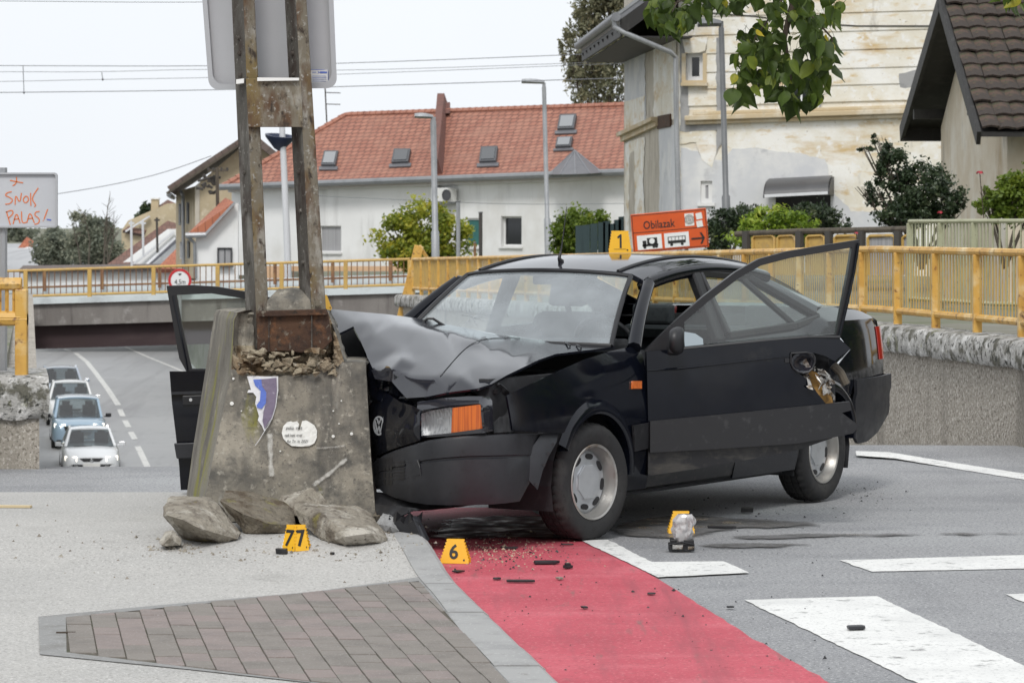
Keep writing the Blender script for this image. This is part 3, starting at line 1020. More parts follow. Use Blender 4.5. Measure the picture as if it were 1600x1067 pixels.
for k_, (pp, seed) in enumerate((([(700, 906), (735, 946), (790, 1001), (850, 1061), (905, 1130), (940, 1130), (868, 1058), (812, 1000), (750, 946), (716, 906)], 7), ([(640, 838), (668, 846), (705, 904), (722, 904), (700, 862), (668, 834)], 8))):
    spill(pp, .0095, M['grit'], seed, 2.5)

# far lane markings down in the underpass
def ribbon(pl, w, name='lane_marking', mat=None):
    pts = [hitroad(*p) for p in pl]
    mb = MB()
    rows = []
    for i, p in enumerate(pts):
        d = (pts[min(i + 1, len(pts) - 1)] - pts[max(0, i - 1)])
        n = V((-d.y, d.x, 0)).normalized() * w / 2
        a, b = p + n, p - n
        rows.append([V((a.x, a.y, zr(a.x, a.y) + .01)), V((b.x, b.y, zr(b.x, b.y) + .01))])
    mb.grid(rows)
    return mb.out(name, mat or M['white_paint'], kind='structure')


ribbon([(185, 634), (168, 608), (150, 584), (136, 566), (118, 552)], .22)
for a, b in (((192, 651), (187, 640)), ((201, 668), (195, 657)), ((211, 687), (204, 676)), ((231, 731), (215, 698)), ((110, 549), (100, 546))):
    ribbon([a, b], .2)
ribbon([(330, 600), (268, 573), (230, 558), (196, 543)], .16)

# ------------------------------------------------------------------ retaining walls
def capz(Y): return interp(Y, [(27, .76), (57, .36)])


rw = thing('retaining_wall', 'long pebble-dashed concrete retaining wall with lichen-covered cap behind the crashed car', 'wall', (xR(23), 23, 0))
Yw = [15, 17, 19, 21, 22, 22.8, 24, 25, 26.3, 28, 30, 33, 37, 42, 48, 57]
mb = MB()
mb.grid([[V((xR(y) + .34, y, capz(y) - .22)), V((xR(y), y, capz(y) - .205)), V((xR(y), y, (zr(xR(y), y) if y > 20.5 else 0) - .3)), V((xR(y) + .34, y, (zr(xR(y), y) if y > 20.5 else 0) - .3))] for y in Yw])
mb.out('wall_face', M['wall_pebble'], rw)
mb = MB()
rows = []
y = 15.0
while y <= 57:
    c = capz(y)
    x = xR(y)
    ring = [(-.06, -.21), (-.075, -.19), (-.08, -.13), (-.075, -.05), (-.05, -.01), (0, .0), (.1, .005), (.2, .0), (.3, .0), (.36, -.02), (.36, -.12), (.34, -.21)]
    rr = []
    for k, (dx, dz) in enumerate(ring):
        n1 = .38 * nz((x * 3 + dx * 9, y * 5, c + dz * 9))
        n2 = .5 * nz((x * 3 + dx * 20, y * 22, dz * 22))
        rr.append(V((x + dx + .022 * n1 + .014 * n2, y, c + dz + (.02 * n1 + .012 * n2 if 0 < k < 10 else .03 * n1))))
    rows.append(rr)
    y += .055 if y < 27.5 else .4
mb.grid(rows, wrap=True)
mb.out('wall_cap', M['wall_cap'], rw, smooth=50)

lp = thing('retaining_wall', 'stub of pebbly concrete wall with thick mossy cap at the left edge beside the queue of cars', 'wall', (-4, 20.5, 0))
mb = MB()
mb.prism([V((-9, 20.5, -.2)), V((-3.09, 20.5, -.2)), V((-3.09 - .154 * 37, 57.5, -.2)), V((-9.4, 57.5, -.2))], (0, 0, .55))
mb.prism([V((-3.5, 20.8, -6)), V((-3.15, 20.6, -6)), V((-3.2 - .156 * 75, 95, -6)), V((-3.6 - .156 * 75, 95, -6))], (0, 0, 5.9))
mb.out('wall_face', M['wall_pebble'], lp)
mb = MB()
rows = []
zt_, zb = .60, .315
for i in range(25):
    t = i / 24
    rr = []
    for (dy, dz) in ((.0, .0), (-.035, .03), (-.055, .1), (-.05, .2), (-.01, .27), (.06, .285), (.3, .29), (.6, .29), (1.2, .28)):
        pass
x = -9.0
while x <= -3.0:
    xx = min(x, -3.03)
    rr = []
    for (dy, dz) in ((.06, .0), (-.03, .01), (-.05, .06), (-.055, .15), (-.04, .23), (.0, .275), (.08, .285), (.4, .288), (.9, .285), (1.6, .28)):
        n1 = nz((xx * 6, dy * 8, dz * 9), seed=3)
        n2 = nz((xx * 20, dy * 22, dz * 24), seed=5)
        rr.append(V((xx - .16 * max(0, dy) + (.02 - .05 * abs(dz - .15) * 3 if x > -3.04 else 0) + .01 * n2, 20.5 + dy + .016 * n1 + .01 * n2, zb + dz + .016 * n1 + .008 * n2)))
    rows.append(rr)
    x += .05 if x > -4.25 else .4
last = rows[-1]
rows.append([V((p.x - .01, p.y + .01, p.z - .015)) if k < 5 else p for k, p in enumerate(last)])
rows.append([V((p.x - .03, p.y + .01, zb)) for p in last])
mb.grid(rows)
mb.out('wall_cap', M['wall_cap'], lp, smooth=50)

# ------------------------------------------------------------------ railings
def railing(name, label, cat, path, zb, z0, z1, post_every, nb, pr, rr, br, mats, group=None, posts_from=None, sub=4, ends=True):
    """path: list of ground points; posts, two rails and upright bars, each its own part"""
    base = path[0]
    t = thing(name, label, cat, (base.x, base.y, zb(0)), group)
    L = [0.0]
    for a, b in zip(path, path[1:]): L.append(L[-1] + (b - a).length)
    def P(s, z):
        s = min(max(s, 0), L[-1])
        for i in range(len(L) - 1):
            if s <= L[i + 1] + 1e-9:
                q = path[i].lerp(path[i + 1], (s - L[i]) / max(1e-6, L[i + 1] - L[i]))
                return V((q.x, q.y, zb(s) + z))
    n = max(1, int(round(L[-1] / post_every)))
    st = [0] + [l for l in L[1:]] if len(path) > 2 else [0, L[-1]]
    for z, nm in ((z1, 'top_rail'), (z0, 'bottom_rail')):
        MB().tube([P(L[-1] * k / (n * 2), z) for k in range(n * 2 + 1)] if len(path) == 2 else [P(s, z) for s in st], rr, 8).out(nm, mats[0], t, smooth=40)
    nbar, rest = 0, MB()
    for i in range(n + 1):
        s = L[-1] * i / n
        a = P(s, -.03)
        MB().box((a.x, a.y, (a.z + P(s, z1).z) / 2 - rr * .4), (pr * 2, pr * 2, z1 + .03 - rr * .8)).out('post', mats[0], t, bevel=pr * .25)
        if i == n: break
        for k in range(1, nb + 1):
            q = s + L[-1] / n * k / (nb + 1)
            nbar += 1
            if nbar <= 300: MB().tube([P(q, z0), P(q, z1)], br, sub, False).out('bar', mats[1], t, fix=False)
            else: rest.tube([P(q, z0), P(q, z1)], br, sub, False)
    if rest.v: rest.out('bar', mats[1], t, fix=False, kind='stuff')
    return t


fr = lambda y: V((xR(y) + .16, y, 0))
ya, yb = 21.2, 56.0
Lf = (fr(yb) - fr(ya)).length
fence = railing('pedestrian_railing', 'yellow steel railing on the lichen-capped wall behind the crashed car', 'railing', [fr(ya), fr(yb)],
                lambda s: capz(ya + (yb - ya) * s / Lf), .115, .63, 1.06, 13, .034, .030, .0055, (M['yellow_rail'], M['yellow_old']))
t = fence
e0 = fr(56.4)
a = at(655, 384, 56.2)
MB().beam(at(627, 498, 56.2), a, .17, .05, (0, 1, 0)).out('end_stay', M['yellow_rail'], t, bevel=.01)
MB().beam(a, at(670, 408, 56.3), .07, .05, (0, 1, 0)).out('end_brace', M['yellow_rail'], t, bevel=.01)

tl = railing('pedestrian_railing', 'short yellow railing with close bars on the mossy wall stub at the left edge', 'railing',
             [V((-6.6, 20.72, 0)), V((-3.24, 20.72, 0))], lambda s: .585, .40 - .0, .585 + .035, 1.12, 22, .04, .042, .013, (M['yellow_rail'], M['yellow_rail']))
MB().tube([V((-6.6, 20.72, .585 + .385)), V((-3.2, 20.72, .585 + .385))], .042, 8).out('bottom_rail', M['yellow_rail'], tl, smooth=40)

# ------------------------------------------------------------------ the road bridge over the underpass
YB = 58.0
bl = lambda px, y0, Y=YB: at(px, y0 - .03 * px, Y)
br = thing('road_bridge', 'stained concrete road bridge with dark brown girder over the sunken road', 'bridge', (bl(300, 500).x, YB, -1))
pL, pR = -260, 655
def slab(nm, ya, yb, mat, Y0, Y1):
    mb = MB()
    a, b, c, d = bl(pL, ya, Y0), bl(pR, ya, Y0), bl(pR, yb, Y0), bl(pL, yb, Y0)
    mb.prism([a, b, c, d], (0, Y1 - Y0, 0))
    return mb.out(nm, mat, br)
slab('deck_edge', 468, 477, M['bridge_edge'], YB - .08, YB + .5)
slab('fascia_beam', 477, 511, M['bridge_conc'], YB, YB + .45)
slab('girder', 511, 547, M['girder'], YB + .2, YB + .6)
mb = MB()
mb.prism([bl(pL, 478, YB + .46), bl(pR, 478, YB + .46), bl(pR, 500, YB + .46), bl(pL, 500, YB + .46)], (0, 7, 0))
mb.out('deck', M['asphalt_far'], br)
mb = MB()
mb.prism([bl(pL, 448, YB + 7.5), bl(pR, 448, YB + 7.5), bl(pR, 500, YB + 7.5), bl(pL, 500, YB + 7.5)], (0, .3, 0))
mb.out('far_parapet', M['bridge_edge'], br)
mb = MB()
for fx, s_, zt2 in ((xR, 1, -.75), (xL, -1, -.25)):
    mb = MB()
    a_, b_ = fx(57.6) + .25 * s_, fx(65.4) + .25 * s_
    mb.prism([V((a_, 57.6, -6)), V((a_ + 4 * s_, 57.6, -6)), V((b_ + 4 * s_, 65.4, -6)), V((b_, 65.4, -6))], (0, 0, zt2 + 6))
    mb.out('abutment', M['bridge_conc'], br)
a, b = bl(-160, 468), bl(640, 468)
Lb = (b - a).length
sl = lambda s: a.z + (b.z - a.z) * s / Lb
railing('bridge_railing', 'yellow railing of thin rusty bars along the near edge of the bridge', 'railing', [V((a.x, YB, 0)), V((b.x, YB, 0))], sl, .05, .52, 1.13, 10, .038, .024, .009, (M['yellow_old'], M['rust_rail']))
a2, b2 = bl(-200, 455, YB + 7.4), bl(700, 455, YB + 7.4)
Lb2 = (b2 - a2).length
railing('bridge_railing', 'brown railing on the far edge of the bridge in front of the white houses', 'railing', [V((a2.x, YB + 7.35, 0)), V((b2.x, YB + 7.35, 0))], lambda s: a2.z + (b2.z - a2.z) * s / Lb2, .06, .42, 1.25, 0, .035, .022, .01, (M['rust_rail'], M['rust_rail']))

# height-limit sign on the bridge edge
c = at(281, 438, 57.75)
sgn = thing('height_limit_sign', 'round white height-limit sign with red rim reading 4,5 m on the bridge', 'road sign', (c.x, c.y, c.z - .6))
MB().lathe([(0, .0), (.212, 0), (.215, .012), (0, .012)], c + V((0, .012, 0)), (0, -1, 0), 40).out('sign_plate', M['sign_white'], sgn, smooth=30)
MB().lathe([(.168, .013), (.214, .013), (.214, .018), (.168, .018)], c + V((0, .012, 0)), (0, -1, 0), 40, True).out('rim', M['sign_red'], sgn, smooth=30)
text('lettering', '4,5m', c + V((-.098, -.004, -.075)), (1, 0, 0), (0, 0, 1), .13, M['ink'], sgn, .002, .8)
MB().prism([c + V((-.035, -.004, .125)), c + V((.035, -.004, .125)), c + V((0, -.004, .085))], (0, -.003, 0)).out('arrow', M['ink'], sgn)
MB().tube([c + V((0, .04, .15)), c + V((0, .04, -.75))], .03, 8).out('post', M['galv'], sgn)
# ------------------------------------------------------------------ background buildings
class PL:
    """any plane; p(px, py, off) is the point of it seen at a photo pixel"""

    def __init__(s, a, b, c):
        s.o = V(a)
        s.n = (V(b) - V(a)).cross(V(c) - V(a)).normalized()
        if s.n.y > 0: s.n = -s.n

    def p(s, px, py, off=0.0):
        r = V(((px - 800) / F, 1, -(py - HZ) / F))
        C = V((0, 0, H))
        t = (s.o + s.n * off - C).dot(s.n) / r.dot(s.n)
        return C + r * t


def ppoly(pl, pxs, off=0.0):
    return [pl.p(x, y, off) for x, y in pxs]


def slabp(name, pl, pxs, mat, parent, th=.2, off=0.0, **k):
    """a plate of real thickness whose front lies on plane pl"""
    return MB().prism(ppoly(pl, pxs, off), pl.n * -th).out(name, mat, parent, **k)


def holed(name, vp, pxs, holes, mat, parent, th=.3, step=1.2, off=0.0):
    """a wall with real openings"""
    o2 = [vp.ab(*p) for p in pxs]
    hh = [[vp.ab(*p) for p in h] for h in holes]
    return panel(o2, lambda a, b: vp.w(a, b, off), step, hh).out(name, mat, parent, solid=None, fix=True), o2


def uvroof(name, pts, mat, parent, th=.12):
    """a roof slope from four corners (eave left, eave right, ridge right, ridge left), uv in metres"""
    a, b, c, d = [V(p) for p in pts]
    n = (b - a).cross(d - a).normalized()
    if n.z < 0: n = -n
    mb = MB()
    xd = (b - a).normalized()
    yd = n.cross(xd)
    if yd.z < 0: yd = -yd
    mb.v = [tuple(p) for p in (a, b, c, d)] + [tuple(p - n * th) for p in (a, b, c, d)]
    mb.uv = [((p - a).dot(xd), (p - a).dot(yd)) for p in (a, b, c, d)] * 2
    mb.f = [(0, 1, 2, 3), (7, 6, 5, 4)] + [(i, (i + 1) % 4, 4 + (i + 1) % 4, 4 + i) for i in range(4)]
    return mb.out(name, mat, parent)


def window(vp, box, parent, glassm, frame=M['win_frame'], fw=.06, depth=.12, sill=True, mull=False, off=0.0, sillm=None):
    x0, y0, x1, y1 = box
    a0, b1 = vp.ab(x0, y0)
    a1, b0 = vp.ab(x1, y1)
    if a1 < a0: a0, a1 = a1, a0
    O = lambda a, b, d: vp.w(a, b, off + d)
    w = thing_part(parent)
    mb = MB()
    def bar(p, q, r, s_):
        mb.prism([O(p, r, -depth), O(q, r, -depth), O(q, s_, -depth), O(p, s_, -depth)], vp.n * .05)
    bar(a0, a1, b0, b0 + fw); bar(a0, a1, b1 - fw, b1); bar(a0, a0 + fw, b0 + fw, b1 - fw); bar(a1 - fw, a1, b0 + fw, b1 - fw)
    if mull: bar((a0 + a1) / 2 - fw / 3, (a0 + a1) / 2 + fw / 3, b0 + fw, b1 - fw)
    win = mb.out('window', frame, parent)
    MB().poly(O(a0 + fw * .5, b0 + fw * .5, -depth + .02), O(a1 - fw * .5, b0 + fw * .5, -depth + .02), O(a1 - fw * .5, b1 - fw * .5, -depth + .02), O(a0 + fw * .5, b1 - fw * .5, -depth + .02)).out('pane', glassm, win)
    rv = MB()
    for p, q in (((a0, b0), (a0, b1)), ((a0, b1), (a1, b1)), ((a1, b1), (a1, b0)), ((a1, b0), (a0, b0))):
        rv.poly(O(*p, .0), O(*q, .0), O(*q, -depth - .03), O(*p, -depth - .03))
    rv.out('reveal', frame if sill else M['grey_render'], win)
    if sill:
        MB().prism([O(a0 - .06, b0 - .07, -.02), O(a1 + .06, b0 - .07, -.02), O(a1 + .06, b0, -.02), O(a0 - .06, b0, -.02)], vp.n * .1).out('sill', sillm or frame, win)
    return win


def thing_part(p): return p


def rect(x0, y0, x1, y1): return [(x0, y0), (x1, y0), (x1, y1), (x0, y1)]


# --- long white house with the red roof
hv = VP((350, 112), (1000, 100))
hs_ = thing('house', 'long white house with red tiled roof and five roof windows behind the bridge', 'house', hv.p(660, 420))
wins = [(783, 338, 815, 385), (727, 341, 749, 386), (499, 353, 533, 394)]
holed('wall', hv, [(362, 290), (1000, 268), (1000, 430), (362, 430)], [rect(*w) for w in wins], M['white_wall'], hs_)
a = hv.p(362, 430)
MB().prism([hv.p(362, 430, -.01), hv.p(362, 288, -.01), hv.p(362, 288, -.01) + V((.6, 10, 0)), hv.p(362, 430, -.01) + V((.6, 10, 0))], (.2, 0, 0)).out('wall', M['white_wall'], hs_)
MB().prism([hv.p(364, 288, -1.2), hv.p(1000, 270, -1.2), hv.p(1000, 430, -1.2), hv.p(364, 430, -1.2)], hv.n * -.1).out('inner_wall', M['win_dark'], hs_)
eL, eR = hv.p(348, 292, .45), hv.p(1005, 267, .45)
hr = VP((350, 117.5), (1000, 105.5))
rR, rL = hr.p(1005, 163.5), hr.p(541, 180)
uvroof('roof', (eL, eR, rR, rL), M['red_tile'], hs_)
back = hv.n * -11
uvroof('roof', (eR + back, eL + back, rL, rR), M['red_tile'], hs_)
uvroof('roof_hip', (eL + back, eL, rL, rL + V((.01, 0, .01))), M['red_tile'], hs_)
rp = PL(eL, eR, rR)
mb = MB()
n = 46
for i in range(n):
    p, q = rL.lerp(rR, i / n), rL.lerp(rR, (i + 1) / n)
    mb.tube([p, q + (q - p) * .12], [.10, .13], 6)
for i in range(18):
    p, q = eL.lerp(rL, i / 18), eL.lerp(rL, (i + 1) / 18)
    mb.tube([q + V((0, 0, .02)), p + V((0, 0, .02))], [.09, .12], 6)
mb.out('ridge', M['ridge_tile'], hs_, kind='stuff')
mb = MB()
mb.tube([eL + V((-.1, 0, -.02)) + hv.n * .08, eR + hv.n * .08 + V((0, 0, -.02))], .11, 8)
mb.out('gutter', M['gutter'], hs_, smooth=40)
MB().prism([hv.p(364, 293, 0), hv.p(1000, 271, 0), hv.p(1000, 279, 0), hv.p(364, 301, 0)], hv.n * .25).out('eave_moulding', M['white_wall'], hs_)
g = M['win_sky']
for q, gm in (([(503, 262), (525, 262), (530, 240), (508, 240)], g), ([(613, 258), (639, 257), (643, 237), (617, 237)], M['win_dark']), ([(750, 257), (776, 256), (779, 233), (753, 234)], M['win_dark']),
          ([(872, 206), (898, 205), (902, 183), (876, 184)], g), ([(869, 234), (893, 233), (896, 218), (872, 219)], g)):
    pts = ppoly(rp, q, .02)
    c = sum(pts, V()) / 4
    fr_ = MB().prism(pts, rp.n * .12).out('roof_window', M['win_frame_dark'], hs_)
    ins = [c + (p - c) * .78 + rp.n * .125 for p in pts]
    MB().prism(ins, rp.n * .012).out('pane', gm, fr_)
    MB().prism([pts[0] + (pts[0] - pts[1]) * .15, pts[1] + (pts[1] - pts[0]) * .15, pts[1] + (pts[1] - pts[2]) * .22 + (pts[1] - pts[0]) * .15, pts[0] + (pts[0] - pts[3]) * .22 + (pts[0] - pts[1]) * .15], rp.n * .05).out('flashing', M['lead'], fr_)
ap = rp.p(898, 235, .15)
bl_, br_ = rp.p(857, 273, .05), rp.p(941, 270, .05)
mid = [rp.p(x, y, d) for x, y, d in ((875, 273, .7), (899, 272.5, .9), (922, 271.5, .7))]
bay = MB()
ring = [bl_] + mid + [br_]
for p, q in zip(ring, ring[1:]): bay.poly(p, q, ap)
bay.out('bay_roof', M['lead'], hs_)
seam = MB()
for p in ring: seam.tube([p, ap], .025, 5)
seam.out('standing_seam', M['zinc'], hs_, kind='stuff')
MB().prism([rp.p(683, 277, -.1), rp.p(693, 276.5, -.1), rp.p(703, 172, -.1), rp.p(692, 172, -.1)], rp.n * .65).out('fire_wall', M['chimney'], hs_)
MB().prism([rp.p(690, 178, .3), rp.p(703, 177, .3), rp.p(703, 160, .3), rp.p(692, 160, .3)], (0, .6, 0)).out('chimney', M['chimney'], hs_)
MB().tube([hv.p(684, 285, .12), hv.p(684, 430, .12)], .07, 8).out('downpipe', M['galv'], hs_)
window(hv, wins[0], hs_, M['win_dark'], depth=.2)
window(hv, wins[1], hs_, M['shutter_green'], depth=.1)
window(hv, wins[2], hs_, M['curtain'], fw=.04, depth=.12, frame=M['win_frame'])
ac = thing('air_conditioner', 'white air conditioner unit hung on the white house below the eaves', 'air conditioner', hv.p(700, 306, .3))
MB().prism(ppoly(hv, rect(687, 294, 714, 316), .12), hv.n * .45).out('casing', M['ac'], ac, bevel=.02)
MB().lathe([(0, 0), (.19, 0), (.19, .03), (.15, .03), (.15, .015), (0, .015)], hv.p(698, 305, .575), hv.n, 20).out('fan_grille', M['win_frame_dark'], ac)
MB().prism(ppoly(hv, rect(690, 316, 712, 319), .0), hv.n * .5).out('bracket', M['galv'], ac)
pw = thing('garden_wall', 'low peach-coloured garden wall in front of the white house', 'wall', at(590, 440, 97))
v97 = VP((520, 97), (700, 97))
slabp('wall', v97, rect(400, 416, 660, 450), pm('peach_wall', (.60, .40, .25), [((.52, .33, .2), 1, .45, .65)], rough=.9), pw, .25)

# --- beige house with the gable and old dark roof
gv = VP((305, 118), (445, 118))
gh = thing('house', 'tall beige gabled house with old dark roof at the left behind the sign mast', 'house', gv.p(350, 430))
slabp('gable_wall', gv, [(305, 435), (305, 291), (396, 214), (452, 262), (452, 435)], M['cream_wall'], gh, .3)
sv = VP((275, 124.5), (305, 118))
swin = [(279, 318, 283, 352), (291, 316, 296, 350), (281, 378, 285, 405), (292, 376, 297, 404)]
holed('side_wall', sv, [(275, 300), (305, 291), (305, 435), (275, 435)], [rect(*w) for w in swin], M['cream_wall'], gh)
for w in swin: window(sv, w, gh, M['win_dark'], frame=M['win_frame_dark'], fw=.05, sill=False)
pk = gv.p(392, 205, .6)
lo, ro = gv.p(261, 292, .6), gv.p(462, 262, .6)
dpt = V((-1.0, 11, 0))
uvroof('roof', (lo, lo + dpt, pk + dpt, pk), M['dark_tile'], gh, .25)
uvroof('roof', (ro + dpt, ro, pk, pk + dpt), M['dark_tile'], gh, .25)
vb = MB()
vb.beam(lo + V((0, -.05, -.25)), pk + V((0, -.05, -.25)), .08, .28, (0, 1, 0))
vb.out('verge_board', M['bark'], gh)
MB().tube([lo + V((.05, .2, -.3)), lo + dpt + V((.05, 0, -.3))], .1, 8).out('gutter', M['galv'], gh)
MB().tube([sv.p(283, 300, .3), sv.p(286, 306, .15), sv.p(287, 435, .15)], .07, 8).out('downpipe', M['galv'], gh)
MB().prism(ppoly(gv, [(305, 292), (312, 286), (312, 435), (305, 435)], .01), gv.n * .04).out('corner_strip', M['bare_plaster'], gh)
chim = slabp('chimney', gv, rect(412, 236, 428, 262), M['chimney'], gh, .6, -2)

# --- small white annex with the orange roof
av = VP((290, 104), (368, 104))
an = thing('annex', 'small white annex with orange sloping roof beside the beige house', 'house', av.p(330, 440))
slabp('wall', av, [(306, 366), (322, 362), (366, 318), (372, 318), (372, 440), (306, 440)], M['white_wall'], an, .3)
l0, l1 = av.p(292, 366, .3), av.p(322, 366, .3)
uvroof('roof', (av.p(292, 366, .3), av.p(321, 364, .3), av.p(366, 316, .3) , av.p(352, 309, -2.5)), M['orange_tile'], an, .12)
MB().beam(av.p(321, 366, .32), av.p(367, 317, .32), .08, .16, (0, 1, 0)).out('verge_board', M['galv'], an)
MB().tube([av.p(290, 368, .35), av.p(322, 367, .35)], .09, 8).out('gutter', M['galv'], an)
MB().tube([av.p(294, 370, .3), av.p(304, 380, .2), av.p(305, 435, .2)], .06, 8).out('downpipe', M['gutter'], an)
w = window(av, (340, 387, 363, 414), an, M['curtain'], frame=M['win_frame_dark'], fw=.05, mull=True, off=.14)

# --- houses further along the left
def far_house(label, Y, wall, roofs, wm, rm, name='house', extra=None, verge=None):
    vp = VP((0, Y), (400, Y))
    cx = sum(p[0] for p in wall) / len(wall)
    t = thing(name, label, 'house', vp.p(cx, max(p[1] for p in wall)))
    slabp('wall', vp, wall, M[wm], t, 6)
    for r in roofs:
        a, b, c, d = r
        uvroof('roof', (vp.p(*a, .4), vp.p(*b, .4), vp.p(*c, -2.6), vp.p(*d, -2.6)), M[rm], t, .18)
    if verge:
        MB().beam(vp.p(*verge[0], .45), vp.p(*verge[1], .3), .1, .28, (0, 1, 0)).out('verge_board', M['white_steel'], t)
    if extra:
        x0, y0, x1, y1 = extra
        slabp('chimney', vp, rect(x0, y0, x1, y1), M['cream_wall'], t, .8, -1.5)
        slabp('chimney_cap', vp, rect(x0 - 1, y0 - 1.5, x1 + 1, y0 + .5), M['white_wall'], t, 1.0, -1.4)
    return t


far_house('pale house with brown roof and square chimney, highest of the far roofs at left', 190, [(190, 360), (200, 345), (262, 318), (285, 318), (285, 420), (190, 420)], [[(192, 360), (222, 366), (275, 318), (262, 312)]], 'cream_wall', 'brown_tile', extra=(236, 311, 247, 330), verge=((196, 362), (234, 338)))
far_house('pale house with long brown roof running down to the bridge railing', 165, [(172, 425), (200, 404), (262, 358), (285, 358), (285, 430), (172, 430)], [[(158, 420), (200, 418), (285, 352), (262, 345)]], 'white_wall', 'brown_tile', verge=((202, 418), (272, 362)))
far_house('low house with dark slate roof just left of the beige gable', 150, [(232, 418), (282, 374), (285, 374), (285, 432), (232, 432)], [[(222, 419), (262, 419), (292, 378), (276, 370)]], 'grey_render', 'slate', verge=((222, 420), (274, 372)))
far_house('low shed with bright orange tiled roof by the bridge railing', 138, [(250, 418), (290, 418), (290, 436), (250, 436)], [[(244, 420), (286, 420), (292, 386), (276, 388)]], 'white_wall', 'orange_tile')
far_house('small pale house with faded red roof below the graffiti sign', 240, [(12, 412), (20, 396), (42, 386), (52, 400), (52, 425), (12, 425)], [[(8, 412), (34, 414), (54, 378), (42, 370)]], 'white_wall', 'orange_tile', verge=((10, 412), (40, 388)))
far_house('long low white building behind the far bridge railing at left', 145, rect(36, 420, 262, 460), [[(30, 421), (268, 417), (262, 412), (36, 415)]], 'white_wall', 'dark_tile')

# --- big house with peeling limewash at the right
fv = VP((1060, 66), (1450, 64.8))
lv = VP((975, 80), (1060, 66))
yh = thing('house', 'tall old house with peeling cream and ochre limewash behind the hanging leaves', 'house', fv.p(1150, 420))
R_ = 1720
fw_ = [(1073, 83, 1098, 126), (1095, 283, 1113, 317), (1226, 96, 1276, 166)]
door = (1212, 305, 1298, 400)
holed('facade', fv, [(1060, -60), (R_, -75), (R_, 440), (1060, 420)], [rect(*w) for w in fw_] + [rect(*door)], M['old_wall'], yh)
slabp('door_opening', fv, rect(1208, 300, 1302, 405), M['interior'], yh, .05, -.5)
# courses of plaster: each band its own piece with a joint between
bands = [(-30, -3), (-2, 28), (29, 57), (58, 86), (87, 115), (116, 141), (142, 167)]
for y0, y1 in bands:
    k = (y0 - 170) / 27.0 * .0
    sl_ = lambda x, y: y - (x - 1060) * .028
    h = [rect(*w) for w in (fw_[0], fw_[2])]
    segs = [(1076, 1720)]
    for w in (fw_[0], fw_[2]):
        if y0 < w[3] and y1 > w[1] - 8:
            ns = []
            for s0, s1 in segs:
                if w[0] - 7 > s0 and w[0] - 7 < s1: ns += [(s0, w[0] - 7), (w[2] + 7, s1)]
                else: ns.append((max(s0, w[2] + 7) if w[0] < s0 < w[2] + 7 else s0, s1))
            segs = ns
    for s0, s1 in segs:
        if s1 - s0 < 6: continue
        o2 = [fv.ab(x, y) for x, y in ((s0, sl_(s0, y0) + .7), (s1, sl_(s1, y0) + .7), (s1, sl_(s1, y1) - .7), (s0, sl_(s0, y1) - .7))]
        MB().prism([fv.w(a, b, .001) for a, b in o2], fv.n * .04).out('plaster_band', M['old_wall'], yh)
sl2 = lambda x, y: y - (x - 1060) * .033
for x0, x1, ya_, yb_, dd in ((1072, R_, 182, 190, .22), (1072, R_, 190, 196, .12), (1084, R_, 176, 182, .14)):
    o2 = [(x0, sl2(x0, ya_)), (x1, sl2(x1, ya_)), (x1, sl2(x1, yb_)), (x0, sl2(x0, yb_))]
    MB().prism(ppoly(fv, o2, .002), fv.n * dd).out('cornice', M['cornice'], yh, bevel=.02)


def patch(vp, pts, mat, off, seed, name='plaster_patch', j=3.0, th=.012, holes=()):
    q = []
    d = densify(pts, 9)
    for i, (x, y) in enumerate(d):
        q.append((x + j * nz((x * .11, y * .11, seed)) + j * .5 * nz((x * .4, y * .4, seed)), y + j * nz((x * .11, y * .11, seed + 9)) + j * .5 * nz((x * .4, y * .4, seed + 5))))
    o2 = [vp.ab(x, y) for x, y in q]
    return panel(o2, lambda a, b: vp.w(a, b, off), .6, [[vp.ab(*p) for p in h] for h in holes]).out(name, mat, yh)


patch(fv, [(1064, 232), (1090, 236), (1100, 252), (1130, 250), (1145, 234), (1180, 232), (1250, 240), (1290, 250), (1300, 300), (1330, 330), (1420, 330), (1420, 420), (1064, 420)], M['grey_render'], .016, 1, holes=[rect(*fw_[1]), rect(*door)])
for w in (fw_[1],): pass
patch(fv, [(1062, 200), (1090, 198), (1118, 200), (1120, 236), (1112, 262), (1096, 250), (1088, 222), (1062, 226)], M['old_wall'], .022, 2)
patch(fv, [(1120, 60), (1131, 58), (1134, 210), (1120, 240)], M['cement'], .045, 3, j=2)
patch(fv, [(1062, 60), (1076, 58), (1074, 120), (1078, 200), (1064, 200)], M['cement'], .018, 4, j=2)
patch(fv, [(1062, 196), (1130, 192), (1128, 203), (1062, 206)], M['cement'], .03, 5, j=2)
patch(fv, [(1405, 116), (1440, 108), (1440, 136), (1406, 138)], M['cement'], .045, 6, j=2)
for c, x, y in ((0, 1225, 160),):
    patch(fv, [(1274, 152), (1286, 150), (1282, 170), (1270, 168)], M['cement'], .046, 7, j=1)
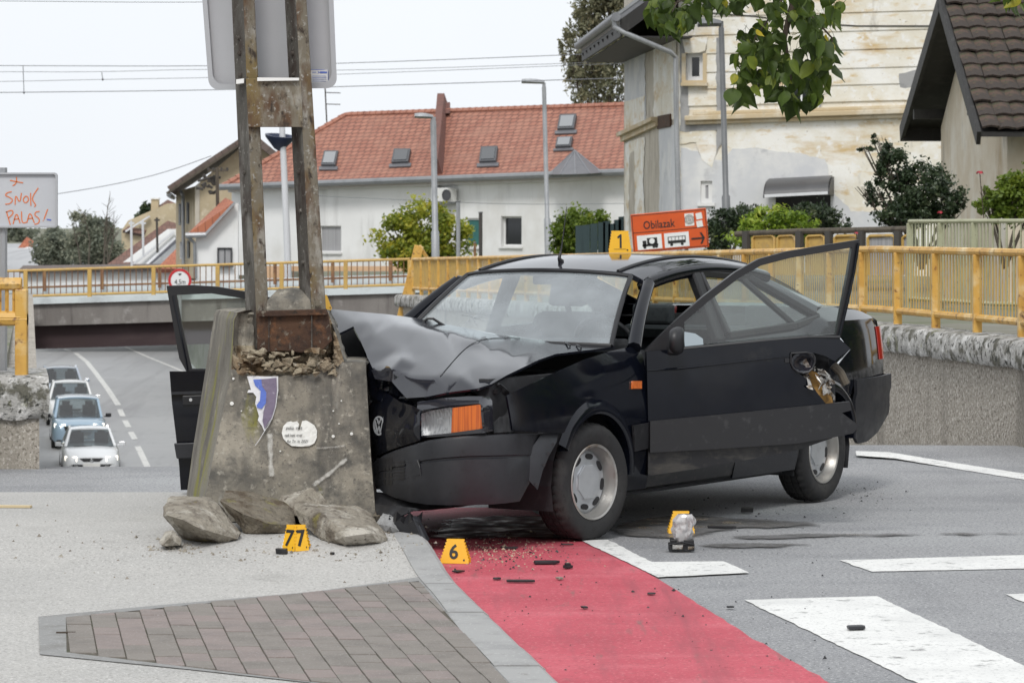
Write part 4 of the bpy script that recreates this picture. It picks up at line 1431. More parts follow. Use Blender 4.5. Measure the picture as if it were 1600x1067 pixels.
# left flank of the same house
holed('side_wall', lv, [(975, -40), (1060, -60), (1060, 440), (975, 420)], [], M['bare_plaster'], yh)
patch(lv, [(977, 66), (1008, 60), (1010, 200), (977, 214)], M['grey_render'], .012, 11, j=2)
patch(lv, [(1022, 70), (1058, 60), (1058, 186), (1022, 190)], M['old_wall'], .014, 12, j=2)
patch(lv, [(977, 160), (1008, 150), (1008, 196), (977, 212)], M['old_wall'], .017, 13, j=2)
patch(lv, [(977, 226), (1008, 214), (1006, 300), (1012, 390), (977, 390)], M['old_wall'], .014, 14, j=3)
patch(lv, [(984, 240), (992, 236), (993, 360), (984, 362)], M['bare_plaster'], .018, 15, j=2)
patch(lv, [(1030, 200), (1058, 194), (1058, 395), (1032, 395)], M['grey_render'], .014, 16, j=2)
for dd, y0, y1 in ((.2, 0, 6), (.1, 6, 14)):
    MB().prism(ppoly(lv, [(975, 208 + y0), (1031, 183 + y0), (1031, 183 + y1), (975, 208 + y1)], .002), lv.n * dd).out('cornice', M['cornice'], yh)
MB().prism(ppoly(lv, [(1030, 182), (1050, 178), (1050, 198), (1030, 202)], .002), lv.n * .05).out('bare_brickwork', M['rust'], yh)
# windows
window(fv, fw_[0], yh, M['win_dark'], fw=.09, depth=.16, sill=True, sillm=M['cornice'])
window(fv, fw_[1], yh, M['curtain'], fw=.09, depth=.10, sill=True)
window(fv, fw_[2], yh, M['win_dark'], fw=.07, depth=.14, sill=True, mull=True)
arch = [(1066, 62), (1107, 57), (1102, 80), (1094, 83), (1077, 84), (1071, 84)]
MB().prism(ppoly(fv, arch, .041), fv.n * .035).out('window_head', M['old_wall'], yh, bevel=.01)
for x0, x1 in ((1066, 1072), (1099, 1105)):
    MB().prism(ppoly(fv, rect(x0, 84, x1, 130), .002), fv.n * .07).out('window_surround', M['cornice'], yh)
MB().prism(ppoly(fv, rect(1066, 130, 1107, 135), .002), fv.n * .2).out('window_ledge', M['cornice'], yh)
# roof with eave, gutter, downpipe
ga, gb = at(962, 27, 65.2), at(903, 72, 80)
up = V((4.4, -.2, 3.2))
uvroof('roof', (gb, ga, ga + up, gb + up), M['zinc'], yh, .22)
mb = MB()
for k in range(9):
    q = gb.lerp(ga, k / 8)
    mb.beam(q + V((0, 0, .03)), q + up + V((0, 0, .03)), .05, .06)
mb.out('roof_rib', M['gutter'], yh, kind='stuff')
mb = MB()
for k in range(9):
    q = gb.lerp(ga, (k + .5) / 9)
    mb.beam(q + V((.1, 0, -.3)), q + up * .5 + V((.1, 0, -.3)), .12, .16)
mb.out('rafter', M['dark_wood'], yh, kind='stuff')
MB().beam(gb + V((.12, 0, -.22)), ga + V((.12, 0, -.22)), .05, .36).out('fascia_board', M['dark_wood'], yh)
MB().prism([ga + V((.1, -.02, -.05)), ga + up + V((.1, -.02, -.05)), ga + up + V((.1, -.02, -.4)), ga + V((.1, -.02, -.4))], (0, .08, 0)).out('verge_board', M['dark_wood'], yh)
MB().prism([ga + V((.2, .1, -.42)), gb + V((.2, .1, -.42)), gb + V((1.6, .1, -.42)), ga + V((1.6, .1, -.42))], (0, 0, .03)).out('soffit', M['dark_wood'], yh)
MB().tube([gb, ga + (ga - gb) * .01], .10, 10).out('gutter', M['zinc'], yh, smooth=40)
MB().tube([at(959, 30, 65.2), at(960, 42, 65.2), at(972, 50, 65.2), at(1048, 82, 65.4), at(1056, 90, 65.6), at(1057, 200, 65.6), at(1062, 400, 65.6)], .055, 10).out('downpipe', M['galv'], yh, smooth=50)
MB().tube([fv.p(1100, 20, .06), fv.p(1180, 26, .05), fv.p(1255, 36, .06), fv.p(1340, 41, .05), fv.p(1470, 41, .06)], .014, 5).out('cable', M['pole_dark'], yh)
# awning above the door
aw = thing('door_awning', 'curved dark awning with white front edge over the doorway of the peeling house', 'awning', fv.p(1258, 300, .3))
rows = []
for k in range(9):
    t = k / 8
    out_ = .75 * math.sin(t * math.pi / 2)
    yy = 279 + 30 * (1 - math.cos(t * math.pi / 2)) * .95
    rows.append([fv.p(1203 + 0 * t, yy + 1, .02) + fv.n * out_, fv.p(1301, yy - 4, .02) + fv.n * out_])
MB().grid(rows).out('sheet', M['awning'], aw, solid=.012, smooth=60)
MB().beam(rows[-1][0] + V((0, 0, .02)), rows[-1][1] + V((0, 0, .02)), .04, .06).out('front_edge', M['white_steel'], aw)
for e, nm in ((0, 'side_arm'), (1, 'side_arm')):
    mb = MB()
    pts = [r[e] + V((0, 0, -.02)) for r in rows]
    mb.prism(pts + [fv.p(1203 if e == 0 else 1301, 306, .02)], fv.d * (.03 if e else -.03))
    mb.out(nm, M['plastic_black'], aw)

# --- barn with the dark tiled roof
bn = thing('barn', 'old barn with weathered plaster gable and mossy dark tiled roof at the right edge', 'barn', (8, 46, .6))
zE, zR_, Yr = 2.95, 5.12, 47.3
MB().prism([(6.95, 44.0, .3), (6.95, 50.8, .3), (6.95, 50.8, 3.2), (6.95, 47.3, 4.95), (6.95, 44.0, 2.95)], (.3, 0, 0)).out('gable_wall', M['barn_wall'], bn)
MB().bx((7.25, 44.0, .3), (14, 44.3, 2.95)).out('front_wall', M['barn_side'], bn)
MB().bx((7.25, 50.5, .3), (14, 50.8, 3.1)).out('rear_wall', M['barn_side'], bn)
MB().prism([(6.48, 43.45, zE - .12), (14, 43.45, zE - .12), (14, Yr, zR_ - .12), (6.48, Yr, zR_ - .12)], (0, 0, .07)).out('roof_deck', M['dark_wood'], bn)
MB().prism([(6.48, Yr, zR_ - .12), (14, Yr, zR_ - .12), (14, 51.9, 3.18), (6.48, 51.9, 3.18)], (0, 0, .1)).out('roof_deck', M['dark_wood'], bn)
MB().beam((6.46, 43.4, zE - .14), (6.46, Yr, zR_ - .14), .06, .2).out('verge_board', M['dark_wood'], bn)
MB().beam((6.46, Yr, zR_ - .16), (6.46, 52.0, 3.12), .06, .26).out('verge_board', M['dark_wood'], bn)
MB().bx((6.46, 51.82, 3.0), (14, 52.0, 3.26)).out('fascia_board', M['dark_wood'], bn)
for k in range(3):
    MB().beam((6.48, 44.6 + k * .0 + (0, 2.7, 6.0)[k], (3.25, 4.78, 3.4)[k]), (7.0, 44.6 + (0, 2.7, 6.0)[k], (3.25, 4.78, 3.4)[k]), .14, .16).out('purlin_end', M['dark_wood'], bn)
# roof tiles of the front slope, one by one
sd_ = V((0, Yr - 43.45, zR_ - zE))
SLn = sd_.length
sd_.normalize()
nn = V((0, -sd_.z, sd_.y))
if nn.z < 0: nn = -nn
ncourse, tw = 11, .235
ex = SLn / ncourse
tm = []
for var in range(4):
    mb = MB()
    rows = []
    for k in range(7):
        t = k / 6
        zz = .028 * math.sin(t * math.pi) ** 1.0 + (.012 if t > .85 else 0)
        rows.append([V((t * tw * 1.02, 0, 0)) + nn * (.045 + zz + .006 * var), V((t * tw * 1.02, 0, 0)) + sd_ * ex * 1.12 + nn * (.012 + zz)])
    mb.grid(rows)
    mb.grid([[r[0] - nn * .03, r[0]] for r in rows])
    me = mb.mesh('roof_tile')
    me.materials.append(M['barn_tile'])
    me.polygons.foreach_set('use_smooth', [True] * len(me.polygons))
    me.set_sharp_from_angle(angle=math.radians(50))
    tm.append(me)
for r in range(ncourse):
    for c in range(34):
        o_ = bpy.data.objects.new('roof_tile', RND.choice(tm))
        COL.objects.link(o_)
        o_.parent = bn
        W = V((6.5 + c * tw + (tw * .5 if r % 2 else 0) * .0, 43.42, zE - .05)) + sd_ * ex * r + V((RND.uniform(-.012, .012), 0, RND.uniform(-.008, .012)))
        o_.location = W - V((8, 46, .6))
        o_.rotation_euler = (RND.uniform(-.02, .02), RND.uniform(-.02, .02), RND.uniform(-.03, .03))
MB().tube([(6.45, Yr, zR_ + .02), (14, Yr, zR_ + .02)], .12, 8).out('ridge', M['barn_tile'], bn)

# ------------------------------------------------------------------ masts, lamps, wires
def lamp(label, base, top, Y, head, r0, r1, mat, headm, name='street_lamp', cat='street lamp', d0=0, group=None):
    b, t_ = at(base[0], base[1] + 25, Y), at(top[0], top[1], Y)
    t = thing(name, label, cat, b, group)
    m1 = b.lerp(t_, .28)
    MB().tube([b, m1, m1 + (t_ - b) * .01, t_], [r0, r0, r1 * 1.05, r1], 12).out('pole', mat, t, smooth=40)
    h0, h1 = at(head[0], head[1], Y - d0), at(head[2], head[3], Y)
    MB().tube([t_ + V((0, 0, -.02)), t_ + V((0, 0, .12)), h1], r1 * .8, 8).out('arm', mat, t)
    mb = MB()
    rows = []
    for k in range(6):
        s = k / 5
        p = h1.lerp(h0, s)
        w, h = .06 + .13 * math.sin(s * 2.6), .05 + .05 * math.sin(s * 2.6)
        rows.append([p + V((0, -w, 0)), p + V((0, -w * .6, h)), p + V((0, w * .6, h)), p + V((0, w, 0)), p + V((0, w * .6, -.05)), p + V((0, -w * .6, -.05))])
    mb.grid(rows, wrap=True)
    mb.f.append(tuple(range(6))); mb.f.append(tuple(30 + i for i in range(6)))
    mb.out('lamp_head', headm, t, smooth=50)
    return t


lamp('dark grey street lamp with short arm standing before the peeling house', (1137, 385), (1127, 44), 56, (1090, 38, 1127, 37), .075, .05, M['galv_dark'], M['galv_dark'])
lamp('slim grey street lamp with flat head in front of the red roof', (857, 398), (850, 136), 96, (815, 128, 851, 129), .10, .065, M['galv'], M['galv'])
lamp('thick pale street lamp beside the yellowing shrub and brown fire wall', (681, 405), (677, 190), 86, (648, 182, 677, 183), .11, .08, M['galv'], M['galv'])
mst = thing('white_mast', 'slender white mast with navy fitting seen between the rusty steel legs', 'mast', at(450, 445, 72))
MB().tube([at(451, 450, 72), at(448, 360, 72), at(441, 205, 72), at(439, 150, 72)], [.085, .08, .07, .065], 10).out('pole', M['white_steel'], mst, smooth=40)
mb = MB()
mb.lathe([(.03, .0), (.12, .05), (.34, .30), (.36, .36), (.30, .36), (.1, .1)], at(436, 236, 72.1), V((.1, -.15, 1)), 20)
mb.out('fitting', M['navy'], mst, smooth=40)
for px, y0, y1, Y, r, lab in ((716, 316, 402, 84, .055, 'thin grey post right of the thick pale lamp'), (751, 333, 402, 84, .05, 'thin dark post beside the teal shutter'), (742, 380, 402, 83, .035, 'short rusty post above the yellow railing')):
    t = thing('post', lab, 'post', at(px, y1 + 15, Y))
    MB().tube([at(px, y1 + 15, Y), at(px, y0, Y)], r, 8).out('shaft', M['galv'] if px == 716 else (M['pole_dark'] if px == 751 else M['rust_rail']), t)
    MB().lathe([(0, .04), (r * 1.3, .03), (r * 1.3, 0), (0, 0)], at(px, y0, Y), (0, 0, 1), 8).out('cap', M['galv_dark'], t)
up_ = thing('utility_pole', 'brown utility pole with crossarm and insulators before the beige gable', 'utility pole', at(340, 415, 106))
MB().tube([at(342, 440, 106), at(339, 262, 106)], .06, 8).out('pole', M['bark'], up_)
MB().beam(at(325, 267, 106), at(356, 266, 106), .07, .09).out('crossarm', M['bark'], up_)
mb = MB()
for x in (326, 333, 346, 355): mb.tube([at(x, 267, 106), at(x, 262, 106)], .05, 6)
mb.out('insulator', M['pole_dark'], up_, kind='stuff')
mb = MB()
rr = random.Random(3)
for k in range(16):
    x, y = rr.uniform(308, 340), rr.uniform(276, 300)
    mb.tube([at(x, y, 106.3), at(x + rr.uniform(-4, 4), y + rr.uniform(-5, 5), 106.3), at(x + rr.uniform(2, 9), y + rr.uniform(-4, 4), 106.3)], .05, 5)
mb.tube([at(309, 283, 106.3), at(341, 275, 106.3)], .05, 6)
mb.out('bracket_cluster', M['pole_dark'], up_)
for x, y0, y1, lab in ((206, 345, 420, 'white pole among the far roofs at left, leftmost'), (224, 345, 400, 'grey pole among the far roofs at left, middle'), (246, 340, 395, 'dark pole among the far roofs nearest the beige house')):
    t = thing('pole', lab, 'pole', at(x, y1, 136))
    MB().tube([at(x, y1, 136), at(x - 1, y0, 136)], .055, 6).out('shaft', M['white_steel'] if x < 240 else M['pole_dark'], t)
    MB().beam(at(x - 5, y0 + 4, 136), at(x + 4, y0 + 4, 136), .06, .08).out('crossarm', M['white_steel'] if x < 240 else M['pole_dark'], t)
ant = thing('roof_antenna', 'thin roof antenna above the left end of the red roof', 'antenna', at(511, 198, 116))
mb = MB()
mb.tube([at(511, 200, 116), at(508, 138, 116)], .03, 6)
mb.out('mast', M['pole_dark'], ant)
for y in (145, 163): MB().tube([at(509, y, 116), at(532, y + .6, 116)], .018, 5).out('element', M['pole_dark'], ant)


def wire(label, pts, Y, r=.009, drop=None):
    o_ = MB().tube([at(x, y, Y) for x, y in smooth_poly(pts, 2, False)], r, 5).out('overhead_wire', M['wire'], None, label=label, cat='wire', group='overhead wires across the sky')
    return o_


wire('topmost overhead wire near the upper edge of the sky', [(-200, 0), (0, 2), (320, 5), (600, -2), (900, -14)], 90)
wire('upper overhead wire of the pair carrying the long dropper', [(-200, 102), (0, 103), (320, 104), (530, 100), (970, 83)], 92, .011)
wire('thin overhead wire just below the long dropper wire top', [(-200, 112), (0, 112.5), (159, 113), (320, 108), (530, 112), (980, 96)], 93, .008)
wire('overhead contact wire sagging to the short dropper', [(-200, 131), (0, 128), (159, 124.5), (320, 122), (530, 117), (980, 99)], 93, .008)
wire('lowest straight overhead wire holding the long dropper foot', [(-200, 147), (0, 145), (320, 141.5), (530, 136), (980, 122)], 92, .012)
wire('sagging wire from the graffiti sign up to the beige house', [(70, 306), (130, 297), (200, 284), (260, 269), (330, 244)], 100, .012)
wire('faint wire low across the front of the white house', [(490, 306), (640, 313), (800, 320), (1000, 318)], 95, .008)
for x, y0, y1, Y, lab in ((36, 103, 145, 92, 'long vertical dropper between the overhead wires'), (159, 113, 124.5, 93, 'short vertical dropper between the overhead wires')):
    t = MB().tube([at(x, y0, Y), at(x + 1.5, y1, Y)], .012, 5)
    t.lathe([(0, -.05), (.04, 0), (0, .05)], at(x + 1.5, y1, Y), (0, 0, 1), 6)
    t.out('wire_dropper', M['wire'], None, label=lab, cat='dropper')

# ------------------------------------------------------------------ signs
gs = thing('traffic_sign', 'grey back of a sign with orange SNOK PALAS graffiti at the left edge', 'sign', at(4, 600, 21.3))
sp = VP((-90, 21.3), (90, 21.3))
o2 = smooth_poly([sp.ab(*p) for p in rect(-86, 270, 90, 356)], 0)
def rrect(x0, y0, x1, y1, r, n=5):
    o = []
    for cx, cy, a0 in ((x1 - r, y1 - r, 0), (x0 + r, y1 - r, 90), (x0 + r, y0 + r, 180), (x1 - r, y0 + r, 270)):
        for k in range(n + 1):
            a = math.radians(a0 + 90 * k / n)
            o.append((cx + r * math.cos(a), cy + r * math.sin(a)))
    return o
(ax, az), (bx, bz) = sp.ab(-86, 356), sp.ab(90, 270)
rr_ = rrect(ax, az, bx, bz, .02)
MB().prism([sp.w(a, b, 0) for a, b in rr_], sp.n * -.012).out('sign_plate', M['sign_grey'], gs)
inn = rrect(ax + .012, az + .012, bx - .012, bz - .012, .014)
mb = MB()
mb.grid([[sp.w(*p, .0), sp.w(*p, .022), sp.w(*q, .022), sp.w(*q, .001)] for p, q in list(zip(rr_, inn)) + [(rr_[0], inn[0])]])
mb.out('sign_lip', M['alu_edge'], gs)
MB().tube([sp.w(sp.ab(3, 600)[0], sp.ab(3, 612)[1], -.04), sp.w(sp.ab(3, 600)[0], sp.ab(3, 262)[1], -.04)], .03, 10).out('post', M['galv'], gs)
gp = lambda a, b, d: sp.w(*sp.ab(a, b), d)
# hand-sprayed letters
Lz = lambda pts: [(p[0] / 3.81, 240 + p[1] / 3.81) for p in pts]
G = [Lz(l) for l in (
    [(60, 160), (95, 168), (138, 175)], [(98, 140), (100, 165), (90, 185), (75, 192)],
    [(70, 228), (45, 232), (28, 250), (60, 262), (78, 278), (60, 300), (32, 302)],
    [(90, 305), (92, 240), (118, 300), (128, 235)],
    [(150, 255), (135, 275), (150, 298), (172, 280), (165, 255), (150, 255)],
    [(182, 235), (184, 312)], [(228, 205), (186, 268), (212, 305)],
    [(38, 345), (62, 425)], [(35, 350), (70, 335), (82, 355), (50, 385)],
    [(78, 420), (98, 345), (120, 415)], [(82, 392), (112, 388)],
    [(128, 345), (130, 415), (158, 410)],
    [(160, 412), (178, 342), (204, 412)], [(166, 388), (196, 385)],
    [(236, 345), (212, 348), (205, 368), (236, 388), (232, 415), (205, 422)],
    [(205, 318), (214, 306)], [(284, 332), (262, 392)], [(256, 402), (258, 398)])]
mb = strokes(MB(), G, gp, 1.6, .003)
mb.out('graffiti', M['spray'], gs, fix=False)
strokes(MB(), [[(73, 343), (80, 344)]], gp, 2.0, .003).out('label_sticker', M['paper_blue'], gs, fix=False)

os_ = thing('detour_sign', 'tilted orange Obilazak detour sign with lorry and bus symbols behind the wrecked car', 'road sign', at(1045, 470, 46))
op = VP((985, 46), (1108, 46))
q4 = [(985, 335.5), (1103, 325), (1108, 386), (990, 396)]
def ob(a, b, d=.0):                                   # sign coordinates 0..1
    x = (q4[0][0] * (1 - a) + q4[1][0] * a) * (1 - b) + (q4[3][0] * (1 - a) + q4[2][0] * a) * b
    y = (q4[0][1] * (1 - a) + q4[1][1] * a) * (1 - b) + (q4[3][1] * (1 - a) + q4[2][1] * a) * b
    return op.p(x, y, d)
MB().prism([ob(0, 0), ob(1, 0), ob(1, 1), ob(0, 1)], op.n * -.03).out('sign_plate', M['orange_sign'], os_, bevel=.008)
mb = MB()
for a0, b0, a1, b1 in ((.012, .03, .988, .045), (.012, .955, .988, .97), (.012, .03, .02, .97), (.98, .03, .988, .97), (.012, .475, .988, .49)):
    mb.prism([ob(a0, b0, .001), ob(a1, b0, .001), ob(a1, b1, .001), ob(a0, b1, .001)], op.n * .003)
mb.out('border_line', M['ink'], os_)
xd, yd = ob(1, .5) - ob(0, .5), ob(.5, 0) - ob(.5, 1)
text('lettering', 'Obilazak', ob(.155, .405, .002), xd, yd, .165, M['ink'], os_, .001, .80, bold=.012)
for a0, a1 in ((.06, .385), (.42, .745)):
    bd = MB().prism([ob(a0, .56, .001), ob(a1, .56, .001), ob(a1, .93, .001), ob(a0, .93, .001)], op.n * .003).out('symbol_panel', M['sign_white'], os_)
sy = MB()
def bxs(a0, b0, a1, b1): sy.prism([ob(a0, b0, .006), ob(a1, b0, .006), ob(a1, b1, .006), ob(a0, b1, .006)], op.n * .002)
bxs(.19, .64, .325, .82); bxs(.13, .70, .18, .84); bxs(.125, .80, .335, .85)
for a_ in (.155, .275, .31): sy.disc(ob(a_, .87, .007), op.n, .022, 12)
bxs(.465, .655, .70, .67); bxs(.465, .655, .475, .83); bxs(.69, .655, .70, .83); bxs(.465, .755, .70, .83)
for k in range(1, 5): bxs(.465 + k * .047, .66, .471 + k * .047, .76)
for a_ in (.51, .65): sy.disc(ob(a_, .86, .007), op.n, .022, 12)
sy.out('vehicle_symbol', M['ink'], os_)
sy = MB()
sy.disc(ob(.255, .725, .009), op.n, .04, 16)
sy.out('load_symbol', M['sign_white'], os_)
sy = MB()
bxs(.775, .735, .93, .775)
sy.prism([ob(.89, .61, .002), ob(.915, .61, .002), ob(.955, .755, .002), ob(.915, .90, .002), ob(.89, .90, .002), ob(.925, .755, .002)], op.n * .003)
sy.out('arrow', M['ink'], os_)
MB().prism([ob(.71, .1, .001), ob(.83, .1, .001), ob(.83, .42, .001), ob(.71, .42, .001)], op.n * .002).out('sticker', M['sticker'], os_)
mb = MB()
for r in (.018, .042, .062): mb.lathe([(r, 0), (r + .009, 0), (r + .009, .001), (r, .001)], ob(.77, .26, .004), op.n, 20, True)
mb.disc(ob(.77, .26, .004), op.n, .008, 10)
mb.out('sticker_rings', M['pole_dark'], os_)
for b_ in (.12, .32): MB().prism([ob(.855, b_, .001), ob(.935, b_ - .02, .001), ob(.945, b_ + .14, .001), ob(.865, b_ + .16, .001)], op.n * .002).out('sticker', M['sticker'], os_)
MB().tube([ob(.3, .98, -.06), V((ob(.3, 1).x, 46.06, .42))], .03, 8).out('post', M['galv'], os_)
MB().tube([ob(.7, .98, -.06), V((ob(.7, 1).x, 46.06, .42))], .03, 8).out('post', M['galv'], os_)
MB().bx((ob(.15, 1).x, 45.8, .3), (ob(.85, 1).x, 46.3, .42)).out('foot_block', M['plastic_black'], os_)

# ------------------------------------------------------------------ fences on the upper ground
gf = [at(1421, 360, 33.5), at(1546, 360, 31.2), at(1720, 360, 30.0)]
for p in gf: p.z = 0
railing('garden_fence', 'pale green bar fence standing behind the yellow railing at the right', 'fence', gf, lambda s: .72, .10, .92, 1.0, 9, .03, .022, .010, (M['green_rail'], M['green_rail']))
v36 = VP((1236, 37), (1425, 35.5))
wf = thing('garden_gate', 'low brown gate fence with yellow framed panels under the dark shrubs', 'fence', v36.p(1330, 420))
MB().tube([v36.p(1150, 366), v36.p(1240, 362), v36.p(1424, 358)], .035, 8).out('top_rail', M['bark'], wf)
for x in (1165, 1248, 1294, 1345, 1402):
    MB().prism(ppoly(v36, rect(x, 361, x + 8, 430)), v36.n * .06).out('post', M['pole_dark'], wf)
for x0, x1 in ((1176, 1210), (1215, 1242), (1260, 1288), (1304, 1340), (1356, 1398), (1410, 1422)):
    mb = MB()
    mb.tube([v36.p(x0, 430), v36.p(x0, 372), v36.p(x0 + 4, 369), v36.p(x1 - 4, 368), v36.p(x1, 371), v36.p(x1, 430)], .02, 6)
    f_ = mb.out('panel_frame', M['yellow_old'], wf, smooth=50)
    MB().prism(ppoly(v36, rect(x0, 371, x1, 430), -.01), v36.n * -.01).out('panel_sheet', M['curtain'] if x0 > 1350 else M['yellow_old'], f_)
bf = thing('board_fence', 'dark green board fence between the hedge and the old house', 'fence', at(945, 395, 84))
tops = [(905, 352), (916, 351), (928, 349), (940, 347), (948, 345), (956, 349), (965, 343), (972, 338), (980, 342)]
for i, (x, y) in enumerate(tops):
    MB().prism([at(x - 5.6, y + 1, 84), at(x + 5.6, y, 84), at(x + 5.6, 405, 84), at(x - 5.6, 405, 84)], (0, .06, 0)).out('board', M['board_green'], bf)
MB().prism([at(900, 372, 84.1), at(986, 370, 84.1), at(986, 375, 84.1), at(900, 377, 84.1)], (0, .08, 0)).out('rail', M['board_green'], bf)


# ------------------------------------------------------------------ plants
def leaves(blobs, n, size, seed, clump=40, spread=.22, shell=.55, droop=0.0, flat=0.0, asp=1.6):
    """leaf-sized faces gathered in clumps through the crown's volume; 'tone' is each leaf's own colour"""
    rg = np.random.default_rng(seed)
    vol = np.array([b[1][0] * b[1][1] * b[1][2] for b in blobs])
    pk_ = rg.choice(len(blobs), clump, p=vol / vol.sum())
    C0 = np.array([b[0] for b in blobs])[pk_]
    Rr = np.array([b[1] for b in blobs])[pk_]
    d = rg.normal(size=(clump, 3))
    d /= np.linalg.norm(d, axis=1)[:, None]
    rad = shell + (1 - shell) * rg.random(clump) ** .6
    cc = C0 + d * Rr * rad[:, None]
    tone_c = rg.normal(.45, .17, clump)
    k = rg.integers(0, clump, n)
    sp_ = Rr[k] * spread * rg.uniform(.6, 1.4, (clump, 1))[k]
    p = cc[k] + rg.normal(size=(n, 3)) * sp_
    if droop: p[:, 2] -= droop * np.abs(rg.normal(size=n)) * Rr[k][:, 2]
    nrm = rg.normal(size=(n, 3)) + np.array([0, -.2, .5 + flat])
    nrm /= np.linalg.norm(nrm, axis=1)[:, None]
    t = np.cross(nrm, rg.normal(size=(n, 3)))
    if droop: t += np.array([0, 0, -1.0])
    t -= nrm * (t * nrm).sum(1)[:, None]
    t /= np.linalg.norm(t, axis=1)[:, None]
    b = np.cross(nrm, t)
    s = size * rg.uniform(.6, 1.35, n)[:, None]
    a0 = p - t * s * .5
    a1 = p + b * s * .5 / asp + nrm * s * .08
    a2 = p + t * s * .6
    a3 = p - b * s * .5 / asp + nrm * s * .08
    vs = np.stack([a0, a1, a2, a3], 1).reshape(-1, 3)
    tone = np.clip(tone_c[k] + rg.normal(0, .14, n), 0, 1)
    return vs, np.repeat(tone, 4), n


def crown(name, data, mat, parent=None, **kw):
    vs, tone, n = data
    me = bpy.data.meshes.new(name)
    me.vertices.add(4 * n)
    me.vertices.foreach_set('co', vs.astype(np.float32).ravel())
    me.loops.add(4 * n)
    me.loops.foreach_set('vertex_index', np.arange(4 * n, dtype=np.int32))
    me.polygons.add(n)
    me.polygons.foreach_set('loop_start', np.arange(0, 4 * n, 4, dtype=np.int32))
    me.update(calc_edges=True)
    at_ = me.attributes.new('tone', 'FLOAT', 'POINT')
    at_.data.foreach_set('value', tone.astype(np.float32))
    return link(name, me, mat, parent, **kw)


def blob(px, py, Y, rx, ry, rz=None):
    """a crown lobe given by its photo centre and half sizes in photo pixels"""
    s = Y / F
    return (tuple(at(px, py, Y)), (rx * s, (rz or rx) * s, ry * s))


def plant(name, label, cat, base, blobs, n, size, mat, seed, trunk=None, group=None, **k):
    t = thing(name, label, cat, base, group)
    crown('crown', leaves(blobs, n, size, seed, **k), M[mat], t)
    mb = MB()
    b = V(base)
    rg = random.Random(seed)
    tr = trunk or .05
    for c, r in blobs:
        c = V(c)
        m = b.lerp(c, .5) + V((rg.uniform(-.1, .1), rg.uniform(-.1, .1), .1)) * r[2]
        mb.tube([b, m, c], [tr, tr * .6, tr * .25], 6)
        for q in range(5):
            e_ = c + V((rg.uniform(-1, 1) * r[0], rg.uniform(-1, 1) * r[1], rg.uniform(-.5, 1) * r[2])) * .75
            mb.tube([m.lerp(c, .5), m.lerp(e_, .6), e_], [tr * .4, tr * .25, tr * .1], 5)
    mb.out('trunk', M['bark'], t, smooth=60)
    return t


plant('shrub', 'round yellowing shrub in front of the white house beside the thick pale lamp', 'shrub', at(655, 440, 88), [blob(625, 372, 88, 40, 34), (blob(668, 350, 88, 44, 36)), blob(705, 372, 88, 30, 34), blob(650, 398, 88, 60, 24)], 11000, .115, 'leaf_yellow', 3, .08, clump=150, spread=.16)
plant('shrub', 'dense green hedge bush left of the dark board fence', 'hedge', at(905, 420, 86), [blob(905, 362, 86, 40, 34), blob(930, 348, 86, 22, 20), blob(885, 375, 86, 24, 34)], 7000, .10, 'leaf_hedge', 4, .06, clump=160, spread=.13)
plant('birch_tree', 'tall drooping birch behind the old house against the sky', 'tree', at(960, 420, 122), [blob(955, 20, 122, 48, 60), blob(892, 75, 122, 16, 36), blob(905, 125, 122, 20, 34), blob(915, 15, 122, 26, 34), blob(930, 95, 122, 38, 40), blob(965, 110, 122, 36, 55), blob(905, 55, 122, 18, 26), blob(950, -70, 122, 60, 60), blob(915, 140, 122, 18, 22), blob(1000, -30, 122, 50, 80)], 21000, .19, 'leaf_birch', 5, .07, clump=330, spread=.17, droop=.25, asp=2.2)
plant('tree', 'grey-green tree with thin bare top beyond the bridge at left', 'tree', at(140, 430, 175), [blob(140, 382, 175, 32, 34), blob(128, 352, 175, 17, 22), blob(165, 392, 175, 26, 32), blob(155, 358, 175, 20, 20)], 13000, .19, 'leaf_far', 6, .12, clump=140, spread=.16)
plant('tree', 'rounded green tree just right of the graffiti sign', 'tree', at(85, 430, 178), [blob(85, 388, 178, 32, 30), blob(72, 372, 178, 16, 18), blob(104, 400, 178, 22, 22)], 10000, .19, 'leaf_far', 7, .12, clump=110, spread=.16)
plant('tree', 'dark distant tree behind the faded red roof at the left edge', 'tree', at(15, 430, 290), [blob(10, 370, 290, 34, 26), blob(45, 362, 290, 20, 16), blob(-30, 375, 290, 30, 30)], 4000, .4, 'leaf_far', 8, .2, clump=90, spread=.18)
plant('tree', 'small dark conifer peeping over the far roofs beside the chimney', 'tree', at(228, 400, 215), [blob(229, 328, 215, 8, 16), blob(226, 345, 215, 12, 16)], 1200, .3, 'leaf_dark', 9, .1, clump=40, spread=.2)
bt = thing('bare_tree', 'thin bare tree sticking up between the bushes and far roofs', 'tree', at(172, 425, 172))
mb = MB()
rg = random.Random(4)
for x, y in ((172, 302), (168, 320), (178, 330), (130, 330), (112, 345), (181, 345)):
    p0, p1 = at(150 + (x - 150) * .6, 420, 172), at(x, y, 172)
    mb.tube([p0, p0.lerp(p1, .5) + V((rg.uniform(-.3, .3), 0, 0)), p1], [.06, .035, .012], 5)
    for q in range(12):
        s0 = p0.lerp(p1, rg.uniform(.45, .97))
        mb.tube([s0, s0 + V((rg.uniform(-.5, .5), rg.uniform(-.3, .3), rg.uniform(.1, .6)))], [.016, .007], 4)
mb.out('trunk', M['bark'], bt)
plant('shrub', 'bright yellow-green bush beside the dark street lamp', 'shrub', at(1210, 420, 47), [blob(1205, 350, 47, 40, 26), blob(1165, 360, 47, 24, 22), blob(1245, 355, 47, 30, 22), blob(1200, 375, 47, 56, 18)], 5200, .085, 'leaf_bright', 11, .04, clump=150, spread=.15, flat=.3, asp=2.6)
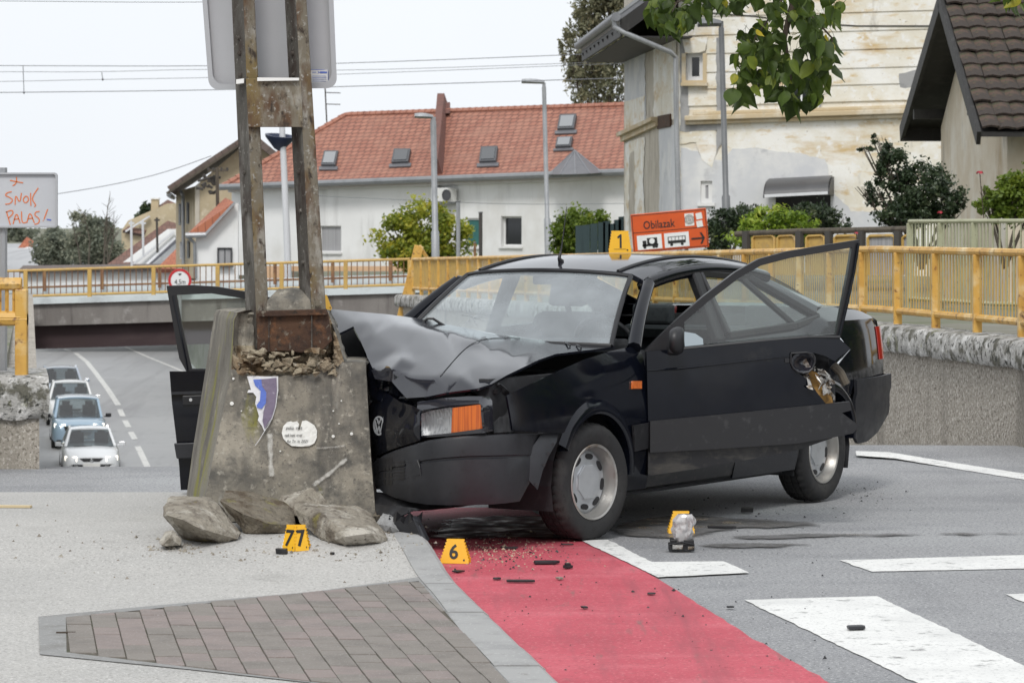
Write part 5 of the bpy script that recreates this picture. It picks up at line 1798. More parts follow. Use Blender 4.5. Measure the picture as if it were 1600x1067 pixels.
plant('shrub', 'low dark yew shrub behind the bright bush and lamp', 'shrub', at(1135, 420, 56), [blob(1130, 355, 56, 26, 28), blob(1165, 338, 56, 26, 18), blob(1120, 375, 56, 22, 22)], 5000, .06, 'leaf_dark', 12, .05, clump=130, spread=.14)
plant('shrub', 'dark leafy rose bush under the doorway awning', 'shrub', at(1275, 420, 55), [blob(1275, 338, 55, 34, 20), blob(1310, 350, 55, 18, 14), blob(1255, 325, 55, 14, 10)], 3600, .055, 'leaf_dark', 13, .03, clump=90, spread=.16)
sh = plant('shrub', 'tall dark rambling shrub leaning left before the barn gable', 'shrub', at(1440, 420, 42), [blob(1400, 265, 42, 30, 34), blob(1440, 300, 42, 44, 44), blob(1480, 310, 42, 30, 36), blob(1380, 240, 42, 18, 18), blob(1370, 300, 42, 20, 26), blob(1355, 232, 42, 20, 7), blob(1420, 335, 42, 50, 22), blob(1340, 292, 42, 14, 12), blob(1370, 215, 42, 12, 10), blob(1500, 318, 42, 16, 22)], 12000, .052, 'leaf_dark', 14, .03, clump=190, spread=.15)
plant('shrub', 'fresh green shrub climbing at the right edge under the barn', 'shrub', at(1570, 420, 39), [blob(1590, 310, 39, 34, 34), blob(1550, 325, 39, 26, 20), blob(1625, 300, 39, 34, 40), blob(1537, 300, 39, 10, 16)], 7500, .062, 'leaf_hedge', 15, .03, clump=130, spread=.16)
def rose(label, px, py, Y, r):
    c = at(px, py, Y)
    t = thing('rose', label, 'rose', c)
    mb = MB()
    rg = random.Random(int(px))
    for k in range(14):
        a, e_ = k * 2.4, .2 + k * .09
        n_ = V((math.cos(a) * math.cos(e_), math.sin(a) * math.cos(e_), math.sin(e_)))
        x_ = n_.cross(V((0, 0, 1))).normalized()
        y_ = n_.cross(x_)
        p = c + n_ * r * (.9 - k * .04)
        mb.poly(p - x_ * r * .5 - y_ * r * .3, p + x_ * r * .5 - y_ * r * .3, p + x_ * r * .4 + y_ * r * .5 + n_ * r * .1, p - x_ * r * .4 + y_ * r * .5 + n_ * r * .1)
    mb.out('petals', M['rose'], t)
    MB().tube([c, c + V((.02, 0, -.25)), c + V((.05, .02, -.55))], .006, 5).out('stem', M['twig'], t)
rose('dark red rose on a tall stem against the barn wall', 1531, 271, 38.5, .042)
rose('small red rose near the brown gate at left of it', 1338, 365, 36, .025)
rose('red rose half hidden low in the dark rambling shrub', 1469, 333, 41, .035)

# broad-leaved branch hanging into the picture from above
lm = []
for var in range(6):
    mb = MB()
    rg = random.Random(var)
    L_, W_ = 1.0, .8
    prof = [(0, .0), (.08, .30), (.22, .46), (.4, .47), (.6, .36), (.8, .17), (1.02, 0)]
    W_ *= (1.0, .78, .9, .68, 1.05, .84)[var]
    fold, curl = rg.uniform(.10, .35), rg.uniform(.15, .5)
    rows = []
    for t, w in prof:
        z = -curl * t * t
        wv = .04 * math.sin(t * 9 + var)
        rows.append([V((-w * W_, t, z + fold * w + wv)), V((-w * W_ * .5, t - .0, z + fold * w * .4)), V((0, t, z)), V((w * W_ * .5, t, z + fold * w * .4)), V((w * W_, t, z + fold * w - wv))])
    mb.grid(rows)
    mb.tube([(0, 0, 0), (0, -.25, .06), (0, -.45, .2)], .012, 4)
    me = mb.mesh('leaf')
    me.polygons.foreach_set('use_smooth', [True] * len(me.polygons))
    lm.append(me)
vari = []
for k in range(18):
    me = lm[k % 6].copy()
    tv = (.12, .3, .22, .42, .15, .35, .28, .48, .2, .33, .1, .38, .25, .6, .18, .95, .3, .75)[k]
    a_ = me.attributes.new('tone', 'FLOAT', 'POINT')
    r_ = random.Random(k)
    a_.data.foreach_set('value', [min(1, max(0, tv + r_.uniform(-.06, .06) + (.25 * max(0, nz((v.co.x * 3, v.co.y * 3, k))) if tv > .5 else 0))) for v in me.vertices])
    me.materials.append(M['leaf_big'])
    vari.append(me)


def branch(label, YD, limb, twigs, regions, n, size, seed):
    t = thing('leafy_branch', label, 'branch', at(limb[0][0], limb[0][1], YD))
    mb = MB()
    mb.tube([at(x, y, YD + .1) for x, y in limb], [.035 - .022 * i / (len(limb) - 1) for i in range(len(limb))], 7)
    for tw_ in twigs: mb.tube([at(x, y, YD + (RND.random() - .5) * .3) for x, y in tw_], [.009, .006, .003][:len(tw_)] if len(tw_) < 4 else .005, 5)
    mb.out('limb', M['twig'], t, smooth=60)
    rg = random.Random(seed)
    b0 = V(at(limb[0][0], limb[0][1], YD))
    k = tries = 0
    while k < n and tries < 9000:
        tries += 1
        pl, w = rg.choices(regions, [r[1] for r in regions])[0]
        x = rg.uniform(min(p[0] for p in pl), max(p[0] for p in pl))
        y = rg.uniform(min(p[1] for p in pl), max(p[1] for p in pl))
        if not pip(x, y, pl): continue
        Y = YD + rg.uniform(-.45, .45)
        o_ = bpy.data.objects.new('leaf', vari[rg.randrange(14 if rg.random() < .84 else 18)])
        COL.objects.link(o_)
        o_.parent = t
        o_.location = at(x, y, Y) - b0
        s = size * rg.uniform(.5, 1.25)
        # leaves hang: tip downwards, blade turned any way
        o_.rotation_euler = (math.radians(-90 + rg.gauss(8, 24)), math.radians(rg.gauss(0, 26)), math.radians(rg.uniform(-65, 65)))
        o_.scale = (s, s, s)
        k += 1
    return t


branch('leafy branch end hanging at the top edge before the gutter of the old house', 20.2, [(1300, -220), (1200, -110), (1090, -50), (1030, -20)], [[(1200, -110), (1150, -20), (1140, 0)], [(1090, -50), (1060, 0), (1050, 20)], [(1060, -35), (1020, 0)]],
       [([(1003, -25), (1185, -25), (1180, 2), (1150, 8), (1120, 14), (1085, 34), (1062, 46), (1035, 38), (1010, 22)], 1)], 130, .112, 24)
branch('broad-leaved branch with yellow-edged leaves hanging into the upper middle of the view', 20.0, [(1330, -260), (1290, -140), (1250, -40), (1225, 60), (1235, 130)],
       [[(1250, -40), (1180, 60), (1165, 110)], [(1260, -80), (1100, -10), (1040, 10)], [(1225, 60), (1190, 120), (1180, 150)], [(1245, 0), (1300, 60), (1300, 90)]],
       [([(1185, -20), (1320, -20), (1322, 70), (1308, 112), (1288, 152), (1250, 165), (1195, 140), (1160, 80), (1165, 50), (1190, 25)], 3.2),
        ([(1155, 45), (1185, 45), (1190, 130), (1165, 160), (1142, 150), (1150, 100)], .9), ([(1205, 130), (1230, 130), (1232, 172), (1212, 172)], .25)], 300, .118, 21)
branch('few hanging leaves of the same tree at the upper right corner before the barn roof', 20.0, [(1620, -200), (1600, -80), (1580, -10)], [[(1600, -80), (1570, -20), (1560, 0)]],
       [([(1553, -30), (1610, -30), (1610, 6), (1590, 10), (1570, 8)], 1)], 16, .12, 22)
# ------------------------------------------------------------------ unseen houses and trees around the viewer, added for reflections in paint and glass
def plain_house(label, x0, y0, x1, y1, h, rh, wm, rm, along='x'):
    t = thing('house', label, 'house', ((x0 + x1) / 2, (y0 + y1) / 2, 0))
    MB().bx((x0, y0, -.2), (x1, y1, h)).out('wall', M[wm], t)
    if along == 'x':
        m = (y0 + y1) / 2
        uvroof('roof', ((x0 - .4, y0 - .5, h - .1), (x1 + .4, y0 - .5, h - .1), (x1 + .4, m, h + rh), (x0 - .4, m, h + rh)), M[rm], t)
        uvroof('roof', ((x1 + .4, y1 + .5, h - .1), (x0 - .4, y1 + .5, h - .1), (x0 - .4, m, h + rh), (x1 + .4, m, h + rh)), M[rm], t)
        for xx in (x0, x1): MB().prism([(xx, y0, h), (xx, y1, h), (xx, m, h + rh - .15)], (.05 if xx == x0 else -.05, 0, 0)).out('gable_wall', M[wm], t)
        n = int((x1 - x0) / 3)
        for k in range(n):
            xx = x0 + (k + .5) * (x1 - x0) / n
            for yy, s_ in ((y0, -1), (y1, 1)):
                for zz in ([1.2] if h < 4.5 else [1.2, 4.0]): MB().bx((xx - .5, yy, zz), (xx + .5, yy + .04 * s_, zz + 1.4)).out('window', M['win_dark'], t)
    else:
        m = (x0 + x1) / 2
        uvroof('roof', ((x0 - .5, y1 + .4, h - .1), (x0 - .5, y0 - .4, h - .1), (m, y0 - .4, h + rh), (m, y1 + .4, h + rh)), M[rm], t)
        uvroof('roof', ((x1 + .5, y0 - .4, h - .1), (x1 + .5, y1 + .4, h - .1), (m, y1 + .4, h + rh), (m, y0 - .4, h + rh)), M[rm], t)
        for yy in (y0, y1): MB().prism([(x0, yy, h), (x1, yy, h), (m, yy, h + rh - .15)], (0, .05 if yy == y0 else -.05, 0)).out('gable_wall', M[wm], t)
        n = int((y1 - y0) / 3)
        for k in range(n):
            yy = y0 + (k + .5) * (y1 - y0) / n
            for xx, s_ in ((x0, -1), (x1, 1)):
                for zz in ([1.2] if h < 4.5 else [1.2, 4.0]): MB().bx((xx, yy - .5, zz), (xx + .04 * s_, yy + .5, zz + 1.4)).out('window', M['win_dark'], t)
    return t


plain_house('unseen beige two-storey house behind the viewer, added for reflections', -16, -30, 14, -20, 6.2, 3.4, 'cream_wall', 'brown_tile')
plain_house('grey rendered house left of the crossing, unseen, added for reflections', -34, -8, -24, 16, 6.0, 3.2, 'bare_plaster', 'dark_tile', 'y')
plain_house('ochre house right of the crossing, unseen, added for reflections', 22, 18, 32, 40, 5.6, 3.4, 'barn_side', 'brown_tile', 'y')
plant('tree', 'broad street tree right of the crossing, unseen, added for reflections', 'tree', (17, 24, 0), [((17, 24, 5), (3.4, 3.4, 3.0)), ((19, 21, 4.2), (2.6, 2.6, 2.2)), ((16, 28, 4.4), (2.8, 2.8, 2.4)), ((20, 30, 3.2), (3.2, 3.2, 2.4))], 5200, .42, 'leaf_hedge', 31, .22, clump=140, spread=.2)
plant('tree', 'broad street tree left of the crossing, unseen, added for reflections', 'tree', (-19, 6, 0), [((-19, 6, 5), (3.4, 3.4, 3.0)), ((-20, 10, 4.2), (2.6, 2.6, 2.4)), ((-21, 2, 4.0), (2.8, 2.8, 2.4))], 4200, .42, 'leaf_hedge', 32, .22, clump=120, spread=.2)

for k, (x0, x1, Y) in enumerate(((-420, -75, 330), (70, 420, 300))):
    bl_ = [((x0 + (x1 - x0) * (i + .5) / 26, Y + 20 * math.sin(i * 1.7), 1.4 + .5 * math.sin(i * 2.3)), (9, 8, 3.0 + .8 * math.sin(i * 3.1))) for i in range(26)]
    crown('distant_woods', leaves(bl_, 5200, 1.3, 40 + k, clump=420, spread=.25), M['leaf_far'], None, kind='stuff')
# ------------------------------------------------------------------ the mast on its broken concrete foot
pole = thing('sign_mast', 'rusty twin-legged steel mast on a broken graffiti-stained concrete foot rammed by the black car', 'mast', (-1.0, 15.9, .12))
FLx = [(480, 372), (490, 371), (500, 366), (585, 361), (720, 332), (815, 313)]
RLx = [(480, 342), (495, 335), (720, 301), (815, 289)]
FRx_low = [(560, 570), (565, 571), (720, 580), (815, 588)]
FRx_up = [(480, 512), (492, 514), (530, 528), (563, 537), (566, 538)]
EDGE = [(355, 578), (375, 581), (400, 590), (420, 588), (470, 588), (490, 583), (505, 577), (525, 569), (548, 563), (575, 567)]


def yf(z): return 15.5 + .13 * (z - .12)


def fs(px, py, off=0.0):                               # a point on the front face of the foot
    z = .6
    for _ in range(5): z = H - (py - HZ) * yf(z) / F
    return at(px, py, yf(z) - off)


rows, mats_ = [], []
NF, NS, NB = 60, 16, 10
pys = [815, 800, 785, 770, 755, 740, 725, 710, 695, 680, 665, 650, 638, 628, 620, 612, 605, 600, 596, 592, 589, 586, 583, 580, 577, 574, 571, 568, 565.5, 565, 562, 558, 552, 546, 540, 533, 526, 519, 512, 506, 500, 495, 491, 488]
for py in pys:
    z = H - (py - HZ) * 15.55 / F
    fl = interp(py, FLx)
    frx = interp(py, FRx_low) if py >= 565.2 else interp(py, FRx_up)
    Yf = yf(z)
    ring = []
    for k in range(NF + 1):
        px = fl + (frx - fl) * k / NF
        e_ = interp(px, EDGE) + 2.5 * nz((px * .15, 0, 1)) + 1.5 * nz((px * .5, 2, 1))
        d = 0.0
        if py < e_:
            g = min(1, (e_ - py) / 9)
            d = g * (.075 if px < 398 else (.13 if px < 520 else .05))
            d += g * (.045 * nz((px * .035, py * .05, 3)) + .03 * nz((px * .12, py * .14, 5)) + .012 * nz((px * .4, py * .4, 8)))
            if px < 372: d *= (px - fl) / max(1, 372 - fl)
        p = at(px, py, Yf + d)
        n1 = nz((px * .02, py * .02, 11)) * .008 + nz((px * .12, py * .12, 7)) * .003
        ring.append(p + V((0, n1, 0)))
    Yr_ = 16.28 - .05 * z
    A, B = ring[-1], at(frx, py, 15.55)
    rr0 = V((A.x * 16.15 / A.y * .0 + A.x - .02, 16.2, A.z))
    rl0 = V((((interp(py, RLx)) - 800) * Yr_ / F, Yr_, A.z))
    for k in range(1, NS + 1):
        t = k / NS
        q = A.lerp(rr0, t)
        ring.append(q + V((.012 * nz((q.y * 7, q.z * 7, 2)) + (.02 * nz((q.y * 16, q.z * 16, 4)) if py < 570 else 0), 0, 0)))
    for k in range(1, NB + 1): ring.append(rr0.lerp(rl0, k / NB))
    f0 = ring[0]
    for k in range(1, NS):
        q = rl0.lerp(f0, k / NS)
        ring.append(q + V((.010 * nz((q.y * 8, q.z * 5, 6)) * math.sin(k / NS * math.pi), 0, 0)))
    rows.append(ring)
top = rows[-1]
cen = sum(top, V()) / len(top)
for s_, dz in ((.8, .006), (.5, .008), (.2, .006)):
    rows.append([cen + (p - cen) * s_ + V((0, 0, dz + .012 * nz((p.x * 14, p.y * 14, 1)))) for p in top])
mb = MB()
mb.grid(rows, wrap=True)
mb.f.append(tuple((len(rows) - 1) * len(top) + k for k in range(len(top))))
ft = mb.out('concrete_foot', [M['concrete'], M['concrete_moss'], M['concrete_broken']], pole, smooth=48)
nr = len(top)
for f in ft.data.polygons:
    i, k = f.index // nr, f.index % nr
    if i >= len(pys) - 1: f.material_index = 0
    elif k < NF:
        px = 0
        fl = interp(pys[i], FLx)
        frx = interp(pys[i], FRx_low) if pys[i] >= 565.2 else interp(pys[i], FRx_up)
        px = fl + (frx - fl) * k / NF
        f.material_index = 2 if pys[i] < interp(px, EDGE) + 1 and 402 < px < 530 or (pys[i] < interp(px, EDGE) and pys[i] > 545) else 0
    elif k >= nr - NS: f.material_index = 1
# marks on the front face
Z8 = lambda L: [(360 + x / 5.335, 560 + y / 5.335) for x, y in L]
def decal(name, pts, mat, off, th=.0015, step=4):
    o = panel(pts, lambda a, b: fs(a, b, off + .004 * abs(nz((a * .2, b * .2, 3)))), step)
    return o.out(name, mat, pole, solid=None)
decal('torn_poster', Z8([(138, 148), (188, 146), (300, 150), (398, 148), (399, 262), (382, 400), (350, 505), (300, 566), (282, 606), (262, 560), (228, 515), (238, 480), (215, 400), (206, 375), (216, 320), (190, 285), (140, 285), (150, 262), (172, 262)]), M['paper_white'], .010)
decal('poster_layer', Z8([(190, 176), (262, 172), (300, 290), (296, 372), (262, 418), (225, 412), (218, 388), (246, 352), (252, 270), (206, 226)]), M['paper_blue'], .014)
decal('poster_layer', Z8([(258, 172), (320, 168), (384, 160), (388, 262), (372, 400), (344, 490), (300, 556), (284, 586), (268, 520), (276, 440), (296, 372), (300, 280), (264, 230)]), M['paper_violet'], .0155)
decal('note_sticker', Z8([(428, 620), (440, 565), (472, 530), (505, 522), (520, 530), (556, 522), (572, 545), (566, 600), (580, 590), (598, 522), (632, 514), (660, 530), (700, 556), (722, 600), (720, 660), (700, 705), (660, 728), (590, 734), (510, 728), (470, 700), (440, 665)]), M['sticker'], .011)
for tx, (x, y), sz in (('peka  cica', (462, 590), .022), ("tek'nec srej", (450, 650), .020), ('Re Tr. in 2021', (468, 702), .020)):
    q = Z8([(x, y)])[0]
    text('handwriting', tx, fs(q[0], q[1], .019), (1, 0, .02), (0, .13, 1), sz, M['ink'], pole, .0006, .92, .25)
def smear(pl, w):
    pl = smooth_poly(Z8(pl), 2, False)
    Lf, Rt = [], []
    for i, p in enumerate(pl):
        q0, q1 = pl[max(0, i - 1)], pl[min(len(pl) - 1, i + 1)]
        d = V((q1[0] - q0[0], q1[1] - q0[1])).normalized()
        k = w / 2 * (1 + .25 * nz((p[0] * .1, p[1] * .1, 3)))
        Lf.append((p[0] - d.y * k, p[1] + d.x * k))
        Rt.append((p[0] + d.y * k, p[1] - d.x * k))
    ol = Lf + Rt[::-1]
    o = panel(ol, lambda a, b: fs(a, b, .0095), 1.6).out('paint_smear', M['chalk'], pole)
    bd = np.array([tuple(fs(a, b, .0095)) for a, b in densify(ol, 1.2)])
    at_ = o.data.attributes.new('edge', 'FLOAT', 'POINT')
    O_ = WM[pole.name].translation
    at_.data.foreach_set('value', [min(1.0, float(np.sqrt(((bd - np.array(v.co + O_)) ** 2).sum(1).min())) / .014) for v in o.data.vertices])


smear([(675, 1065), (800, 978), (900, 892), (985, 822)], 12)
smear([(700, 748), (830, 742), (970, 724)], 9)
smear([(905, 680), (918, 820)], 5)
smear([(540, 1120), (650, 1116), (790, 1118)], 11)
smear([(330, 610), (335, 780), (345, 1000)], 13)
mb = MB()
for x, y, r in ((857, 648, 2.6), (1010, 627, 2.6), (12, 375, 3.2), (25, 168, 2), (905, 543, 1.3), (925, 352, 1.2), (858, 437, 1.3), (416, 772, 1.3), (92, 437, 1.2)):
    q = Z8([(x, y)])[0]
    p = fs(q[0], q[1], .009)
    mb.lathe([(0, .003), (r / 320, .002), (r / 330, 0)], p, (0, -1, 0), 9)
mb.out('paint_splash', M['sticker'], pole)
strokes(MB(), [Z8([(398, 262), (372, 430), (330, 540), (285, 602), (240, 680), (205, 725)])], lambda a, b, o: fs(a, b, .012 + o), .8, .002).out('poster_edge', M['paper_white'], pole, fix=False)

# steel legs: channel sections
def leg(e0, e1, e2, Y0, name):
    """e0/e1/e2: photo columns (top, bottom at row 492) of outer web edge, ridge, flange edge"""
    T, Bm = -170, 545
    def L(e, y): return e[0] + (e[1] - e[0]) * y / 492.0
    def Q(e, y, Y): return at(L(e, y), y, Y)
    th = .009
    mb = MB()
    f0, f1, f2, f3 = Q(e1, Bm, Y0), Q(e2, Bm, Y0 + .03), Q(e2, T, Y0 + .03), Q(e1, T, Y0)
    mb.prism([f0, f1, f2, f3], (.003, th, 0))
    mb.out('steel_leg_flange', M['steel_old'], pole, bevel=.002)
    mb = MB()
    g0, g3 = Q(e0, Bm, Y0 + .115), Q(e0, T, Y0 + .115)
    mb.prism([f0 + V((0, .002, 0)), f3 + V((0, .002, 0)), g3, g0], (th, .004, 0))
    d = (f1 - f0)
    mb.prism([g0 + V((.002, .003, 0)), g0 + d + V((.02, .05, 0)), g3 + d + V((.02, .05, 0)), g3 + V((.002, .003, 0))], (.002, th, 0))
    mb.out('steel_leg_web', M['steel_dark'], pole)
    bl2 = MB()
    for y in (60, 84, 118, 270, 330, 410):
        p = Q(e0, y, Y0 + .115).lerp(Q(e1, y, Y0), .5)
        bl2.lathe([(0, .012), (.010, .010), (.012, 0)], p, (f0 - g0).cross(V((0, 0, 1))) * (1 if (f0 - g0).cross(V((0, 0, 1))).y < 0 else -1), 8)
    bl2.out('rivet', M['steel_dark'], pole, kind='stuff')


leg((362, 384), (380, 400), (397, 419), 15.66, 'a')
leg((445, 470), (462, 487), (478, 509), 15.66, 'b')
PLq = lambda pts, Y: [at(x, y, Y) for x, y in pts]
MB().prism(PLq([(384, 123), (470, 123), (474, 199), (388, 199)], 15.645), (0, .01, 0)).out('batten_plate', M['steel_old'], pole, bevel=.003)
MB().prism(PLq([(402, 121.5), (467, 122), (467, 126), (402, 127)], 15.62), (0, .05, 0)).out('clamp_strip', M['white_plastic'], pole)
MB().prism(PLq([(369, 124.5), (381, 123), (381, 130), (369, 131.5)], 15.63), (0, .1, 0)).out('clamp_strip', M['white_plastic'], pole)
mb = MB()
rows = []
for y, x0, x1, Y0, Y1 in ((496, 416, 490, 15.665, 16.0), (472, 417, 489, 15.67, 15.98), (468, 419, 487, 15.675, 15.97), (453, 433, 473, 15.76, 15.9), (450.5, 436, 470, 15.80, 15.86)):
    rr_ = []
    for k in range(9): rr_.append(at(x0 + (x1 - x0) * k / 8, y, Y0) + V((0, .012 * nz((k * .9, y, 0)), .008 * nz((k * .7, y, 4)))))
    for k in range(9): rr_.append(at(x1 + (x0 - x1) * k / 8, y, Y1) + V((0, 0, .008 * nz((k * .7, y, 5)))))
    rows.append(rr_)
mb.grid(rows, wrap=True)
mb.f.append(tuple(4 * 18 + k for k in range(18)))
mb.out('concrete_plug', M['concrete'], pole, smooth=25)
mb = MB()
mb.prism(PLq([(401, 489), (512, 486), (516, 512), (519, 532), (505, 546), (470, 551), (440, 548), (402, 552)], 15.63), (0, .014, 0))
mb.out('rusty_plate', M['rust'], pole, bevel=.004)
MB().prism(PLq([(404, 486), (510, 483), (511, 492), (404, 495)], 15.60), (0, .06, 0)).out('rusty_angle', M['rust'], pole, bevel=.004)
for x in (419, 486): MB().prism(PLq([(x, 490), (x + 2, 490), (x + 2, 549), (x, 549)], 15.622), (0, .01, 0)).out('rusty_seam', M['steel_dark'], pole)
# crumbled concrete clinging to the plate
mb = MB()
rg = random.Random(5)
for k in range(110):
    x, y = rg.uniform(375, 532), rg.uniform(548, 586)
    s = rg.uniform(.005, .02)
    p = at(x, y, 15.585 + rg.uniform(-.02, .03))
    pts = [p + V((rg.gauss(0, s), rg.gauss(0, s), rg.gauss(0, s * .7))) for _ in range(8)]
    bm = bmesh.new()
    for q in pts: bm.verts.new(q)
    r_ = bmesh.ops.convex_hull(bm, input=bm.verts)
    bm.verts.index_update()
    vs_ = [v for v in bm.verts if v.link_faces]
    ix = {v: i for i, v in enumerate(vs_)}
    mb.add([v.co.copy() for v in vs_], [tuple(ix[v] for v in f.verts) for f in bm.faces])
    bm.free()
mb.out('crumbled_concrete', M['concrete_broken'], pole, kind='stuff')

# the traffic sign on the mast, seen from behind
ts = thing('traffic_sign', 'large grey metal sign seen from behind, fixed high on the rusty mast', 'sign', at(422, 140, 15.95))
def ss(a, b, d=0.0):                                   # a: 0..1 across, b: photo row
    x = (316 + (b) * .075) * (1 - a) + (521 + b * .041) * a
    return at(x, b - a * 3, 15.95 - d)
def sroll(pa, pb, r, n=6):
    o = []
    for cx, cy, a0 in ((1 - r * .078, 141 - r * 16, 0), (r * .078, 141 - r * 16, 90)):
        for k in range(n + 1):
            a = math.radians(a0 + 90 * k / n)
            o.append((cx + r * .078 * math.cos(a), cy + r * 16 * math.sin(a)))
    return [(1, -180)] + o + [(0, -180)]
ol = sroll(0, 0, 1.0)
MB().prism([ss(a, b) for a, b in ol], (0, .004, 0)).out('sign_plate', M['alu'], ts)
il = [(.5 + (a - .5) * .925, b - (9 if b > 60 else 0)) for a, b in ol]
mb = MB()
mb.grid([[ss(*p, 0), ss(*p, .035), ss(*p, .036), ss(*q, .036), ss(*q, .030)] for p, q in zip(ol, il)])
mb.out('sign_lip', M['alu_edge'], ts, smooth=40)
for b in (100, -60): MB().prism([ss(.06, b, .045), ss(.97, b, .045), ss(.97, b + 7, .045), ss(.06, b + 7, .045)], (0, .03, 0)).out('sign_rail', M['alu_edge'], ts) if b < 0 else None
lb = MB().prism([at(485, 109, 15.94), at(513, 108.5, 15.94), at(513, 130, 15.94), at(486, 130.5, 15.94)], (0, -.002, 0)).out('maker_label', M['sticker'], ts)
mb = MB()
def lr(x0, y0, x1, y1): mb.prism([at(x0, y0, 15.937), at(x1, y0, 15.937), at(x1, y1, 15.937), at(x0, y1, 15.937)], (0, -.001, 0))
lr(485, 109, 513, 109.7); lr(512.3, 109, 513, 130); lr(485.4, 129.6, 513, 130.3)
mb.prism([at(496, 111, 15.937), at(500, 113.5, 15.937), at(496, 116, 15.937), at(498, 113.5, 15.937)], (0, -.001, 0))
lr(500, 112, 511, 115)
lr(488, 113, 494, 113.8)
for y in (119, 121.5, 124, 127): lr(488, y, 510, y + .5)
mb.out('print', M['paper_blue'], lb)


# ------------------------------------------------------------------ broken pieces of concrete
def rock(label, pts, faces, mat, seed, depth=.32):
    """pts: corners of the broken faces we see, as (photo column, photo row, distance); the unseen back closes the block"""
    bm = bmesh.new()
    P = [at(*p) for p in pts]
    for q in P: bm.verts.new(q)
    cx = sum(p[0] for p in pts) / len(pts)
    for (x, y, Y), q in zip(pts, P):
        if Y > faces: bm.verts.new(q + V(((cx - x) * .0006, depth, -.03 + .3 * (hs(q.x, q.y) - q.z) * 0)))
    bmesh.ops.convex_hull(bm, input=bm.verts)
    bmesh.ops.delete(bm, geom=[v for v in bm.verts if not v.link_faces], context='VERTS')
    bmesh.ops.dissolve_limit(bm, angle_limit=math.radians(9), verts=bm.verts[:], edges=bm.edges[:])
    bmesh.ops.triangulate(bm, faces=bm.faces[:])
    for _ in range(6): bmesh.ops.subdivide_edges(bm, edges=[e for e in bm.edges if e.calc_length() > .016], cuts=1, use_grid_fill=True)
    bmesh.ops.triangulate(bm, faces=[f for f in bm.faces if len(f.verts) > 3])
    bm.normal_update()
    for v in bm.verts:
        c = v.co
        v.co = c + v.normal * (.007 * nz(c, 9, seed) + .005 * nz(c, 28, seed + 3) + .0035 * nz(c, 70, seed))
        fl = hs(v.co.x, v.co.y) + .002
        if v.co.z < fl: v.co.z = fl
    me = bpy.data.meshes.new('concrete_chunk')
    bm.to_mesh(me)
    bm.free()
    return link('concrete_chunk', me, mat, None, label=label, cat='concrete chunk', group='broken concrete chunks at the foot of the mast', smooth=24)


rock('leftmost large broken concrete chunk with pale face and dark underside', [(264, 775, 14.98), (319, 777, 14.98), (338, 786, 14.98), (375, 833, 14.82), (371, 842, 14.78), (343, 849, 14.72), (302, 849, 14.80), (286, 843, 14.82), (254, 806, 14.80), (255, 792, 14.85), (311, 825, 14.52), (286, 812, 14.55), (262, 805, 14.66)], 14.7, M['rock'], 1)
rock('small concrete fragment tucked under the leftmost large chunk', [(250, 846, 14.58), (257, 830, 14.62), (270, 828, 14.62), (283, 842, 14.6), (280, 851, 14.55), (254, 851, 14.52), (266, 840, 14.5)], 14.55, M['rock'], 2, .1)
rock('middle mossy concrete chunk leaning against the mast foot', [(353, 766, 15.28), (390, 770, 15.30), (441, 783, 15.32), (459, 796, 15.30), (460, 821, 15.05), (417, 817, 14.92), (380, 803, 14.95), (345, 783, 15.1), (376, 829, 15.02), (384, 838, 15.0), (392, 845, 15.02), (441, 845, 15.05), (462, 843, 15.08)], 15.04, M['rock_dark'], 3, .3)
rock('pale concrete chunk behind the others, highest against the mast foot', [(430, 790, 15.42), (441, 774, 15.44), (466, 766, 15.45), (486, 760, 15.46), (503, 771, 15.45), (511, 789, 15.42), (500, 806, 15.3), (455, 806, 15.28), (470, 785, 15.32)], 15.3, M['rock'], 4, .12)
rock('right-hand flat concrete chunk with pale broken top by the kerb', [(460, 786, 15.12), (503, 790, 15.16), (555, 790, 15.18), (582, 804, 15.12), (591, 826, 14.95), (606, 841, 14.8), (596, 849, 14.72), (540, 852, 14.64), (505, 848, 14.80), (469, 815, 15.0), (460, 795, 15.06), (507, 803, 14.82), (541, 838, 14.55), (578, 833, 14.62)], 14.78, M['rock'], 5, .28)
rock('loose grey rubble lump between the mast foot and the kerb', [(588, 818, 15.2), (598, 801, 15.3), (617, 806, 15.3), (634, 822, 15.2), (638, 838, 15.1), (618, 846, 15.05), (596, 840, 15.1), (610, 822, 15.0)], 15.08, M['cement'], 6, .16)
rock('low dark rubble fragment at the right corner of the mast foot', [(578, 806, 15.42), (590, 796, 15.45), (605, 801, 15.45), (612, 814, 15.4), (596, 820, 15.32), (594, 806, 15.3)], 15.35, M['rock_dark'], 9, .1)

# crumbs of concrete, gravel and glass lying about
mb = MB()
rg = random.Random(12)
def crumb(x, y, z, s):
    a = rg.random() * 6.28
    q = [V((x + s * math.cos(a + k * 2.09) * rg.uniform(.6, 1.2), y + s * math.sin(a + k * 2.09) * rg.uniform(.6, 1.2), z)) for k in range(3)]
    mb.add(q + [V((x, y, z + s * rg.uniform(.5, 1)))], [(0, 1, 3), (1, 2, 3), (2, 0, 3)])
for k in range(520):
    r = rg.random()
    if r < .35: px, py = rg.gauss(615, 28), rg.gauss(838, 12)
    elif r < .6: px, py = rg.gauss(420, 120), rg.gauss(856, 10)
    elif r < .8: px, py = rg.uniform(20, 660), rg.uniform(775, 915)
    else: px, py = rg.gauss(270, 18), rg.gauss(852, 4)
    if py < 775 or px > 690: continue
    p = sg(px, py)
    crumb(p.x, p.y, p.z, abs(rg.gauss(0, .006)) + .002)
mb.out('concrete_crumbs', M['rock'], kind='stuff')
mb = MB()
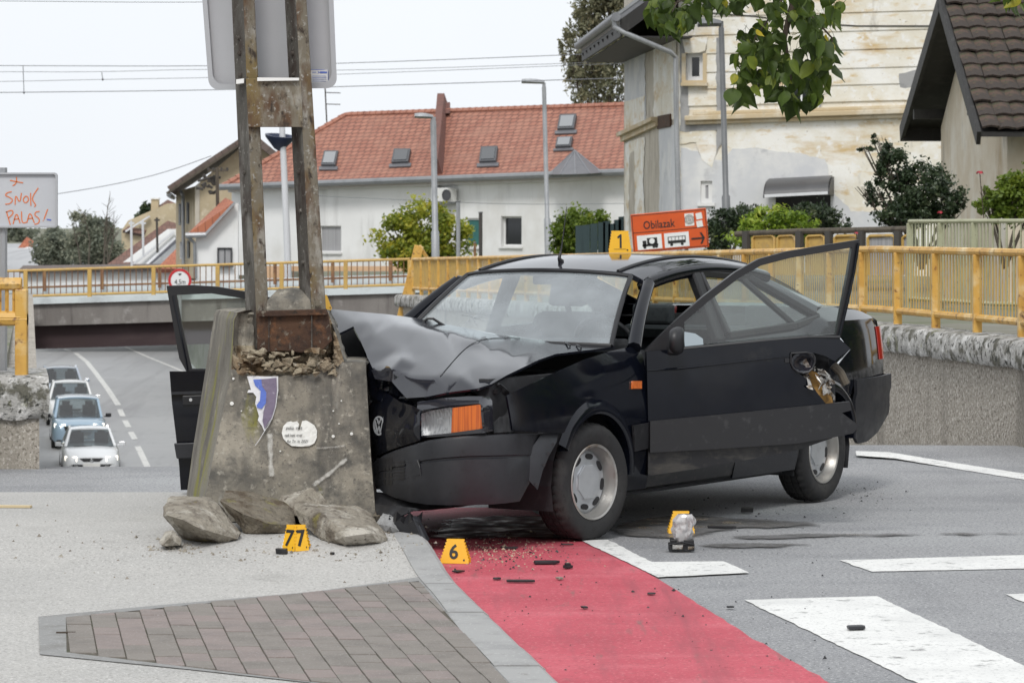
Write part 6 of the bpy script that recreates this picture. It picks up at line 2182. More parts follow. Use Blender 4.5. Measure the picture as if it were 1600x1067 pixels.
for k in range(620):
    r = rg.random()
    if r < .5: px, py = rg.gauss(800, 60), rg.gauss(862, 14)
    elif r < .75: px, py = rg.uniform(660, 1300), rg.uniform(850, 1050)
    elif r < .9: px, py = rg.gauss(1150, 130), rg.gauss(800, 14)
    else: px, py = rg.gauss(1345, 30), rg.gauss(768, 8)
    if py < 750: continue
    p = gnd(px, py, .005)
    if p.x < xk(p.y) + .02: continue
    crumb(p.x, p.y, .006, abs(rg.gauss(0, .004)) + .0018)
mb.out('debris_crumbs', M['plastic_black'], kind='stuff')
mb = MB()
for k in range(520):
    px, py = rg.gauss(775, 55), rg.gauss(858, 13)
    p = gnd(px, max(832, py), .005)
    if p.x < xk(p.y) + .02: continue
    crumb(p.x, p.y, .006, abs(rg.gauss(0, .004)) + .0015)
mb.out('sand_crumbs', pm('sand_crumb', (.42, .33, .24), rough=.9), kind='stuff')

# ------------------------------------------------------------------ numbered evidence markers
def tooth_side(a, b, n, d):
    o = []
    for k in range(n):
        p, q, r = a.lerp(b, k / n), a.lerp(b, (k + .5) / n), a.lerp(b, (k + 1) / n)
        nrm = V((-(b - a).y, (b - a).x)).normalized() * d
        o += [p, p.lerp(q, .9) + nrm * .0, q + nrm, r.lerp(q, .3) + nrm]
    return o + [b]


def mplate(o, xd, yd, wb, wt, h, parent, name, teeth=True, num=None, nsz=.095):
    xd, yd = V(xd).normalized(), V(yd).normalized()
    n = xd.cross(yd)
    if n.y > 0: n = -n
    pl = [V((-wb / 2, 0))] + ([V((wb / 2, 0))])
    R_ = tooth_side(V((wb / 2, .01)), V((wt / 2, h)), 7, -.004) if teeth else [V((wb / 2, 0)), V((wt / 2, h))]
    L_ = [V((-p.x, p.y)) for p in reversed(R_)]
    poly = [V((-wb / 2, 0)), V((wb / 2, 0))] + R_ + L_
    W = [V(o) + xd * p.x + yd * p.y for p in poly]
    MB().prism(W, n * -.003).out(name, M['marker'], parent)
    if num == '1':
        c_ = V(o) + n * .0015 + yd * h * .22
        q_ = lambda a, b: c_ + xd * a * h + yd * b * h
        MB().prism([q_(-.02, 0), q_(.07, 0), q_(.07, .62), q_(.0, .62), q_(-.13, .50), q_(-.10, .43), q_(-.02, .48)], n * .0006).out('number', M['ink'], parent)
        MB().prism([q_(-.28, -.06), q_(.28, -.06), q_(.28, -.045), q_(-.28, -.045)], n * .0005).out('printed_line', M['ink'], parent)
    elif num: text('number', num, V(o) + xd * (-.028 if num != '1' else -.03) + yd * h * .2 + n * .0015, xd, yd, nsz, M['ink'], parent, .0006, .95, bold=.022)
    mb = MB()
    q = V(o) + n * .0012
    mb.prism([q + xd * (wb * .30) + yd * .012, q + xd * (wb * .36) + yd * .012, q + xd * (wb * .36) + yd * .020, q + xd * (wb * .30) + yd * .020], n * .0008)
    mb.out('small_print', M['ink'], parent)


def marker(label, o, yaw, num, wb=.135, wt=.075, h=.115, lean=.25, back=True):
    t = thing('evidence_marker', label, 'evidence marker', o, 'yellow numbered evidence markers')
    xd = V((math.cos(yaw), math.sin(yaw), 0))
    bk = V((-math.sin(yaw), math.cos(yaw), 0))
    yd = (V((0, 0, 1)) + bk * lean).normalized()
    mplate(o, xd, yd, wb, wt, h, t, 'front_plate', num=num)
    if back:
        o2 = V(o) + bk * (2 * lean * h / math.sqrt(1 + lean * lean) + .006)
        yd2 = (V((0, 0, 1)) - bk * lean).normalized()
        mplate(o2, xd, yd2, wb, wt, h, t, 'rear_plate')
    return t


p = gnd(710, 880, .006)
marker('yellow evidence marker number 6 on the red lane beside the kerb', (p.x, p.y, .006), -.16, '6')
p = gnd(1065, 833, .008)
mk_ = marker('yellow evidence marker standing behind the crumpled film and broken lamp', (p.x, p.y, .008), .05, None)
p = sg(461, 857)
t = thing('evidence_marker', 'yellow two-faced evidence marker 77 standing before the concrete chunks', 'evidence marker', (p.x, p.y, p.z), 'yellow numbered evidence markers')
for sgn_, (x0, x1) in ((-1, (-.066, 0)), (1, (0, .066))):
    ya = .6 * sgn_
    mid_ = V((p.x + .033 * sgn_, p.y + .016, p.z + .002))
    xd = V((math.cos(ya), math.sin(ya), 0))
    bk = V((-math.sin(ya), math.cos(ya), 0))
    mplate(mid_, xd, (V((0, 0, 1)) + bk * .22), .072, .052, .122, t, 'front_plate', num='7', nsz=.105, teeth=True)
MB().prism([V((p.x - .064, p.y + .045, p.z)), V((p.x - .030, p.y + .055, p.z + .12)), V((p.x - .036, p.y + .06, p.z + .12)), V((p.x - .072, p.y + .055, p.z))], (0, .004, 0)).out('white_edge', M['white_plastic'], t)
mplate(V((p.x, p.y + .11, p.z + .002)), (1, 0, 0), (0, -.3, 1), .13, .08, .12, t, 'rear_plate')

# ------------------------------------------------------------------ pieces broken off the car
def shard(label, px, py, w, h, d, mat, yaw=0.0, seed=0, side=False, name='broken_fragment', cat='fragment', shape=0):
    p = sg(px, py) if side else gnd(px, py, .008)
    rg = random.Random(seed + int(px))
    z = p.z + .001
    t = thing(name, label, cat, (p.x, p.y, z), 'fragments scattered on the ground')
    c, s = math.cos(yaw), math.sin(yaw)
    n = 8
    out = []
    for k in range(n):
        a = 2 * math.pi * k / n
        r = rg.uniform(.8, 1.1)
        x, y = w / 2 * r * max(-1, min(1, 1.3 * math.cos(a))), d / 2 * r * max(-1, min(1, 1.3 * math.sin(a)))
        out.append(V((p.x + x * c - y * s, p.y + x * s + y * c, z)))
    mb = MB()
    mb.prism(out, (rg.uniform(-.004, .004), 0, h))
    if shape == 1:
        mb.prism([q + (V((p.x, p.y, z)) - q) * .35 + V((0, 0, h)) for q in out], (0, 0, h * .8))
    mb.out('shell', mat, t, bevel=.0015)
    return t


PB, PG = M['plastic_black'], M['plastic']
shard('flat grey plastic strip lying on the red lane below the bumper', 853, 880, .12, .012, .055, PG, .05, 1)
shard('small black ring-shaped fragment on the red lane right of the flat grey strip', 887, 887, .045, .012, .05, PB, .4, 2, shape=1)
shard('long thin black strip on the red lane, nearest of the lane fragments', 812, 909, .13, .010, .030, PB, -.03, 3)
shard('dark sliver on the red lane close behind marker number 6', 795, 857, .085, .008, .03, PB, .25, 4)
shard('thin dark sliver at the shadow edge of the front wheel on the red lane', 886, 851, .06, .006, .025, PB, 0, 5)
shard('pale chip on the red lane between the two black strips', 875, 905, .025, .010, .03, M['rock'], .5, 6)
shard('short grey splinter on the red lane left of the long black strip', 776, 905, .035, .008, .03, PG, .2, 7)
shard('dark bracket piece on the kerb edge just below marker 6', 715, 893, .05, .006, .05, PB, .8, 8)
shard('black shard on the broad white crossing stripe', 1338, 982, .07, .012, .06, PG, .15, 9)
shard('black block on the grey road between lamp debris and rear wheel', 1166, 800, .075, .025, .06, PB, 0, 10)
shard('thin curved black strip on the wet road right of the lamp debris', 1130, 825, .16, .012, .04, PB, -.2, 11)
shard('small dark splinter on the asphalt beside the red lane', 1141, 949, .03, .006, .03, PB, .1, 12)
shard('little dark piece on the red lane near its right edge', 1017, 928, .035, .006, .03, PB, 0, 13)
shard('dark curl of plastic in the middle of the red lane', 914, 950, .025, .008, .03, PB, .3, 14)
shard('black rectangular block on the pavement before marker 77', 440, 860, .055, .022, .05, PB, -.1, 15, True)
shard('small black nub on the pavement right of marker 77', 519, 862, .02, .010, .03, PB, .3, 16, True)
shard('cream wooden lath lying on the pavement at the left edge', 22, 793, .22, .012, .05, pm('lath', (.55, .45, .28), rough=.8), -.1, 17, True, 'wooden_lath', 'lath')
shard('dark twig lying across the left end of the paved patch', 103, 990, .08, .008, .012, M['twig'], .05, 18, True, 'twig', 'twig')
shard('tiny white chip on the paved patch near its lower edge', 225, 1027, .025, .006, .03, M['white_plastic'], 0, 19, True)
# black bumper parts thrown onto the kerb
t = thing('bumper_fragment', 'torn black plastic bumper fragment lying between kerb and mast foot', 'fragment', sg(635, 840))
mb = MB()
rows = []
for k in range(9):
    x = 606 + 52 * k / 8
    rows.append([at(x, 840 - 3 * math.sin(k), 15.1 - .02 * k), at(x, 818 + 4 * math.sin(k * 1.7), 15.12 - .02 * k), at(x + 2, 806 + 5 * math.sin(k * 2.2), 15.25)])
mb.grid(rows)
mb.out('shell', M['plastic_black'], t, solid=.006)
t = thing('bumper_fragment', 'slanted dark plastic blade standing on the kerb left of marker 6', 'fragment', sg(655, 842))
MB().prism([at(644, 808, 15.0), at(652, 812, 15.0), at(668, 846, 14.85), at(662, 850, 14.85)], (.01, .05, .005)).out('shell', M['plastic'], t, bevel=.003)

# crumpled film on the broken lamp
p = gnd(1065, 860, .008)
t = thing('broken_lamp', 'broken black lamp base wrapped in crumpled grey film before an evidence marker', 'fragment', (p.x, p.y, .008))
mb = MB()
mb.box(p + V((0, .03, .018)), (.125, .08, .034))
mb.box(p + V((.035, .02, .042)), (.05, .06, .02))
mb.box(p + V((-.04, .03, .04)), (.03, .05, .025))
mb.tube([p + V((-.055, -.01, .03)), p + V((0, -.03, .045)), p + V((.06, -.01, .03))], .005, 6)
mb.out('lamp_base', M['plastic_black'], t, bevel=.004)
MB().box(p + V((-.02, -.018, .02)), (.05, .01, .02)).out('metal_clip', M['bright_metal'], t)
MB().box(p + V((.045, -.015, .015)), (.03, .012, .014)).out('metal_clip', M['bright_metal'], t)
rows = []
for i in range(16):
    s_ = i / 15
    rr_ = []
    for k in range(22):
        a = 2 * math.pi * k / 22
        r = (.030 + .022 * math.sin(s_ * 3.0)) * (1 + .35 * nz((math.cos(a) * 2, math.sin(a) * 2, s_ * 3)) + .25 * nz((math.cos(a) * 5, math.sin(a) * 5, s_ * 7)))
        rr_.append(p + V((.004 + .012 * s_ + r * math.cos(a), .03 + r * .8 * math.sin(a), .04 + s_ * .135)))
    rows.append(rr_)
mb = MB()
mb.grid(rows, wrap=True)
mb.out('crumpled_film', pm('grey_film', (.48, .47, .47), [((.22, .19, .19), 18, .5, .64), ((.62, .62, .62), 30, .56, .66)], rough=.22, coat=.6), t, smooth=40)


# ------------------------------------------------------------------ cars queueing in the underpass
def traffic(label, px, Y, bm_, suv=False, hL=4.3, w=1.74, h=1.44, lit=False, group='cars queueing in the underpass'):
    X = (px - 800) * Y / F
    z0 = zr(X, Y)
    t = thing('car', label, 'car', (X, Y, z0), group)
    ey = V((-.167, 1, 0)).normalized()
    ex = V((ey.y, -ey.x, 0))
    O = V((X, Y, z0))
    def P(x, y, z): return O + ex * x + ey * y + V((0, 0, z))
    hw = w / 2
    zb, zh, zn = (.98, 1.0, .80) if suv else (.90, .86, .62)
    st = [(-.02, .62, .34, zn - .18), (.0, .80, .28, zn), (.12, .92, .24, zn + .08), (.55, .98, .22, zh - .02), (1.15, 1, .22, zb), (2.2, 1, .22, zb + .02), (3.4, .99, .24, zb + .04), (hL - .25, .95, .26, zb + .02), (hL, .82, .34, zb - .12)]
    rows = []
    for y, k, z0_, z1 in st:
        c = hw * k
        zm = (z0_ + z1) / 2
        rows.append([P(-c * .9, y, z0_), P(-c, y, z0_ + .1), P(-c * 1.0, y, zm), P(-c * .97, y, z1 - .08), P(-c * .86, y, z1), P(-c * .4, y, z1 + .025), P(0, y, z1 + .035), P(c * .4, y, z1 + .025), P(c * .86, y, z1), P(c * .97, y, z1 - .08), P(c, y, zm), P(c, y, z0_ + .1), P(c * .9, y, z0_)])
    mb = MB()
    mb.grid(rows)
    mb.f.append(tuple(range(13))); mb.f.append(tuple(8 * 13 + k for k in range(12, -1, -1)))
    mb.out('body', bm_, t, smooth=42)
    ya, yb, yc, yd_ = 1.05, 1.75 if not suv else 1.6, 3.0 if not suv else 3.6, hL - .5
    ca, ct = hw * .84, hw * .66 if not suv else hw * .72
    A = [P(-ca, ya, zb), P(ca, ya, zb), P(ct, yb, h - .05), P(-ct, yb, h - .05)]
    Bk = [P(ct, yc, h - .04), P(-ct, yc, h - .04), P(-ca, yd_, zb), P(ca, yd_, zb)]
    mb = MB()
    mb.grid([[A[3], P(-ct * .5, yb, h - .01), P(0, yb, h), P(ct * .5, yb, h - .01), A[2]], [P(-ct, (yb + yc) / 2, h - .01), P(-ct * .5, (yb + yc) / 2, h + .03), P(0, (yb + yc) / 2, h + .04), P(ct * .5, (yb + yc) / 2, h + .03), P(ct, (yb + yc) / 2, h - .01)], [Bk[1], P(-ct * .5, yc, h - .01), P(0, yc, h), P(ct * .5, yc, h - .01), Bk[0]]])
    rf = bm_
    mb.out('roof', rf, t, smooth=50, solid=.05)
    for p, q in ((A[0], A[3]), (A[1], A[2]), (Bk[0], Bk[3]), (Bk[1], Bk[2])): MB().beam(p, q, .09, .07, ex).out('pillar', bm_, t)
    for s_ in (-1, 1): MB().beam(P(s_ * ca, 2.15, zb), P(s_ * ct, 2.25, h - .04), .06, .1, ey).out('pillar', bm_, t)
    MB().poly(*[p + ey * -.005 for p in A]).out('windscreen', M['traffic_glass'], t)
    MB().poly(*Bk).out('rear_window', M['traffic_glass'], t)
    for s_ in (-1, 1): MB().poly(P(s_ * ca, ya, zb), P(s_ * ca, yd_, zb), P(s_ * ct, yc, h - .05), P(s_ * ct, yb, h - .05)).out('side_window', M['traffic_glass'], t)
    # cabin inside
    mb = MB()
    mb.bx((-.1, -.1, 0), (.1, .1, .1))
    mb = MB()
    for s_ in (-.38, .38):
        mb.box(P(s_, 2.25, zb + .12), (.42, .14, .5))
        mb.box(P(s_, 2.3, zb + .42), (.24, .1, .16))
    mb.box(P(0, 1.4, zb - .03), (hw * 1.6, .5, .08))
    mb.out('seats', M['interior'], t)
    MB().prism([P(-.42, -.028, zn - .20), P(.42, -.028, zn - .20), P(.34, -.022, zn - .33), P(-.34, -.022, zn - .33)], ey * .03).out('intake', M['plastic_black'], t)
    if suv:
        mb = MB()
        mb.prism([P(-.5, -.03, zn - .02), P(.5, -.03, zn - .02), P(.46, -.03, zn - .17), P(-.46, -.03, zn - .17)], ey * .03)
        mb.out('grille', M['plastic_black'], t)
        mb = MB()
        for k in range(5): mb.box(P(-.34 + .17 * k, -.04, zn - .09), (.07, .02, .11))
        mb.out('grille_bar', M['chrome'], t)
    else:
        MB().prism([P(-.36, -.015, zn + .0), P(.36, -.015, zn + .0), P(.24, -.03, zn - .10), P(-.24, -.03, zn - .10)], ey * .03).out('grille', M['plastic_black'], t)
    MB().lathe([(0, .02), (.05, .015), (.055, 0)], P(0, -.03, zn - .06), -ey, 14).out('badge', M['chrome'], t)
    MB().prism([P(-.26, -.045, .36), P(.26, -.045, .36), P(.26, -.045, .47), P(-.26, -.045, .47)], ey * .03).out('number_plate', M['white_plastic'], t)
    for s_ in (-1, 1):
        x0, x1 = s_ * hw * .50, s_ * hw * .90
        MB().prism([P(x0, -.02, zn - .10), P(x1, .10, zn - .06), P(x1, .14, zn + .05), P(x0, .0, zn + .04)], ey * .05 + V((0, 0, .01))).out('headlight', M['lamp_lit'] if lit else M['headlight_far'], t)
        mb = MB()
        mb.box(P(s_ * (hw + .09), 1.25, zb + .08), (.18, .10, .13))
        mb.beam(P(s_ * (hw - .06), 1.28, zb + .03), P(s_ * (hw + .05), 1.27, zb + .05), .05, .04)
        mb.out('mirror', M['plastic_black'] if suv else bm_, t, bevel=.02)
        for y in (.8, hL - .85):
            MB().lathe([(0, 0), (.17, .005), (.19, .0), (.29, .0), (.31, -.03), (.31, -.18), (.2, -.2)], P(s_ * hw * .99, y, .31), ex * s_, 24).out('wheel', M['tyre'], t, smooth=40)
    MB().prism([P(-hw * .85, -.03, .26), P(hw * .85, -.03, .26), P(hw * .8, -.01, .34), P(-hw * .8, -.01, .34)], ey * .06).out('bumper_skirt', M['plastic_black'] if suv else bm_, t)
    MB().tube([P(-.5, .98, zb + .02), P(.05, 1.02, zb + .04)], .012, 5).out('wiper', M['plastic_black'], t)
    return t


M['traffic_glass'] = glass('traffic_window', (.42, .47, .48), 1.3, .03, .04)
M['headlight_far'] = pm('clear_headlight', (.55, .57, .58), rough=.1, coat=1.0)
lm_ = pm('lit_headlight', (.8, .78, .7), rough=.3)
lm_.node_tree.nodes['Principled BSDF'].inputs['Emission Color'].default_value = (1, .93, .78, 1)
lm_.node_tree.nodes['Principled BSDF'].inputs['Emission Strength'].default_value = 2.2
M['lamp_lit'] = lm_
paint = lambda n, c, mt=.3: pm(n, c, rough=.3, coat=1.0, metal=mt)
traffic('silver-white saloon with lit headlights, nearest of the four cars in the underpass', 143, 95.5, paint('silver_white_paint', (.74, .76, .78), 0), hL=4.5, w=1.78, lit=True)
traffic('pale blue sport-utility car with black grille, second in the underpass queue', 124, 102.5, paint('suv_blue_paint', (.33, .45, .56), .15), True, hL=4.2, w=1.80, h=1.60, lit=True)
traffic('white hatchback half hidden behind the pale blue car', 112, 109.5, paint('white_paint', (.76, .77, .77), 0), hL=4.0, w=1.74, h=1.50)
traffic('grey-blue estate car, farthest in the queue under the bridge', 97, 116.5, paint('grey_blue_paint', (.42, .47, .54), .15), hL=4.4, w=1.76, h=1.46)
# ------------------------------------------------------------------ the wrecked black saloon
TH = math.atan2(.53, .85)
P0 = V((-.29, 16.235, 0))
AU = V((math.sin(TH), math.cos(TH), 0))                 # rearwards
AV = V((math.cos(TH), -math.sin(TH), 0))                # to the car's left (the side we see)
UP = V((0, 0, 1))
car = thing('wrecked_car', 'black saloon with crumpled bonnet and open front doors crashed into the concrete foot', 'car', P0, None, -TH)


def W(u, v, w): return P0 + AU * u + AV * v + UP * w


def vs(u, w):
    v = .845 - .07 * ((w - .55) / .4) ** 2 if w < .95 else .775 - .52 * (w - .95) - .12 * max(0, w - 1.3)
    if w < .55: v = .845 - .045 * ((.55 - w) / .35) ** 2
    if u < -.3: v -= .085 * ((-.3 - u) / .6) ** 2
    if u > 2.9: v -= .075 * ((u - 2.9) / .6) ** 2
    return v


def vb(u, w):                                          # lower body: one smooth curve, no break at the waist
    v = .845 - .07 * ((w - .55) / .4) ** 2 - .22 * max(0, w - .93) if w >= .55 else .845 - .045 * ((.55 - w) / .35) ** 2
    if u < -.3: v -= .085 * ((-.3 - u) / .6) ** 2
    if u > 2.45:                                        # upright tail with a tight shoulder
        k = sm(2.45, 2.75, u)
        v = v * (1 - k) + (.845 - .03 * ((w - .55) / .4) ** 2 - 1.6 * max(0, w - 1.03)) * k
    if u > 2.9: v -= .075 * ((u - 2.9) / .6) ** 2
    return v


def SP(px, py, surf=vb):
    v = .82
    r = V(((px - 800) / F, 1, -(py - HZ) / F))
    C = V((0, 0, H))
    for _ in range(8):
        t = (v - (C - P0).dot(AV)) / r.dot(AV)
        p = C + r * t
        u, w = (p - P0).dot(AU), p.z
        v = surf(u, w)
    return (u, w)


def side(name, outline, mat, s=1, step=.07, off=0.0, holes=(), solid=.012, smooth=40, parent=None, **k):
    return panel(outline, lambda u, w: W(u, s * (vb(u, w) + off), w), step, holes).out(name, mat, parent or car, solid=solid, smooth=smooth, **k)


def arc(c, r, a0, a1, n=14):
    return [(c[0] + r * math.cos(math.radians(a0 + (a1 - a0) * k / n)), c[1] + r * math.sin(math.radians(a0 + (a1 - a0) * k / n))) for k in range(n + 1)]


BLK, PLA = M['car_black'], M['plastic']
FA, RA, RW = (0.0, .30), (2.63, .30), .35
# front wings
ftop = [SP(*p) for p in [(1006, 540), (990, 541), (955, 548), (915, 561), (880, 576), (850, 590), (818, 605), (792, 618)]]
ffront = [SP(*p) for p in [(796, 640), (801, 672)]]
fend = [(.565, .97)] + ftop[1:] + ffront + [(-.50, .575), (-.235, .56)] + arc(FA, RW, 132, -12)[0:] + [(.565, .225)]
side('front_wing', fend, BLK, 1, .04)
side('front_wing', [(.565, .97), (.3, .935), (-.2, .86), (-.55, .80), (-.6, .6), (-.5, .575), (-.235, .56)] + arc(FA, RW, 132, -12) + [(.565, .225)], BLK, -1, .09)
for s in (1, -1):
    for c, a0, a1 in ((FA, 150, 2), (RA, 172, 8)):
        band = arc(c, RW - .004, a0, a1, 22) + arc(c, RW + .062, a1, a0, 22)
        mb = MB()
        rows = []
        for k in range(29):
            a = math.radians(a0 + (a1 - a0) * k / 28)
            rr_ = []
            for r, d in ((RW - .012, -.05), (RW - .008, .012), (RW + .012, .020), (RW + .04, .012), (RW + .07, -.004)):
                u, w = c[0] + r * math.cos(a), c[1] + r * math.sin(a)
                rr_.append(W(u, s * (vs(u, w) + d), w))
            rows.append(rr_)
        mb.grid(rows)
        mb.out('arch_lip', BLK, car, smooth=50)
    # dark wheel wells
    for c in (FA, RA):
        mb = MB()
        mb.grid([[W(c[0] + .37 * math.cos(math.radians(a)), s * v, c[1] + .37 * math.sin(math.radians(a))) for v in (.80, .42)] for a in range(-20, 201, 20)])
        mb.out('wheel_well', M['interior'], car)
side('side_marker', [SP(*p) for p in rect(986, 595, 1000, 607)], M['amber'], 1, .1, .012)
fm = [(.34, .565), (.565, .572), (.565, .44), (.36, .43)]
side('side_moulding', fm, M['plastic_black'], 1, .06, .02)
side('side_moulding', [(.565, .572), (2.27, .60), (2.28, .47), (.565, .44)], PLA, -1, .2, .02)

# rear doors, quarters, sills
bel = lambda u: .955 + .035 * (u - .5)
rd = [(1.53, .21), (1.53, bel(1.53)), (2.42, bel(2.42)), (2.42, .62), (2.36, .53)] + arc(RA, RW, 140, 168, 5) + [(2.285, .21)]
rq = [(2.425, .62), (2.425, bel(2.42)), (2.62, 1.06), (2.80, 1.112), (3.05, 1.112), (3.30, 1.10), (3.46, 1.072), (3.545, 1.02), (3.575, .93), (3.59, .80), (3.585, .68), (2.985, .68)] + arc(RA, RW, 45, 140, 14)
for s in (1, -1):
    d_ = side('rear_door', rd, BLK, s, .07)
    MB().box(W(2.20, s * (vs(2.2, .86) + .012), .86), (.17, .025, .035), Matrix.Rotation(-TH + math.pi / 2, 3, 'Z')).out('handle', M['plastic_black'], d_, bevel=.006)
    side('rear_quarter', rq, BLK, s, .06)
    sill = MB()
    sill.grid([[W(u, s * (vs(u, .36) - .01), .36), W(u, s * (.82 if u > .6 else .80), .30), W(u, s * .80, .23), W(u, s * .70, .19)] for u in (.36, .6, 1.0, 1.5, 2.0, 2.30)])
    sill.out('sill', M['dirty_sill'], car, smooth=50)
    side('side_moulding', [(1.55, .595), (2.29, .61), (2.30, .50), (1.55, .47)], PLA, s, .15, .02)

# wheels
def wheel(u, v, s, steer):
    c = W(u, v, .298)
    ax = (AV * s * math.cos(steer) + AU * math.sin(steer) * s).normalized()
    t = MB().lathe([(.20, .075), (.222, .088), (.262, .094), (.283, .080), (.294, .062), (.2985, .05)], c, ax, 72)
    t = MB()
    xx = ax.cross(UP).normalized()
    rows = []
    prof = [(.187, .080), (.200, .088), (.235, .096), (.262, .095), (.280, .084), (.291, .070), (.2975, .058), (.2985, .044), (.291, .041), (.291, .036), (.2985, .033), (.2985, .008), (.291, .005), (.291, -.002), (.2985, -.005), (.2985, -.033), (.291, -.036), (.291, -.041), (.2985, -.044), (.29, -.072), (.26, -.095), (.2, -.088)]
    n = 120
    for r, h in prof:
        rr_ = []
        for k in range(n):
            a = 2 * math.pi * k / n
            r2 = r - (.006 if (r > .285 and k % 3 == 0) else 0)
            if c.z - r2 < 0 and False: pass
            d = xx * math.cos(a) + UP * math.sin(a)
            q = c + ax * h + d * r2
            if q.z < .012: q.z = .012 - .3 * (.012 - q.z) * 0
            rr_.append(q)
        rows.append(rr_)
    t.grid(rows, wrap=True)
    root = t.out('wheel', M['tyre'], car, smooth=35)
    MB().lathe([(.186, .080), (.192, .086), (.188, .090), (.178, .086), (.172, .060), (.160, .030), (.160, -.08)], c, ax, 48).out('rim', M['rim'], root, smooth=40)
    hc = MB().lathe([(0, .046), (.085, .046), (.092, .040), (.120, .036), (.142, .034), (.152, .026), (.160, .020)], c, ax, 48).out('hub_cap', M['hubcap'], root, smooth=30)
    mb = MB()
    o8 = [c + ax * .052 + (xx * math.cos(math.pi / 8 + k * math.pi / 4) + UP * math.sin(math.pi / 8 + k * math.pi / 4)) * .092 for k in range(8)]
    mb.prism(o8, ax * -.012)
    mb.disc(c + ax * .0535, ax, .012, 12)
    mb.out('hub_cap', M['hubcap'], root, bevel=.003)
    for k in range(8):
        a = k * math.pi / 4 + .15
        d = xx * math.cos(a) + UP * math.sin(a)
        e = ax.cross(d)
        pts = [c + ax * .0395 + d * (.127 + .0145 * math.sin(q)) + e * (.030 * math.copysign(abs(math.cos(q)) ** .7, math.cos(q))) for q in [2 * math.pi * z / 14 for z in range(14)]]
        MB().prism(pts, ax * -.004).out('cooling_slot', M['plastic_black'], root)


wheel(.0, .752, 1, math.radians(-7))
wheel(.0, -.752, -1, math.radians(7))
wheel(2.63, .73, 1, 0)
wheel(2.63, -.73, -1, 0)

# roof, pillars, glass
def zr_roof(u, v): return 1.432 - .030 * (v / .56) ** 2 - .075 * ((u - 1.65) / .8) ** 2 * (1 if u < 1.65 else .75)
rows = []
for i in range(25):
    u = .86 + (2.42 - .86) * i / 24
    rr_ = []
    for k in range(17):
        v = -1 + 2 * k / 16
        vv = v * .585
        uu = u + (.10 * v * v * (1 - i / 24)) - .06 * v * v * (i / 24)
        z = zr_roof(u, vv) - (.035 * max(0, abs(v) - .86) / .14)
        rr_.append(W(uu, vv, z))
    rows.append(rr_)
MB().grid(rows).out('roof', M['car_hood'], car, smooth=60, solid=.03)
roofrows = rows
mb = MB()
for e in (0, 16):
    v = -.56 if e == 0 else .56
    mb.tube([r[2 if e == 0 else 14] + UP * .004 for r in rows], .010, 6)
mb.out('roof_strip', M['rubber_trim'], car)
fe = roofrows[0]
base = [W(.50 - .15 * (1 - (k / 8 - 1) ** 2), (k / 8 - 1) * .755, .955 + .015 * (1 - (k / 8 - 1) ** 2)) for k in range(17)]
topg = [p + (base[k] - p) * .03 + UP * -.004 for k, p in enumerate(fe)]
def glz(a, b, n=10, bulge=.03, nrm=None):
    out = []
    for i in range(n + 1):
        t = i / n
        out.append([p.lerp(q, t) + (nrm or V()) * bulge * 4 * t * (1 - t) for p, q in zip(a, b)])
    return out
nw = (-AU * .6 + UP * .6)
grd = glz(base, topg, 10, .02, nw)
MB().grid([r[1:16] for r in grd]).out('windscreen', M['windscreen'], car, smooth=80)
mb = MB()
mb.tube([p + nw * .006 for p in grd[0][1:16]], .016, 6)
mb.tube([p + nw * .006 for p in grd[-1][1:16]], .013, 6)
for k in (1, 15): mb.tube([r[k] + nw * .006 for r in grd], .014, 6)
mb.out('windscreen_seal', M['rubber_trim'], car, smooth=60)
mb = MB()
rg = random.Random(6)
for k in range(11):                                         # cracked spot low on the far side of the screen
    i0, j0 = 3.1, 5.6
    pl = [(i0, j0)]
    a_ = rg.uniform(0, 6.28)
    for q_ in range(3):
        a_ += rg.uniform(-.4, .4)
        pl.append((pl[-1][0] + .45 * math.sin(a_), pl[-1][1] + .42 * math.cos(a_)))
    pts = []
    for i_, j_ in pl:
        i1, j1 = min(9, max(0, int(i_))), min(14, max(1, int(j_)))
        pts.append(grd[i1][j1].lerp(grd[i1][j1 + 1], j_ - j1).lerp(grd[i1 + 1][j1].lerp(grd[i1 + 1][j1 + 1], j_ - j1), i_ - i1) + nw * .004)
    mb.tube(pts, .0016, 4)
mb.out('crack', M['hl_glass'], car, kind='stuff')
def pillar(pts, r0, r1, name='windscreen_pillar', mat=BLK, nn=8):
    return MB().tube(pts, [r0 + (r1 - r0) * i / (len(pts) - 1) for i in range(len(pts))], nn).out(name, mat, car, smooth=60)
